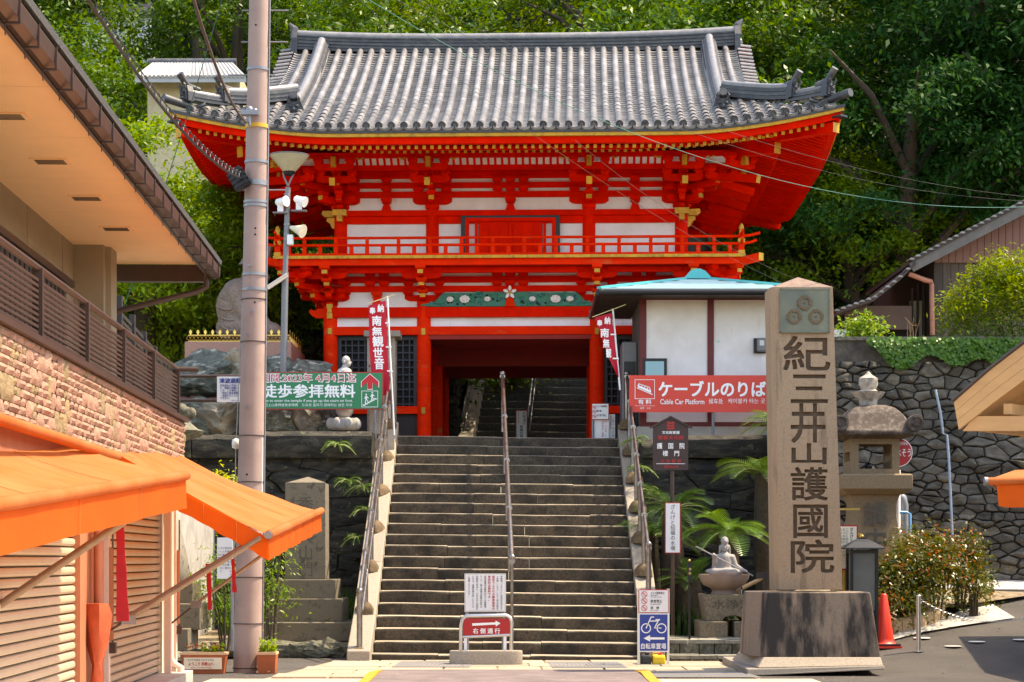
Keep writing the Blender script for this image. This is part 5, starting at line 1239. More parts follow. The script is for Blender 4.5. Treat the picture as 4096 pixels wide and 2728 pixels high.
# boulders on the terrace under the pedestal
bl = [(810, 1480, 320, 210, 35.2, 0), (905, 1470, 70, 110, 35.3, 1), (955, 1470, 160, 190, 35.25, 2), (1110, 1480, 150, 180, 35.1, 3), (1160, 1470, 60, 130, 35.4, 4), (1250, 1478, 150, 150, 35.0, 5), (720, 1500, 120, 150, 35.3, 6),
      (800, 1660, 160, 190, 34.9, 7), (900, 1650, 190, 220, 34.8, 8), (1030, 1650, 180, 230, 34.8, 9), (1130, 1650, 150, 220, 34.75, 10), (1215, 1650, 180, 210, 34.7, 11), (1310, 1670, 110, 160, 34.8, 12), (905, 1590, 60, 90, 34.95, 13), (1185, 1480, 80, 110, 35.0, 14), (1290, 1610, 90, 120, 34.9, 15)]
names = ['largest blue green boulder with a white vein below the pedestal', 'slim wedge boulder beside the big veined boulder', 'square brown topped boulder just left of the pole', 'rugged pale boulder right of the pole behind the lamp post', 'narrow dark boulder squeezed behind the lamp post', 'pale sloping boulder next to the gate column', 'mossy boulder at the shop end of the heap', 'grey boulder low in the heap under the shop rail', 'tall grey brown boulder low in the heap left of the pole', 'boulder low in the heap hidden by the pole', 'upright boulder low in the heap right of the pole', 'dark brown upright boulder below the green banner', 'bluish boulder beside the white monk statue', 'small filler boulder below the wedge boulder', 'small triangular boulder between lamp post and pale boulder', 'small dark boulder behind the monk statue']
BOULB = mat('brown_schist', (.26, .22, .15), .75, .3, 5, .7, 14, col2=(.14, .13, .11), amt=.45, edge=.15, col3=(.42, .38, .30), amt3=.2, scale3=6, e3=.06, st3=(1, 1, 3), rnd=.25)
for i, (px, py, w_, h_, Y, s_) in enumerate(bl):
    v = at(px, py + 16, Y); k = Y / F
    tag(rock('boulder', v, (w_ * k * 1.12, .8, h_ * k * 1.0), 60 + s_, BOULB if i in (2, 8, 11, 9) else BOULD, None, nz=.075, n=20, sub=5), names[i], 'boulder', 'boulders heaped under the statue pedestal')
# white monk on a lotus
MY = 34.45
mk = thing('monk_statue', 'small white stone monk standing on a lotus pedestal behind the green banner', 'statue', (PXX(1376, MY), MY, 3.5))
mp = lambda px, py, dy=0: (PXX(px, MY), MY + dy, PZ(py, MY))
k = MY / F
figure('body', [('c', mp(1378, 1640), mp(1380, 1560), .155, .15), ('c', mp(1380, 1560), mp(1378, 1500), .16, .135), ('s', mp(1378, 1487), (.13, .12, .075)), ('c', mp(1378, 1478), mp(1382, 1462), .06, .055), ('c', mp(1362, 1495, -.06), mp(1372, 1560, -.12), .062, .05), ('c', mp(1372, 1560, -.12), mp(1402, 1545, -.1), .05, .04), ('s', mp(1390, 1658), (.07, .08, .035))], .013, STATW, mk)
figure('head', [('s', mp(1384, 1442), (.074, .078, .082)), ('s', mp(1390, 1456), (.06, .058, .055)), ('s', mp(1404, 1450), (.015, .014, .018)), ('s', mp(1401, 1459), (.014, .025, .008)), ('s', mp(1378, 1450, -.075), (.02, .015, .034))], .008, STATW, mk, smooth=1)
lp = MB().lathe([(.20, PZ(1720, MY)), (.25, PZ(1712, MY)), (.27, PZ(1690, MY)), (.255, PZ(1675, MY)), (.10, PZ(1672, MY))], 28, (PXX(1375, MY), MY, 0), wob=lambda q, kk: 1 + .05 * abs(math.sin(q * 4))); lp.build('lotus_pedestal', STATW, mk, 60)
for j in range(8):
    t = j * math.pi / 4 + .39; MB().sphere((PXX(1375, MY) + .235 * math.cos(t), MY + .235 * math.sin(t), PZ(1695, MY)), (.08, .08, .10), 10, 8).build('lotus_petal', STATW, mk, 60)
# granite name posts by the gate, left and in front of lattice
g1 = thing('granite_monument', 'tall polished granite monument with a slab cap behind the left banner', 'monument', (PXX(1530, 35.6), 35.6, 3.5))
cb(g1, 'shaft', GRANL, 1468, 1580, 35.4, .5, 1345, 1745); cb(g1, 'slab_cap', GRAN, 1455, 1600, 35.3, .65, 1322, 1346)
text('奉納　昭和五十九年', PXX(1472, 35.39), PXX(1484, 35.39), PZ(1700, 35.39), PZ(1450, 35.39), 35.39, BLKT, g1, vertical=True)
g2 = thing('granite_post', 'short pale granite post under the green banner', 'stone post', (PXX(1500, 34.5), 34.5, 3.5)); cb(g2, 'shaft', GRANL, 1475, 1520, 34.5, .25, 1620, 1738)
# ================================================================ cable car kiosk
MAR = mat('maroon_timber', (.13, .008, .010), .55, .15, 6); TEAL = mat('teal_metal', (.03, .42, .44), .35, .08, 4)
TEALR = mat('pale_roof_sheet', (.42, .56, .58), .22, .08, 4, spec=.8)
kio = thing('ticket_kiosk', 'white plastered kiosk with maroon posts and low teal hipped roof', 'kiosk', (3.3, 35.2, 3.5))
KY = 34.4; kx0, kx1 = 2.2, 4.75
MB().box(kx0, kx1, KY, KY + 2.2, 3.75, 5.95).build('plaster_wall', PLAS, kio)
MB().box(kx0 - .05, kx1 + .05, KY - .06, KY + 2.2, 3.45, 3.72).build('concrete_base', CONC, kio)
for x0, x1 in ((2.2, 2.31), (3.36, 3.47), (4.64, 4.75)): MB().box(x0, x1, KY - .025, KY, 3.75, 5.95).build('timber_post', MAR, kio)
MB().box(kx0, kx1, KY - .027, KY, 3.72, 3.80).build('sill_timber', MAR, kio); MB().box(kx0, kx1, KY - .027, KY, 5.90, 5.97).build('head_timber', MAR, kio)
MB().box(kx0 - .001, kx0 + .0, KY, KY + 2.2, 3.75, 5.95).build('side_wall', mat('dark_side', (.09, .07, .065), .8), kio)
wx0, wx1 = PXX(2570, KY), PXX(2667, KY)
win = MB().box(wx0, wx1, KY - .03, KY - .0, PZ(1530, KY), PZ(1434, KY)).build('window', BLK, kio); MB().box(wx0 + .05, wx1 - .05, KY - .036, KY - .031, PZ(1530, KY), PZ(1446, KY)).build('pane', mat('window_glass', (.12, .2, .26), .03, .02, 2, metal=.7), win)
ex0, ex1, ey0, ey1, ez, rzp = 1.46, 5.1, 33.62, 37.0, 5.98, 6.38
ax0, ax1 = 3.15, 3.38; ay = 35.3
mb = MB(); A = [(ex0, ey0, ez), (ex1, ey0, ez), (ex1, ey1, ez), (ex0, ey1, ez)]; P1, P2 = (ax0, ay, rzp), (ax1, ay, rzp)
n = 6
for i in range(n):
    f0, f1 = i / n, (i + 1) / n
    def L3(a, b, f): return tuple(a[j] + (b[j] - a[j]) * f for j in range(3))
    for (c, d, p, q) in ((A[0], A[1], P1, P2), (A[1], A[2], P2, P2), (A[2], A[3], P2, P1), (A[3], A[0], P1, P1)):
        a0, b0 = L3(c, p, f0), L3(d, q, f0); a1, b1 = L3(c, p, f1), L3(d, q, f1); up_ = lambda v: (v[0], v[1], v[2] + .022)
        mb.add([up_(a0), up_(b0), up_(b1) if i == n - 1 else b1, up_(a1) if i == n - 1 else a1, a0, b0], [(0, 1, 2, 3), (4, 5, 1, 0)])
mb.build('roof_sheet', TEALR, kio)
for a, p in ((A[0], P1), (A[1], P2), (A[2], P2), (A[3], P1)): MB().beam((a[0], a[1], a[2] + .03), (p[0], p[1], p[2] + .03), .09, .04).build('hip_trim', TEAL, kio)
MB().prism([(3.02, 6.38), (3.52, 6.38), (3.40, 6.51), (3.31, 6.55), (3.23, 6.55), (3.13, 6.51)], 'xz', ay - .15, ay + .15).build('ridge_cap', TEAL, kio)
mb = MB(); mb.box(ex0, ex1, ey0 + .02, ey1, ez - .06, ez - .03); mb.build('eave_soffit', mat('dark_soffit', (.05, .035, .03), .8), kio)
for i in range(14): MB().box(ex0 + .02, kx0, ey0 + .15 + i * .24, ey0 + .21 + i * .24, ez - .10, ez - .061).build('eave_rafter', mat('dark_soffit', (.05, .035, .03), .8), kio)
for a, b in (((ex0, ey0, ez - .05), (ex1, ey0, ez - .05)), ((ex0, ey0, ez - .05), (ex0, ey1, ez - .05))): MB().tube([a, b], .055, 10).build('gutter', BLK, kio, 60)
# dark cabinets by the kiosk flank
cab = thing('vending_cabinet', 'dark grey machine under the kiosk eaves beside the gate column', 'cabinet', (2.0, 35.2, 3.5)); MB().box(1.93, 2.19, 35.0, 35.8, 3.5, 5.25).build('case', LGREY, cab, bevel=.02); MB().box(1.96, 2.16, 34.985, 35.0, 3.7, 4.9).build('front_panel', BLK, cab)
mt = thing('meter_box', 'grey electricity meter on a dark board on the kiosk wall', 'meter', (PXX(3030, KY), KY, 4.9))
MB().box(PXX(3013, KY), PXX(3066, KY), KY - .06, KY - .03, PZ(1414, KY), PZ(1354, KY)).build('back_board', BLK, mt); MB().box(PXX(3024, KY), PXX(3062, KY), KY - .16, KY - .06, PZ(1410, KY), PZ(1355, KY)).build('meter_case', LGREY, mt, bevel=.03); MB().box(PXX(3034, KY), PXX(3052, KY), KY - .165, KY - .161, PZ(1386, KY), PZ(1365, KY)).build('dial_window', mat('dial', (.55, .58, .56), .2), mt)
MB().box(PXX(2868, KY), PXX(2878, KY), KY - .006, KY - .002, PZ(1370, KY), PZ(1361, KY)).build('green_sticker', mat('sticker', (.3, .65, .4), .6), kio)
# ================================================================ inscribed pillar
PIL = mat('pillar_granite', (.43, .31, .20), .8, .16, 80, .25, 110, col2=(.30, .21, .13), amt=.3, col3=(.13, .09, .06), amt3=.18, scale3=2.2, st3=(2.5, 2.5, .35), e3=.10)
PLIN = mat('plinth_granite', (.30, .225, .165), .85, .18, 70, .25, 110, col2=(.21, .155, .115), amt=.3, col3=(.022, .018, .018), amt3=.42, scale3=1.3, st3=(1.5, 1.5, .30), e3=.05)
pil = thing('inscribed_pillar', 'tall square granite pillar with carved temple name and bronze crest plaque', 'stone pillar', (3.9, 25.6, 0))
PY = 25.25
xl0, xr0, xl1, xr1 = PXX(3118, PY), PXX(3370, PY), PXX(3098, PY), PXX(3331, PY); zb, zt_ = 1.06, PZ(1148, PY); dp = .56
cz0, cz1 = xl0 - .06, xl1 - .06
def pring(z, xl, xr): return [(xl, PY, z), (xr, PY, z), (xr, PY + dp, z), (xl - .04, PY + dp, z), (xl - .04, PY + .10, z)]
# front face carries the carving as a pierced plate over a sunk core
mb = MB(); mb.loft([[(x, y + (.05 if y < PY + .02 else 0), z) for x, y, z in pring(zb, xl0, xr0)], [(x, y + (.05 if y < PY + .02 else 0), z) for x, y, z in pring(zt_, xl1, xr1)]]); mb.build('shaft_core', mat('carved_recess', (.15, .105, .07), .9, .2, 60, .2, 90), pil)
MB().loft([[(xl0, PY, zb), (xl0, PY + .06, zb), (xl0 - .042, PY + .10, zb), (xl0 - .042, PY + dp + .002, zb), (xl0 - .052, PY + dp, zb), (xl0 - .052, PY + .08, zb)], [(xl1, PY, zt_), (xl1, PY + .06, zt_), (xl1 - .042, PY + .10, zt_), (xl1 - .042, PY + dp + .002, zt_), (xl1 - .052, PY + dp, zt_), (xl1 - .052, PY + .08, zt_)]]).build('shaft_flank', PIL, pil)
def carved_plate(xl0, xr0, xl1, xr1, zb, zt, y, glyphs, thick, material, parent):
    """stone face plate with the glyph outlines cut through it"""
    from mathutils.geometry import delaunay_2d_cdt
    from collections import defaultdict
    pts = [Vector((xl0, zb)), Vector((xr0, zb)), Vector((xr1, zt)), Vector((xl1, zt))]; eds = [(0, 1), (1, 2), (2, 3), (3, 0)]; boxes = []
    for ch, x0, x1, z0, z1 in glyphs:
        me = glyph_mesh(ch, 0, 3)
        xs_ = [v.co.x for v in me.vertices]; ys_ = [v.co.y for v in me.vertices]; ax, bx, ay_, by = min(xs_), max(xs_), min(ys_), max(ys_)
        cnt = defaultdict(int)
        key = lambda i: (round(me.vertices[i].co.x, 4), round(me.vertices[i].co.y, 4))
        for p in me.polygons:
            vs_ = [key(i) for i in p.vertices]
            for a, b in zip(vs_, vs_[1:] + vs_[:1]): cnt[(min(a, b), max(a, b))] += 1
        f = lambda k: Vector((x0 + (k[0] - ax) / (bx - ax) * (x1 - x0), z0 + (k[1] - ay_) / (by - ay_) * (z1 - z0)))
        for dx, dz in ((-.007, -.007), (.007, -.007), (-.007, .007), (.007, .007)):      # brush-thick strokes
            idx = {}; seg = []; sh = Vector((dx, dz))
            for (a, b), c in cnt.items():
                if c % 2 and a != b:
                    for k in (a, b):
                        if k not in idx: idx[k] = len(pts); pts.append(f(k) + sh)
                    eds.append((idx[a], idx[b])); seg.append((pts[idx[a]], pts[idx[b]]))
            boxes.append((x0 - .01, x1 + .01, z0 - .01, z1 + .01, seg))
        bpy.data.meshes.remove(me)
    V, E_, FS, *_ = delaunay_2d_cdt(pts, eds, [], 0, 1e-6)
    def inside(c):
        for x0, x1, z0, z1, seg in boxes:
            if x0 <= c.x <= x1 and z0 <= c.y <= z1:
                k = 0
                for a, b in seg:
                    if (a.y > c.y) != (b.y > c.y) and c.x < a.x + (c.y - a.y) / (b.y - a.y) * (b.x - a.x): k += 1
                if k % 2: return True
        return False
    keep = [f for f in FS if not inside((V[f[0]] + V[f[1]] + V[f[2]]) / 3)]
    mb = MB(); mb.add([(v.x, y, v.y) for v in V], keep)
    bc = defaultdict(int)
    for f in keep:
        for a, b in zip(f, list(f[1:]) + [f[0]]): bc[(min(a, b), max(a, b))] += 1
    for (a, b), c in bc.items():
        if c == 1: p, q = V[a], V[b]; mb.add([(p.x, y, p.y), (q.x, y, q.y), (q.x, y + thick, q.y), (p.x, y + thick, p.y)], [(0, 1, 2, 3)])
    return mb.build('carved_face', material, parent)
gl = [('紀', 3135, 3320, 1345, 1480), ('三', 3165, 3310, 1500, 1610), ('井', 3165, 3300, 1615, 1770), ('山', 3168, 3305, 1775, 1855), ('護', 3165, 3310, 1870, 2000), ('國', 3175, 3310, 2020, 2150), ('院', 3165, 3335, 2160, 2290)]
carved_plate(xl0, xr0, xl1, xr1, zb, zt_, PY, [(c, PXX(a, PY), PXX(b, PY), PZ(d, PY), PZ(c_, PY)) for c, a, b, c_, d in gl], .05, PIL, pil)
pk = ((xl1 + xr1) / 2 - .03, PY + dp / 2, PZ(1114, PY + .4))
b5 = [(xl1, PY, zt_), (xr1, PY, zt_), (xr1, PY + dp, zt_), (xl1 - .052, PY + dp, zt_), (xl1 - .052, PY + .08, zt_)]
MB().add(b5 + [pk], [(0, 1, 5), (1, 2, 5), (2, 3, 5), (3, 4, 5), (4, 0, 5)]).build('pyramid_cap', mat('dark_cap', (.20, .13, .10), .85, .3, 12, .3, 60), pil)
qx0, qx1, qz0, qz1 = PXX(3119, PY), PXX(3317, PY), PZ(1332, PY), PZ(1156, PY)
BRZ = mat('verdigris_bronze', (.17, .18, .13), .55, .2, 5, .1, 40, metal=.3, col2=(.11, .13, .11), amt=.4, st3=(4, 4, .4), col3=(.05, .04, .035), amt3=.12, scale3=3); BRZD = mat('crest_bronze', (.13, .085, .05), .45, .2, 12, metal=.6)
pq = MB().box(qx0, qx1, PY - .03, PY, qz0, qz1).build('bronze_plaque', BRZ, pil, bevel=.02)
MB().box(qx0, qx1, PY - .04, PY - .03, qz0, qz0 + .014).box(qx0, qx1, PY - .04, PY - .03, qz1 - .014, qz1).box(qx0, qx0 + .014, PY - .04, PY - .03, qz0, qz1).box(qx1 - .014, qx1, PY - .04, PY - .03, qz0, qz1).build('plaque_border', BRZ, pq)
def crest(cx, cz, s_):
    mb = MB()
    for a in range(4):
        M = Matrix.Rotation(a * math.pi / 2, 3, 'Y')
        def q(p): v = M @ Vector((p[0] * s_, 0, p[1] * s_)); return (cx + v.x, cz + v.z)
        mb.prism([q(p) for p in ((0, .30), (.12, .42), (.30, .24), (.42, .12), (.30, 0), (.62, .0), (.62, .22), (.5, .22), (.5, .34), (.34, .5), (.22, .5), (.22, .62), (.0, .62))][::1], 'xz', PY - .05, PY - .03)
    mb.prism([(cx + .14 * s_ * math.cos(t), cz + .14 * s_ * math.sin(t)) for t in (0, math.pi / 2, math.pi, 3 * math.pi / 2)], 'xz', PY - .045, PY - .03)
    return mb
for px, py in ((3218, 1213), (3175, 1268), (3263, 1268)): crest(PXX(px, PY), PZ(py, PY), .15).build('crest_flower', BRZD, pq)
# plinth: battered block and splayed foot
px0, px1 = PXX(3062, 24.95), PXX(3500, 24.95)
mb = MB(); mb.loft([[(px0 - .03, 24.9, .22), (px1 + .06, 24.9, .22), (px1 + .06, 26.3, .22), (px0 - .17, 26.3, .22), (px0 - .17, 25.35, .22)], [(px0 + .04, 25.0, 1.03), (px1 - .05, 25.0, 1.03), (px1 - .05, 26.2, 1.03), (px0 - .13, 26.2, 1.03), (px0 - .13, 25.35, 1.03)]]); mb.build('plinth_block', PLIN, pil, bevel=.012)
mb = MB(); mb.loft([[(px0 - .26, 24.68, .0), (px1 + .08, 24.72, .08), (px1 + .1, 26.9, .1), (px0 - .30, 27.2, .0)], [(px0 - .26, 24.70, .09), (px1 + .08, 24.74, .13), (px1 + .1, 26.9, .13), (px0 - .30, 27.2, .12)]]); mb.build('foot_slab', GRAN, pil, bevel=.012)
mb = MB(); mb.loft([[(px0 - .12, 24.76, .10), (px1 + .07, 24.78, .13), (px1 + .09, 26.6, .13), (px0 - .25, 26.6, .1)], [(px0 - .03, 24.88, .225), (px1 + .06, 24.88, .225), (px1 + .06, 26.35, .225), (px0 - .18, 26.35, .225)]]); mb.build('splayed_course', GRANL, pil, bevel=.01)
# ================================================================ stone lantern
LN = 28.6; u_ = LN / F
LANT = mat('lantern_granite', (.31, .215, .12), .85, .2, 60, .3, 100, col2=(.20, .14, .08), amt=.35); LCAP = mat('lantern_roof', (.085, .06, .045), .9, .3, 20, .4, 60, col2=(.24, .20, .17), amt=.3)
lan = thing('stone_lantern', 'large granite lantern with domed cap and carved shaft behind the inscribed pillar', 'stone lantern', (PXX(3490, LN), LN + .5, .4))
cy_ = LN + .55; cx_ = PXX(3484, cy_)
def sq(px_w, py, rx=1): return (px_w * u_ / 2, PZ(py, LN))
def sqloft(nm, m_, secs, parent=lan, bev=.01):
    mb = MB(); mb.loft([[(cx_ - h, cy_ - h, z), (cx_ + h, cy_ - h, z), (cx_ + h, cy_ + h, z), (cx_ - h, cy_ + h, z)] for h, z in secs]); return mb.build(nm, m_, parent, 35, bevel=bev)
shf = sqloft('shaft', LANT, [sq(300, 2420), sq(262, 2270), sq(212, 2170), sq(178, 2070), sq(172, 2015), sq(205, 1970)])
sqloft('platform', LANT, [sq(230, 1975), sq(284, 1955), sq(284, 1898), sq(270, 1894)])
MB().lathe([(.02, PZ(2000, LN)), (.1, PZ(1998, LN))], 8, (cx_, cy_, 0)).build('collar', LANT, lan)
bw = 98 * u_; z0, z1 = PZ(1895, LN), PZ(1745, LN)
for sx in (-1, 1):
    for sy in (-1, 1): MB().box(cx_ + sx * bw - .11 * (sx > 0), cx_ + sx * bw + .11 * (sx < 0), cy_ + sy * bw - .11 * (sy > 0), cy_ + sy * bw + .11 * (sy < 0), z0, z1).build('light_box_post', LANT, lan)
for sy in (-1, 1):
    y = cy_ + sy * bw - .1 * (sy > 0); MB().box(cx_ - bw + .11, cx_ + bw - .11, y, y + .1, z0, z0 + .08).build('light_box_sill', LANT, lan); MB().box(cx_ - bw + .11, cx_ + bw - .11, y, y + .1, z1 - .10, z1).build('light_box_lintel', LANT, lan)
    x = cx_ + sy * bw - .1 * (sy > 0); MB().box(x, x + .1, cy_ - bw + .11, cy_ + bw - .11, z0, z0 + .2).build('light_box_side', LANT, lan); MB().box(x, x + .1, cy_ - bw + .11, cy_ + bw - .11, z1 - .2, z1).build('light_box_side', LANT, lan)
MB().lathe([(.07, 0), (.08, .03), (.05, .1), (.06, .12), (.045, .17), (.01, .19)], 10, (cx_ - .04, cy_, z0)).build('candle_vase', BLK, lan, 60)
prof_ = [sq(190, 1752), sq(322, 1738), sq(326, 1722), sq(300, 1712), sq(262, 1690), sq(225, 1655), sq(165, 1625), sq(100, 1612), sq(70, 1610)]
sqloft('cap', LCAP, prof_, bev=.02)
for sx in (-1, 1):
    for sy in (-1, 1): MB().lathe([(.001, -.085), (.045, -.085), (.05, -.07), (.08, -.07), (.085, -.09), (.115, -.085), (.12, -.06), (.12, .08), (.001, .09)], 16, (cx_ + sx * 150 * u_, cy_ + sy * 150 * u_, PZ(1693, LN)), axis='Y').build('corner_scroll', LCAP, lan, 50)
MB().lathe([(36 * u_, PZ(1612, LN)), (38 * u_, PZ(1588, LN)), (48 * u_, PZ(1580, LN)), (64 * u_, PZ(1555, LN)), (52 * u_, PZ(1562, LN)), (30 * u_, PZ(1545, LN)), (40 * u_, PZ(1525, LN)), (38 * u_, PZ(1500, LN)), (14 * u_, PZ(1485, LN)), (4 * u_, PZ(1472, LN))], 16, (cx_ - .04, cy_, 0), wob=lambda q, kk: 1 + (.10 * math.cos(4 * q) if kk in (2, 3) else 0)).build('jewel_finial', mat('finial_stone', (.42, .37, .31), .85, .2, 20, .2, 60, col2=(.15, .12, .09), amt=.35), lan, 50)
text('講中', PXX(3455, LN), PXX(3565, LN), PZ(2215, LN), PZ(2005, LN), cy_ - 113 * u_, CARVE_SHADE, shf, vertical=True, off=.015)
# ================================================================ pipes and cistern sign
pip = thing('white_pipe', 'white plastic drain pipe rising beside the stone lantern', 'pipe', (PXX(3590, 30), 30, .6)); MB().tube([(PXX(3590, 30), 30, .5), (PXX(3590, 30), 30, PZ(1880, 30))], .045, 10).build('riser', WHITE, pip, 60)
pip = thing('grey_pipe', 'thick grey vent pipe with elbow beside the stone lantern', 'pipe', (PXX(3610, 30.2), 30.2, .6)); x = PXX(3612, 30.2); MB().tube([(x, 30.2, .5), (x, 30.2, PZ(2020, 30.2)), (x - .02, 30.2, PZ(1995, 30.2)), (x - .08, 30.2, PZ(1982, 30.2)), (x - .2, 30.2, PZ(1980, 30.2))], .085, 12).build('elbow', GALV, pip, 60)
pip = thing('blue_pipe', 'thin blue water pipe beside the stone lantern', 'pipe', (PXX(3640, 29.9), 29.9, .6)); x = PXX(3640, 29.9); MB().tube([(x, 29.9, .6), (x, 29.9, PZ(2055, 29.9)), (x - .05, 29.9, PZ(2050, 29.9)), (x - .3, 29.9, PZ(2048, 29.9))], .022, 8).build('riser', mat('blue_pvc', (.10, .30, .55), .4), pip, 60)
pip = thing('wall_conduit', 'thin bluish conduit snaking up the rubble wall', 'conduit', (PXX(3800, 32), 32, 1)); MB().tube([at(3742, 1560, 32.4), at(3762, 1650, 32.3), at(3772, 1735, 32.3), at(3788, 1740, 32.3), at(3795, 1830, 32.2), at(3803, 2000, 32.1), at(3810, 2160, 32.0)], .022, 8).build('conduit', mat('conduit_blue', (.28, .32, .38), .5), pip, 60)
cs = thing('cistern_sign', 'round red cistern sign on a post behind the stone lantern', 'sign', (PXX(3590, 29.6), 29.6, .6)); CY = 29.6; c = at(3592, 1810, CY); r_ = 58 * CY / F
dsc = MB().lathe([(.001, -.012), (r_, -.012), (r_, .0), (.001, 0)], 32, c, axis='Y').build('disc', WHITE, cs); MB().lathe([(.001, -.016), (r_ * .94, -.016), (r_ * .94, -.013)], 32, c, axis='Y').build('red_field', REDD, dsc)
text('CISTERN', c.x - r_ * .55, c.x + r_ * .62, c.z + r_ * .5, c.z + r_ * .72, CY - .019, WHITE, dsc, off=.01); text('消火水そう', c.x - r_ * .9, c.x + r_ * .88, c.z - r_ * .3, c.z + r_ * .28, CY - .019, WHITE, dsc, off=.015)
MB().tube([(c.x, CY + .03, .5), (c.x, CY + .03, c.z)], .03, 8).build('post', WHITE, cs, 60)
# ================================================================ rubble wall on the right, with parapet
rw = thing('rubble_wall', 'tall dry stone rubble wall on the right below the old wooden house', 'stone wall', (8, 32.5, 1))
RWY = 32.6
stone_wall(rw, (4.9, RWY - .35, .1), (1, 0, 0), (0, .10, 1), 5.2, 4.6, .235, 1.9, 17, RSTONE, .07, .007)
stone_wall(rw, (4.9, RWY + 4.5, .1), (.04, -1, 0), (0, 0, 1), 4.35, 4.5, .34, 1.5, 19, RSTONE, .05, .012, limit=0)
MB().box(5.15, 10.6, RWY + .12, RWY + .5, 4.62, 5.02).build('concrete_parapet', mat('old_parapet', (.15, .125, .095), .9, .3, 5, .5, 30, col2=(.06, .05, .04), amt=.45), rw); MB().box(5.1, 10.6, RWY + .08, RWY + .55, 5.02, 5.08).build('parapet_coping', MOSSY, rw)
MB().prism([(4.88, 4.6), (5.15, 4.6), (5.15, 5.02), (4.88, 4.75)], 'xz', RWY + .2, RWY + 5).build('parapet_return', mat('old_parapet', (.15, .125, .095)), rw)
tag(MB().box(4.95, 30, RWY + .4, 46, 3.5, 4.9).build('upper_terrace', mat('packed_earth', (.3, .25, .19))), kind='structure')
# ---------------------------------------------------------------- old wooden house above the wall
WOOD = mat('weathered_boards', (.075, .060, .052), .85, .3, 5, .4, 30, stretch=(5, 5, .35), col2=(.17, .09, .045), amt=.22, edge=.05, rnd=.35); WOODD = mat('dark_boards', (.03, .02, .018)); SIDE = mat('brown_siding', (.22, .10, .075), .6, .1, 4, stretch=(8, 8, .3))
oh = thing('wooden_house', 'old dark wooden house with tiled gable roof above the rubble wall', 'house', (8.2, 37, 4.9))
HY = 36.0
hx0 = PXX(3735, HY)
bw_ = .19; x = hx0; rr = random.Random(8)
while x < 12:
    w_ = rr.uniform(.13, .26); MB().box(x + .004, x + w_ - .004, HY - rr.uniform(.0, .015), HY + .05, 4.9, PZ(1052, HY)).build('wall_board', WOOD, oh); x += w_
x = PXX(3735, HY)
ridge_l = lambda x: PZ(1052, HY) + .06 + (x - hx0) * .52
while x < 12:
    MB().prism([(x + .004, PZ(1052, HY)), (x + .124, PZ(1052, HY)), (x + .124, ridge_l(x + .124)), (x + .004, ridge_l(x))], 'xz', HY - .06, HY + .02).build('siding_strip', SIDE, oh); x += .128
MB().box(hx0, 12, HY + .03, 42, 4.9, 7.0).build('house_core', WOODD, oh)
# side bay lower left
MB().box(PXX(3640, HY + .8), hx0, HY + .8, HY + .9, 4.9, PZ(1180, HY)).build('side_wall', BEI, oh)
for px in (3645, 3668, 3690, 3712): MB().box(PXX(px, HY + .75), PXX(px + 7, HY + .75), HY + .74, HY + .8, 4.9, PZ(1050 + (3735 - px) * .9, HY)).build('timber_stud', WOOD, oh)
MB().box(PXX(3390, HY), PXX(3660, HY), HY + .3, HY + .35, PZ(1310, HY), PZ(1215, HY)).build('lean_to_board', mat('brown_board', (.12, .075, .06), .7, .15, 4), oh)
MB().box(PXX(3330, HY + .5), PXX(3660, HY + .5), HY + .5, HY + 2, 4.9, PZ(1290, HY)).build('lean_to_void', DARK, oh)
def rp2(px, py): return (PXX(px, HY), PZ(py, HY))
def slab(pts, y0, y1, th, nm, m_):
    mb = MB(); mb.loft([[(x, y0, z) for x, z in pts] + [(x, y0, z + th) for x, z in pts[::-1]], [(x, y1, z) for x, z in pts] + [(x, y1, z + th) for x, z in pts[::-1]]]); return mb.build(nm, m_, oh)
roof_pts = [rp2(3330, 1268), rp2(3480, 1215), rp2(3580, 1135), rp2(3640, 1075)]
main_pts = [rp2(3625, 1066), rp2(4200, 768)]
slab(roof_pts, HY - .5, HY + 4, .06, 'lower_roof', mat('dark_soffit', (.05, .035, .03))); slab(main_pts, HY - .5, HY + 4, .07, 'main_roof', mat('dark_soffit', (.05, .035, .03)))
hr = MB().loft([[(.045 * math.cos(math.pi * j / 6), y_, .04 * math.sin(math.pi * j / 6)) for j in range(7)] for y_ in (0, .3)], closed=False, cap=False).add([(.045 * math.cos(math.pi * j / 6), 0, .04 * math.sin(math.pi * j / 6)) for j in range(7)], [tuple(range(7))]).mesh('verge_tile', TILE, 50)
for pts in (roof_pts, main_pts):
    for (xa_, za_), (xb_, zb_) in zip(pts, pts[1:]):
        n = max(2, int((xb_ - xa_) / .11))
        for i in range(n):
            f = i / n; inst('verge_tile', hr, oh, T((xa_ + (xb_ - xa_) * f, HY - .52, za_ + (zb_ - za_) * f + .045)))
mb = MB(); 
for (xa_, za_), (xb_, zb_) in zip(main_pts, main_pts[1:]): mb.beam((xa_, HY - .45, za_ - .09), (xb_, HY - .45, zb_ - .09), .05, .16)
mb.build('bargeboard', mat('grey_board', (.12, .11, .105), .8, .2, 6), oh)
PIPE = mat('brown_downpipe', (.36, .15, .10), .5)
MB().tube([at(3635, 1095, HY - .35), at(3700, 1120, HY - .3), at(3722, 1125, HY - .12), at(3727, 1140, HY - .12), at(3730, 1340, HY - .12)], .045, 10).build('downpipe', PIPE, oh, 60)
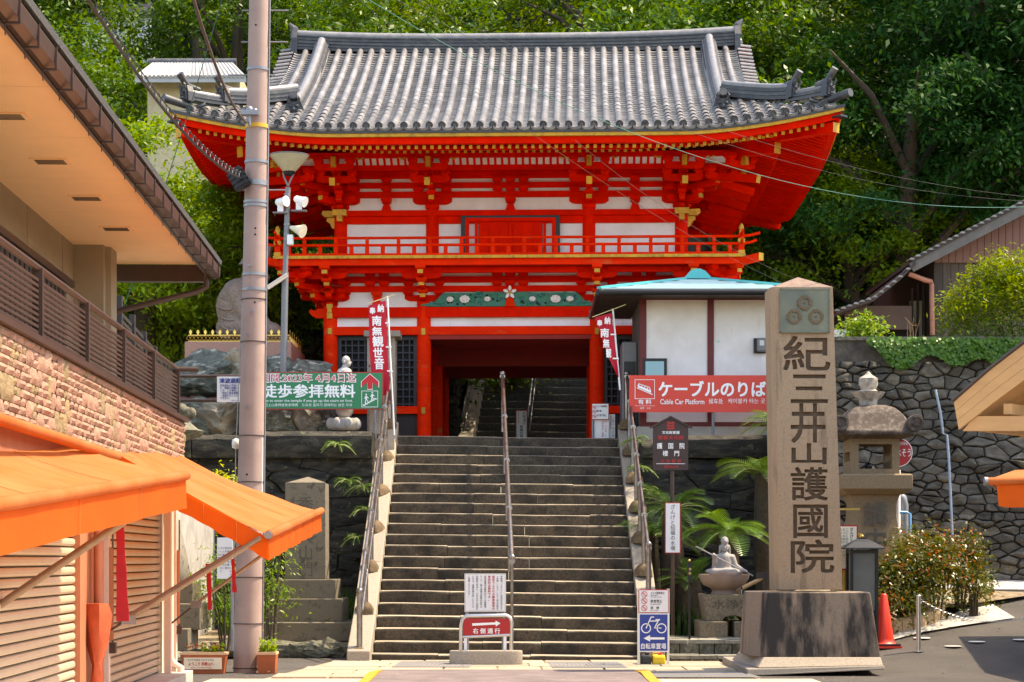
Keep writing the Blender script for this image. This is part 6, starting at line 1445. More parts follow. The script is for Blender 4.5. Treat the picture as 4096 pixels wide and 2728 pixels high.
# ================================================================ timber canopy and awning at the right edge
can = thing('timber_canopy', 'new pale timber gable canopy jutting in from the right edge', 'canopy', (5.5, 20, 2.5))
TIM = mat('new_timber', (.56, .32, .13), .6, .12, 3, .1, 30, stretch=(.6, 4, 4)); CYY = 19.0
def cp2(px, py, Y=CYY): return (PXX(px, Y), PZ(py, Y))
tp_ = [cp2(3815, 1607), cp2(3960, 1480), cp2(4096, 1375), cp2(4300, 1220)]; bt_ = [cp2(3835, 1718), cp2(3980, 1605), cp2(4096, 1520), cp2(4300, 1370)]
DV = Vector((1.7, 2.2, 0))            # the canopy runs back to the right
def run_back(nm, m_, poly, t0, t1):
    MB().loft([[Vector((x, CYY, z)) + DV * t for x, z in poly] for t in (t0, t1)]).build(nm, m_, can)
for i in range(3):
    f0, f1 = i / 3, (i + 1) / 3
    a = [(p[0] + (q[0] - p[0]) * f0, p[1] + (q[1] - p[1]) * f0) for p, q in zip(bt_, tp_)]; b = [(p[0] + (q[0] - p[0]) * f1, p[1] + (q[1] - p[1]) * f1 - .004) for p, q in zip(bt_, tp_)]
    run_back('barge_board', TIM, a + b[::-1], 0, .012)
run_back('roof_sheet', mat('dark_sheet', (.06, .05, .05), .5), tp_ + [(p[0], p[1] + .02) for p in tp_[::-1]], -.02, 1)
run_back('ceiling_boards', TIM, [(p[0] + .01, p[1] + .06) for p in bt_] + [(p[0] + .01, p[1] + .09) for p in bt_[::-1]], .014, 1)
lo = PZ(1718, CYY); xl_ = PXX(3840, CYY)
for t in (.02, .5): run_back('tie_beam', TIM, [(xl_, lo - .01), (6.5, lo - .01), (6.5, lo + .13), (xl_ + .12, lo + .13)], t, t + .03)
for px in (3850, 3990, 4130): run_back('purlin', TIM, [(PXX(px, CYY), lo + (px - 3850) * .0011 + .0), (PXX(px, CYY) + .08, lo + (px - 3850) * .0011), (PXX(px, CYY) + .08, lo + .1 + (px - 3850) * .0011), (PXX(px, CYY), lo + .1 + (px - 3850) * .0011)], .05, 1)
MB().box(6.1, 6.25, CYY + .3, CYY + .45, 0, lo + .1).build('post', TIM, can)
a3 = thing('awning', 'sunlit orange awning corner entering at the right edge', 'awning', (5, 17, 2)); AY = 17.5
p0, p1 = at(3950, 1925, AY), at(4250, 1922, AY); b0_, b1_ = at(4060, 1880, AY + 1.1), at(4350, 1870, AY + 1.1)
MB().tube([p0, p1], .035, 10).build('front_bar', FAB, a3, 60); MB().tube([p0 - Vector((.03, 0, 0)), p0], .04, 10).build('bar_end', GALV, a3, 60); MB().loft([[p0 + Vector((.05, 0, .03)), p1 + Vector((0, 0, .03))], [b0_, b1_]], cap=False, closed=False).build('canvas', FAB, a3)
rows = [[at(3985 + 10 * k / 3, 1932 + 92 * k / 3 + 4 * math.sin(i), AY + .02 * math.sin(i * 1.3) * k / 3).lerp(at(4250, 1932 + 110 * k / 3, AY), i / 10) for i in range(11)] for k in range(4)]
MB().loft(rows, cap=False, closed=False).build('valance', FABD, a3, 60); MB().tube([at(3962, 1932, AY), at(3985, 1955, AY + .3)], .015, 6).build('support_arm', ARM, a3)
rs = thing('corner_shop', 'low tile roofed shop standing just outside the right edge, shading the road', 'shop', (10, 24, 0))
MB().box(8.3, 14, 16.5, 27.6, -.2, 2.9).build('wall', BEI, rs)
MB().prism([(7.75, 2.95), (7.75, 3.1), (11, 4.7), (14.4, 3.1), (14.4, 2.95)], 'xz', 16.0, 28.1).build('roof', TILED, rs)
# ================================================================ cone, bollard, chain, ground lights
def gat(px, py, Y0=24, Y1=34):
    """point on the road seen at a photo pixel"""
    lo, hi = Y0, Y1
    for _ in range(40):
        m = (lo + hi) / 2; z = PZ(py, m)
        if z > gz(PXX(px, m), m): lo = m
        else: hi = m
    return Vector((PXX(px, lo), lo, gz(PXX(px, lo), lo)))
v = gat(3535, 2588); ORG = mat('cone_orange', (.85, .035, .012), .45, .05, 3)
cone = thing('traffic_cone', 'bright orange red traffic cone beside the pillar plinth', 'traffic cone', v)
kk = v.y / F; top = PZ(2375, v.y)
MB().lathe([(.20 * .85, v.z + .05), (.165 * .85, v.z + .07), (.135, v.z + .12), (.045, top - .02), (.03, top), (.003, top + .004)], 24, (v.x, v.y, 0)).build('cone_body', ORG, cone, 50); MB().box(v.x - .2, v.x + .2, v.y - .2, v.y + .2, v.z + .02, v.z + .05).build('rubber_base', BLK, cone, bevel=.01); MB().box(v.x - .21, v.x + .21, v.y - .21, v.y + .21, v.z - .01, v.z + .018).build('red_weight', ORG, cone)
v = gat(3674, 2607)
bol = thing('bollard', 'slim stainless steel bollard with a chain on the road', 'bollard', v); bt = PZ(2382, v.y)
MB().tube([v, (v.x, v.y, bt)], .032, 14).build('post', STEEL, bol, 60); MB().sphere((v.x, v.y, bt), (.032, .032, .01), 12, 6).build('cap', STEEL, bol); MB().lathe([(.07, v.z), (.07, v.z + .008), (.03, v.z + .012)], 16, (v.x, v.y, 0)).build('foot_plate', STEEL, bol)
ce = at(4180, 2440, v.y + .6); cs_ = (v.x + .03, v.y, bt - .06); ch = thing('chain', 'steel link chain hanging from the bollard to the right edge', 'chain', cs_)
lk = MB().tube([(.03 * math.cos(t) * 1.0, .0, .014 * math.sin(t)) for t in [2 * math.pi * k / 10 for k in range(11)]], .0045, 5).mesh('chain_link', STEEL)
cp_ = sagp(cs_, ce, .22, 60)
for i in range(60):
    a, b = cp_[i], cp_[i + 1]; d = b - a; M = T((a + b) / 2) @ d.to_track_quat('X', 'Z').to_matrix().to_4x4() @ Matrix.Rotation((i % 2) * R(90) + .3, 4, 'X') @ Matrix.Scale(d.length / .046, 4); inst('chain_link', lk, ch, M)
for i, (px, py, nm) in enumerate(((3687, 2555, 'pale flush disc in the road right behind the bollard'), (3811, 2588, 'ringed manhole cover in the road right of the bollard'), (3907, 2570, 'pale flush disc in the road between bollard and right edge'), (4085, 2562, 'pale flush disc in the road at the right edge'))):
    v = gat(px, py); t_ = MB().lathe([(.001, .012), (.105, .012), (.12, .004)], 24, v); o = t_.build('road_disc', mat('disc_pale', (.62, .60, .55), .6) if i != 1 else CONC, None, 40, T((0, 0, .006))); tag(o, nm, 'road disc')
# stone-edged planting bed with concrete apron on the right
ap = [gat(3420, 2548), gat(3600, 2540), gat(3750, 2492), gat(3870, 2440), gat(3930, 2400), gat(4060, 2480), gat(3850, 2510), gat(3700, 2536), gat(3540, 2575)]
tag(MB().add([(p.x, p.y, p.z + .035) for p in ap], [tuple(range(len(ap)))]).build('concrete_apron', CONC), kind='structure')
rr = random.Random(9); edge_ = [gat(3440, 2540), gat(3560, 2545), gat(3640, 2530), gat(3720, 2505), gat(3765, 2478)]
kb = thing('stone_kerb', 'low kerb of small buff stone blocks around the shrubs', 'kerb', edge_[0])
for a, b in zip(edge_, edge_[1:]):
    n = max(2, round((b - a).length / .19))
    for i in range(n):
        p, q = a.lerp(b, i / n + .01), a.lerp(b, (i + 1) / n - .01); MB().beam(p + Vector((0, .07, .11)), q + Vector((0, .07, .11)), .16, .24 + rr.uniform(-.02, .02)).build('kerb_block', mat('buff_stone', (.46, .33, .20), .85, .2, 20, .3, 60, rnd=.2), kb, bevel=.012)
so = [(3.7, 27.3, .42), (edge_[1].x, edge_[1].y + .1, edge_[1].z + .16), (edge_[4].x, edge_[4].y + .1, edge_[4].z + .16), (8.2, 31.0, gz(8, 31) + .05), (5, 32.3, 1.1), (3.7, 31, .7)]
tag(MB().add(so, [tuple(range(len(so)))]).build('shrub_bed', mat('bed_soil', (.3, .23, .15))), kind='structure')
tag(MB().add([(6.6, 31.6, gz(6.6, 31.6) + .02), (12, 31.4, gz(12, 31.4) + .02), (12, 32.5, gz(12, 32.5) + .04), (6.2, 32.5, gz(6.2, 32.5) + .04)], [(0, 1, 2, 3)]).build('pale_pavement', CONC), kind='structure')
# ================================================================ black garden lamp
GL = 27.3; gl_ = thing('garden_lamp', 'black square garden lantern with a flared roof among the shrubs', 'garden lamp', (PXX(3450, GL), GL, .3)); c = at(3448, 2215, GL); k = GL / F
def glx(px): return PXX(px, GL)
for sx in (-1, 1):
    for sy in (-1, 1): MB().box(c.x + sx * .17 - .02, c.x + sx * .17 + .02, GL + sy * .17 - .02, GL + sy * .17 + .02, .3, PZ(2195, GL)).build('corner_post', BLK, gl_)
mb = MB(); mb.loft([[(c.x - h, GL - h, z), (c.x + h, GL - h, z), (c.x + h, GL + h, z), (c.x - h, GL + h, z)] for h, z in ((.27, PZ(2196, GL)), (.265, PZ(2191, GL)), (.14, PZ(2168, GL)), (.055, PZ(2155, GL)), (.055, PZ(2150, GL)))]); mb.build('roof', BLK, gl_)
MB().sphere((c.x, GL, PZ(2145, GL)), .022, 10, 8).build('finial', GOLDT, gl_, 60); MB().box(c.x - .155, c.x + .155, GL - .155, GL + .155, .75, PZ(2212, GL)).build('frosted_glass', mat('frosted', (.22, .22, .2), .5, trans=.3), gl_); MB().box(c.x - .18, c.x + .18, GL - .18, GL + .18, .70, .75).box(c.x - .18, c.x + .18, GL - .18, GL + .18, PZ(2212, GL), PZ(2198, GL)).build('frame', BLK, gl_)
# ================================================================ water basin group
BY_ = 29.3; k = BY_ / F
lst = thing('low_steps', 'two low flagstone steps leading to the water basin', 'steps', (PXX(2830, 28), 28, 0))
for i, (pxa, pxb, pya, pyb, Y) in enumerate(((2676, 2960, 2622, 2672, 27.9), (2678, 2985, 2560, 2625, 28.35))):
    z1, z0 = PZ(pya, Y), max(0, PZ(pyb, Y)); x0, x1 = PXX(pxa, Y), PXX(pxb, Y)
    x = x0; rr = random.Random(i)
    while x < x1 - .01:
        w_ = min(rr.uniform(.12, .32), x1 - x); MB().box(x + .006, x + w_ - .006, Y + rr.uniform(-.012, .012), Y + .2, z0 if i else 0, z1 - .05).build('riser_stone', MOSSY, lst, bevel=.01); x += w_
    MB().box(x0, x1, Y + .03, Y + 2.4 * i + .55, 0, z1 - .04).build('step_core', MORT, lst)
    for poly in cells(x1 - x0, .5 if i == 0 else 1.6, .3, 1.2, 40 + i):
        c_ = (sum(p[0] for p in poly) / len(poly), sum(p[1] for p in poly) / len(poly)); pp = [(x0 + c_[0] + (p[0] - c_[0]) * .93, Y - .02 + c_[1] + (p[1] - c_[1]) * .93) for p in poly]
        MB().prism(pp, 'xy', z1 - .05, z1 + rr.uniform(-.006, .006)).build('flagstone', mat('flagstone', (.30, .28, .22), .8, .25, 12, .4, 50, col2=(.16, .15, .12), amt=.4, rnd=.3), lst)
bas = thing('water_basin', 'stone water basin with carved characters under the lotus bowl', 'basin', (PXX(2930, BY_), BY_, .35)); BST = mat('basin_stone', (.27, .215, .14), .9, .2, 50, .3, 100, col2=(.14, .11, .07), amt=.4)
x0, x1 = PXX(2810, BY_), PXX(3050, BY_); z0, z1 = PZ(2485, BY_), PZ(2378, BY_)
arch = [(x0 + .06, z0), (x0 + .28, z0), (x0 + .33, z0 + .06), (x0 + .45, z0 + .085), (x0 + .56, z0 + .06), (x0 + .62, z0), (x1, z0), (x1 + .02, z1), (x0, z1)]
tb = MB().prism(arch, 'xz', BY_, BY_ + .75).build('trough', BST, bas, bevel=.012)
MB().box(x0 + .08, x1, BY_ + .08, BY_ + .67, z1 + .001, z1 + .004).build('water', mat('dark_water', (.02, .03, .03), .05), bas)
text('水浄清', PXX(2850, BY_), PXX(3010, BY_), PZ(2435, BY_), PZ(2398, BY_), BY_ - .004, CARVE_SHADE, tb, off=.012)
for xa_, xb_ in ((PXX(2796, BY_), PXX(2908, BY_)), (PXX(2935, BY_), PXX(3060, BY_))): MB().box(xa_, xb_, BY_ - .1, BY_ + .8, .15, z0).build('foot_stone', BST, bas, bevel=.015)
kan = thing('kannon_statue', 'pale stone seated goddess holding a long staff on a lotus bowl', 'statue', (PXX(2885, BY_), BY_ + .35, z1)); KY2 = BY_ + .3; k = KY2 / F
def kp(px, py, dy=0): return (PXX(px, KY2), KY2 + dy, PZ(py, KY2))
bwl = MB(); cz_ = PZ(2335, KY2)
prof_ = [(.19, PZ(2376, KY2)), (.17, PZ(2362, KY2)), (.20, PZ(2352, KY2)), (.30, PZ(2340, KY2)), (.355, PZ(2315, KY2)), (.37, PZ(2297, KY2)), (.34, PZ(2300, KY2)), (.05, PZ(2312, KY2))]
bwl.lathe(prof_, 48, (PXX(2895, KY2), KY2, 0), wob=lambda q, kk: 1 + (.035 * math.cos(q * 9) if 3 <= kk <= 6 else 0)); bwl.build('lotus_bowl', mat('bowl_stone', (.28, .20, .16), .7, .15, 40, .2, 80), kan, 50)
figure('body', [('s', kp(2897, 2285), (.285, .19, .06)), ('c', kp(2850, 2288, -.1), kp(2935, 2290, -.12), .06, .06), ('s', kp(2850, 2290, -.06), (.075, .09, .05)), ('s', kp(2950, 2290, -.06), (.075, .09, .05)), ('c', kp(2897, 2285), kp(2899, 2235), .125, .105), ('s', kp(2899, 2228), (.15, .085, .055)), ('c', kp(2899, 2222), kp(2899, 2205), .042, .04),
    ('c', kp(2868, 2228), kp(2856, 2268, -.05), .045, .04), ('c', kp(2856, 2268, -.05), kp(2853, 2226, -.14), .036, .028), ('s', kp(2851, 2222, -.15), (.034, .03, .04)), ('c', kp(2930, 2228), kp(2940, 2262, -.04), .045, .04), ('c', kp(2940, 2262, -.04), kp(2972, 2282, -.12), .036, .026), ('s', kp(2976, 2285, -.13), (.04, .03, .024))], .012, STATK, kan)
figure('head', [('s', kp(2899, 2188), (.058, .062, .078)), ('s', kp(2899, 2195, -.035), (.042, .035, .05)), ('s', kp(2899, 2192, -.07), (.010, .014, .018)), ('s', kp(2899, 2202, -.062), (.018, .012, .006)), ('s', kp(2892, 2186, -.06), (.012, .01, .005)), ('s', kp(2906, 2186, -.06), (.012, .01, .005)), ('s', kp(2899, 2165, .0), (.058, .06, .07)), ('s', kp(2899, 2168, -.05), (.034, .025, .04)),
    ('c', kp(2882, 2185, .02), kp(2880, 2215, .01), .022, .02), ('c', kp(2916, 2185, .02), kp(2918, 2215, .01), .022, .02)], .007, STATK, kan, smooth=1)
MB().tube([kp(2778, 2185, -.16), kp(2851, 2223, -.17), kp(2976, 2287, -.155), kp(3008, 2303, -.15)], .011, 6).build('staff', STATK, kan, 60)
for j, (cx2, cz2) in enumerate(((2853, 2221), (2975, 2285))):
    for f_ in range(4): p = kp(cx2 - 4 + f_ * 4, cz2 - 2 + f_ * 2, -.185); MB().tube([(p[0], p[1] + .03, p[2] + .014), (p[0], p[1], p[2] + .004), (p[0], p[1] + .025, p[2] - .014)], .007, 5).build('finger', STATK, kan, 60)
BAM = mat('bamboo', (.42, .27, .13), .5, .2, 10, stretch=(6, 6, 1)); spt = thing('bamboo_spout', 'bamboo water spout on a small post pouring into the basin', 'water spout', (PXX(3040, BY_), BY_, .9))
MB().tube([kp(3045, 2312, -.15), kp(2962, 2352, -.2)], .032, 10).build('bamboo', BAM, spt, 60); MB().tube([kp(2963, 2351.5, -.2), kp(2960.5, 2353, -.201)], .025, 10).build('spout_mouth', DARK, spt); MB().box(*[v for v in (kp(3020, 0)[0], kp(3068, 0)[0])], KY2 - .2, KY2 - .08, PZ(2312, KY2), PZ(2290, KY2)).build('cross_block', WOOD, spt); MB().box(kp(3045, 0)[0], kp(3056, 0)[0], KY2 - .17, KY2 - .11, z1, PZ(2312, KY2)).build('post', WOOD, spt)
MB().tube([kp(2962, 2354, -.2), kp(2960, 2372, -.2), kp(2960, 2378, -.2)], .005, 5).build('water_jet', mat('water_jet', (.7, .75, .78), .05), spt)
off = thing('offering_box', 'thin black offering post with a gold knob beside the basin', 'offering post', (PXX(2758, 28.6), 28.6, .2)); OY = 28.6
MB().tube([(PXX(2758, OY), OY, .1), (PXX(2758, OY), OY, PZ(2320, OY))], .016, 8).build('stem', BLK, off, 60); cs2 = MB().box(PXX(2749, OY), PXX(2768, OY), OY - .03, OY + .03, PZ(2320, OY), PZ(2252, OY)).build('case', BLK, off)
MB().box(PXX(2744, OY), PXX(2773, OY), OY - .045, OY + .045, PZ(2252, OY), PZ(2249, OY)).box(PXX(2743, OY), PXX(2772, OY), OY - .045, OY + .045, PZ(2322, OY), PZ(2319, OY)).build('flange', BLK, off); MB().sphere(tuple(at(2757, 2243, OY)), .02, 10, 8).build('gold_knob', GOLDT, off, 60); text('浄財', PXX(2753, OY), PXX(2765, OY), PZ(2302, OY), PZ(2268, OY), OY - .033, GOLDT, cs2, vertical=True)
# ================================================================ signs and banners
def board(name, label, cat, px0, px1, py0, py1, Y, field, border=None, bw=.012, post=None, zfoot=None, postm=None, th=.02):
    x0, x1, z0, z1 = PXX(px0, Y), PXX(px1, Y), PZ(py1, Y), PZ(py0, Y)
    t = thing(name, label, cat, ((x0 + x1) / 2, Y, zfoot if zfoot is not None else z0))
    b = MB().box(x0, x1, Y, Y + th, z0, z1).build('panel', border or field, t)
    f = b
    if border: f = MB().box(x0 + bw, x1 - bw, Y - .004, Y, z0 + bw, z1 - bw).build('panel_field', field, t)
    if post:
        for px in post: MB().tube([(PXX(px, Y), Y + th + .02, zfoot), (PXX(px, Y), Y + th + .02, z1 - .05)], .025, 8).build('post', postm or GALV, t, 60)
    return t, f
def tx(f, body, pxa, pxb, pya, pyb, Y, m_, off=0., vertical=False, fit=True, res=3, d=.008):
    return text(body, PXX(pxa, Y), PXX(pxb, Y), PZ(pyb, Y), PZ(pya, Y), Y - d, m_, f, off=off, vertical=vertical, fit=fit, res=res)
def ink(f, nm, m_, fn, Y, d=.007):
    mb = MB(); fn(mb, lambda x, y: (PXX(x, Y), PZ(y, Y)), Y - d); return mb.build(nm, m_, f)
# green free-entry banner
GY = 33.95
t, f = board('green_banner', 'green banner sign with red arrow saying walking up is free', 'sign', 985, 1533, 1488, 1638, GY, GRNS, REDD, .016, (1010, 1500), 3.5)
WT = mat('white_ink', (.85, .85, .86), .5, .02)
tx(f, '期間:2023年 4月4日迄', 1040, 1424, 1494, 1530, GY, WT, .055); tx(f, '期間:2023年 4月4日迄', 1042, 1422, 1496, 1528, GY, REDT, .0, d=.011)
tx(f, '徒歩参拝無料', 1047, 1420, 1538, 1590, GY, WT, .028)
tx(f, 'Free to enter the temple if you go up the stairs on foot.', 1046, 1411, 1597, 1611, GY, WT, .006); tx(f, '步行上山参拜者免参拜费', 1046, 1192, 1614, 1626, GY, WT); tx(f, '도보로 올라가 참배하는 분은 무료', 1208, 1409, 1614, 1626, GY, WT)
def arrow(mb, P, y): mb.prism([P(*q) for q in ((1480, 1497), (1514, 1526), (1514, 1549), (1490, 1530), (1490, 1556), (1470, 1556), (1470, 1530), (1447, 1549), (1447, 1526))], 'xz', y, y - .002)
ink(f, 'arrow_outline', WT, lambda mb, P, y: arrow(mb, lambda a, b: P(1480 + (a - 1480) * 1.08, 1527 + (b - 1527) * 1.1), y), GY); ink(f, 'arrow', REDT, arrow, GY, .011)
def pict(mb, P, y):
    for q in (((1446, 1563), (1512, 1563), (1512, 1565), (1446, 1565)), ((1446, 1627), (1512, 1627), (1512, 1629), (1446, 1629)), ((1446, 1565), (1448, 1565), (1448, 1627), (1446, 1627)), ((1510, 1565), (1512, 1565), (1512, 1627), (1510, 1627))): mb.prism([P(*p) for p in q], 'xz', y, y - .002)
    for k in range(6): mb.prism([P(1451 + k * 9, 1623 - k * 5), P(1462 + k * 9, 1623 - k * 5), P(1462 + k * 9, 1618 - k * 5), P(1451 + k * 9, 1618 - k * 5)], 'xz', y, y - .002)
    for cx, cz in ((1465, 1578), (1489, 1570)):
        mb.prism([P(cx + 3.2 * math.cos(t), cz + 3.2 * math.sin(t)) for t in [k * math.pi / 4 for k in range(8)]], 'xz', y, y - .002)
        for q in (((cx - 3, cz + 5), (cx + 3, cz + 5), (cx + 3, cz + 20), (cx - 3, cz + 20)), ((cx - 3, cz + 20), (cx + 1, cz + 20), (cx - 3, cz + 36), (cx - 6, cz + 36)), ((cx, cz + 20), (cx + 3, cz + 20), (cx + 9, cz + 28), (cx + 7, cz + 30)), ((cx + 3, cz + 7), (cx + 10, cz + 14), (cx + 8, cz + 16), (cx + 2, cz + 11)), ((cx - 3, cz + 7), (cx - 8, cz + 16), (cx - 6, cz + 18), (cx - 2, cz + 11))): mb.prism([P(*p) for p in q], 'xz', y, y - .002)
ink(f, 'stair_pictogram', WT, pict, GY)
# tsunami notice on the rail
TY = 26.3
t, f = board('tsunami_notice', 'white tsunami refuge notice with blue writing tied to brown bars by the pole', 'notice', 868, 985, 1506, 1608, TY, WHITE, None)
tx(f, '津波避難場所', 878, 1010, 1513, 1533, TY, BLUT, .03); tx(f, '津波浸水が予想さ\nれ、避難が困難な\nとき、この場所に\n一時的に緊急避難\n・退避することが\nできます。', 880, 953, 1537, 1597, TY, BLUT, .012, res=2); tx(f, '〜和歌山市〜', 920, 960, 1599, 1605, TY, BLUT, res=2)
for py in (1505, 1602): MB().tube([at(712, py, TY + .05), at(1000, py, TY + .05)], .022, 8).build('support_bar', BRNM, t, 60)
# nobori banners
NOB = mat('nobori_red', (.62, .012, .035), .7, .08, 3, .1, 20, trans=.25)
def nobori(label, pole0, pole1, quad, texts, Y, cross, loops=()):
    t = thing('nobori_banner', label, 'banner', at(*pole0, Y))
    MB().tube([at(*pole0, Y), at(*pole1, Y)], .016, 8).build('pole', WHITE, t, 60); MB().tube([at(*cross[0], Y - .02), at(*cross[1], Y - .02)], .007, 6).build('cross_rod', mat('rod_cream', (.7, .6, .3), .5), t, 60)
    (a, b), n = quad, 14
    rows = []
    for i in range(n + 1):
        g = i / n; row = []
        for j in range(7):
            h = j / 6; l = interp(a, g); r_ = interp(b, g); row.append(at(l[0] + (r_[0] - l[0]) * h, l[1] + (r_[1] - l[1]) * h, Y - .03 + .025 * math.sin(h * 5 + g * 6)))
        rows.append(row)
    c = MB().loft(rows, cap=False, closed=False).build('cloth', NOB, t, 60)
    for body, pa, pb, pc_, pd in texts: tx(c, body, pa, pb, pc_, pd, Y, WT, .035, d=.07)
    for p in loops: MB().box(-.05, .05, -.01, .01, -.012, .012).build('loop_tab', WHITE, t, world=T(at(*p, Y - .03)))
    return t
def interp(p, g):
    k = g * (len(p) - 1); i = min(int(k), len(p) - 2); f_ = k - i; return (p[i][0] + (p[i + 1][0] - p[i][0]) * f_, p[i][1] + (p[i + 1][1] - p[i][1]) * f_)
NY = 34.3
nobori('red prayer banner with white writing beside the monk statue', (1577, 1740), (1549, 1185), (((1474, 1222), (1478, 1400), (1485, 1500), (1510, 1585)), ((1543, 1202), (1549, 1350), (1556, 1500), (1555, 1580))),
       [('奉', 1480, 1502, 1232, 1258), ('納', 1512, 1536, 1220, 1250), ('南', 1490, 1526, 1266, 1304), ('無', 1491, 1528, 1310, 1343), ('観', 1492, 1534, 1347, 1388), ('世', 1495, 1532, 1393, 1430), ('音', 1500, 1536, 1434, 1478)], NY, ((1470, 1215), (1580, 1178)), ((1549, 1292), (1555, 1388), (1560, 1484)))
nobori('red prayer banner twisted round its pole under the kiosk eaves', (2480, 1560), (2451, 1235), (((2378, 1270), (2402, 1340), (2430, 1420), (2470, 1505)), ((2445, 1252), (2455, 1340), (2465, 1420), (2476, 1510))),
       [('奉', 2388, 2408, 1282, 1306), ('納', 2418, 2440, 1270, 1298), ('南', 2402, 2434, 1316, 1350), ('無', 2412, 2436, 1358, 1392), ('観', 2424, 2444, 1396, 1432)], 33.95, ((2370, 1268), (2503, 1218)), ((2453, 1338), (2463, 1434)))
# cable car sign
CY2 = 33.7
t, f = board('cable_car_sign', 'long orange red sign for the cable car platform below the kiosk window', 'sign', 2517, 3100, 1501, 1649, CY2, REDS, None, post=(2525, 2853), zfoot=3.3, postm=LGREY)
tx(f, 'ケーブルのりば', 2635, 3062, 1525, 1585, CY2, WT, .03); tx(f, 'Cable Car Platform', 2641, 2817, 1597, 1617, CY2, WT, .012); tx(f, '候车处', 2835, 2892, 1594, 1616, CY2, WT); tx(f, '케이블카 타는 곳', 2912, 3060, 1594, 1614, CY2, WT); tx(f, '有 料', 2553, 2605, 1598, 1617, CY2, WT, .02); tx(f, 'Please purchase a ticket lower at the bottom', 2540, 2620, 1621, 1626, CY2, WT, res=2); tx(f, '收费　유료', 2560, 2602, 1629, 1637, CY2, WT, res=2)
def cc(mb, P, y):
    for q in (((2539, 1518), (2619, 1518), (2619, 1520), (2539, 1520)), ((2539, 1594), (2619, 1594), (2619, 1596), (2539, 1596)), ((2539, 1520), (2541, 1520), (2541, 1594), (2539, 1594)), ((2617, 1520), (2619, 1520), (2619, 1594), (2617, 1594)), ((2547, 1553), (2548, 1550), (2611, 1577), (2610, 1580)), ((2551, 1549), (2551, 1540), (2604, 1562), (2604, 1572)), ((2551, 1540), (2554, 1533), (2560, 1533), (2556, 1542)), ((2554, 1533), (2598, 1548), (2604, 1562), (2600, 1561), (2596, 1551), (2555, 1537)), ((2566, 1537), (2569, 1538), (2569, 1548), (2566, 1547)), ((2577, 1541), (2580, 1542), (2580, 1552), (2577, 1551)), ((2588, 1545), (2591, 1546), (2591, 1557), (2588, 1556))):
        mb.prism([P(*p) for p in q], 'xz', y, y - .002)
ink(f, 'cable_car_pictogram', WT, cc, CY2)
# brown heritage board
HY_ = 30.6; BRB = mat('board_brown', (.045, .020, .018), .5, .1, 4)
t = thing('heritage_board', 'dark brown house shaped heritage notice board on a post beside the steps', 'notice board', (PXX(2683, HY_), HY_, .3))
pts = [(2612, 1706), (2682, 1669), (2753, 1706), (2753, 1880), (2612, 1880)]; f = MB().prism([(PXX(a, HY_), PZ(b, HY_)) for a, b in pts], 'xz', HY_, HY_ + .04).build('panel', BRB, t)
mb = MB(); mb.beam(at(2600, 1712, HY_ - .0), at(2682, 1667, HY_), .07, .025); mb.beam(at(2682, 1667, HY_), at(2768, 1712, HY_), .07, .025); mb.build('roof_strip', BRB, t)
MB().tube([(PXX(2690, HY_), HY_ + .06, .2), (PXX(2690, HY_), HY_ + .06, PZ(1860, HY_))], .03, 8).build('post', BRNM, t, 60)
RI = mat('dull_red_ink', (.42, .02, .02), .5)
tx(f, '文化財愛護', 2648, 2718, 1724, 1736, HY_, WT, .02); tx(f, '重要文化財', 2632, 2735, 1742, 1758, HY_, RI, .03); tx(f, '護　国　院', 2628, 2738, 1772, 1795, HY_, WT, .02); tx(f, '楼　門', 2651, 2716, 1803, 1824, HY_, WT, .02); tx(f, '火 気 厳 禁', 2643, 2724, 1837, 1851, HY_, RI, .02); tx(f, 'HITACHI', 2657, 2713, 1862, 1872, HY_, RI, .03)
ink(f, 'rule_line', WT, lambda mb, P, y: mb.prism([P(2625, 1854), P(2740, 1854), P(2740, 1856), P(2625, 1856)], 'xz', y, y - .002), HY_)
def em(mb, P, y):
    for k in range(3):
        z = 1687 + k * 11; mb.prism([P(*q) for q in ((2666, z), (2676, z), (2682, z + 3), (2690, z), (2699, z), (2697, z + 6), (2692, z + 9), (2673, z + 9), (2668, z + 6))], 'xz', y, y - .002)
ink(f, 'heritage_emblem', RI, em, HY_)
# three small boards by the gate column
BYY = 35.3
def prohib(mb_f, cx, cy, r, Y):
    def fn(mb, P, y):
        n = 20
        for k in range(n):
            a, b = 2 * math.pi * k / n, 2 * math.pi * (k + 1) / n; mb.prism([P(cx + r * math.cos(a), cy + r * math.sin(a)), P(cx + r * math.cos(b), cy + r * math.sin(b)), P(cx + .84 * r * math.cos(b), cy + .84 * r * math.sin(b)), P(cx + .84 * r * math.cos(a), cy + .84 * r * math.sin(a))], 'xz', y, y - .002)
        d = r * .62; mb.prism([P(cx - d - 1, cy - d + 1), P(cx - d + 1, cy - d - 1), P(cx + d + 1, cy + d - 1), P(cx + d - 1, cy + d + 1)], 'xz', y, y - .002)
    ink(mb_f, 'prohibition_ring', REDT, fn, Y, .010)
t, f = board('prohibition_board', 'white board with three red prohibition rings on the gate column', 'notice', 2368, 2435, 1614, 1678, BYY, WHITE, REDD, .008, (2372,), 3.5)
for py in (1629, 1647, 1665): prohib(f, 2378, py, 7, BYY)
tx(f, 'ペット散歩禁止', 2386, 2430, 1621, 1629, BYY, BLKT, .02); tx(f, '禁 煙', 2386, 2406, 1640, 1648, BYY, BLKT, .02); tx(f, 'ポイ捨て禁止', 2386, 2424, 1657, 1665, BYY, BLKT, .02)
t, f = board('upright_notice', 'tall white notice with red writing standing below the prohibition board', 'notice', 2370, 2435, 1679, 1752, BYY + .05, WHITE, None, zfoot=3.5)
tx(f, 'き、千社札、シ|の行為はご遠慮', 2404, 2430, 1682, 1748, BYY + .05, REDT, .0, True, res=2)
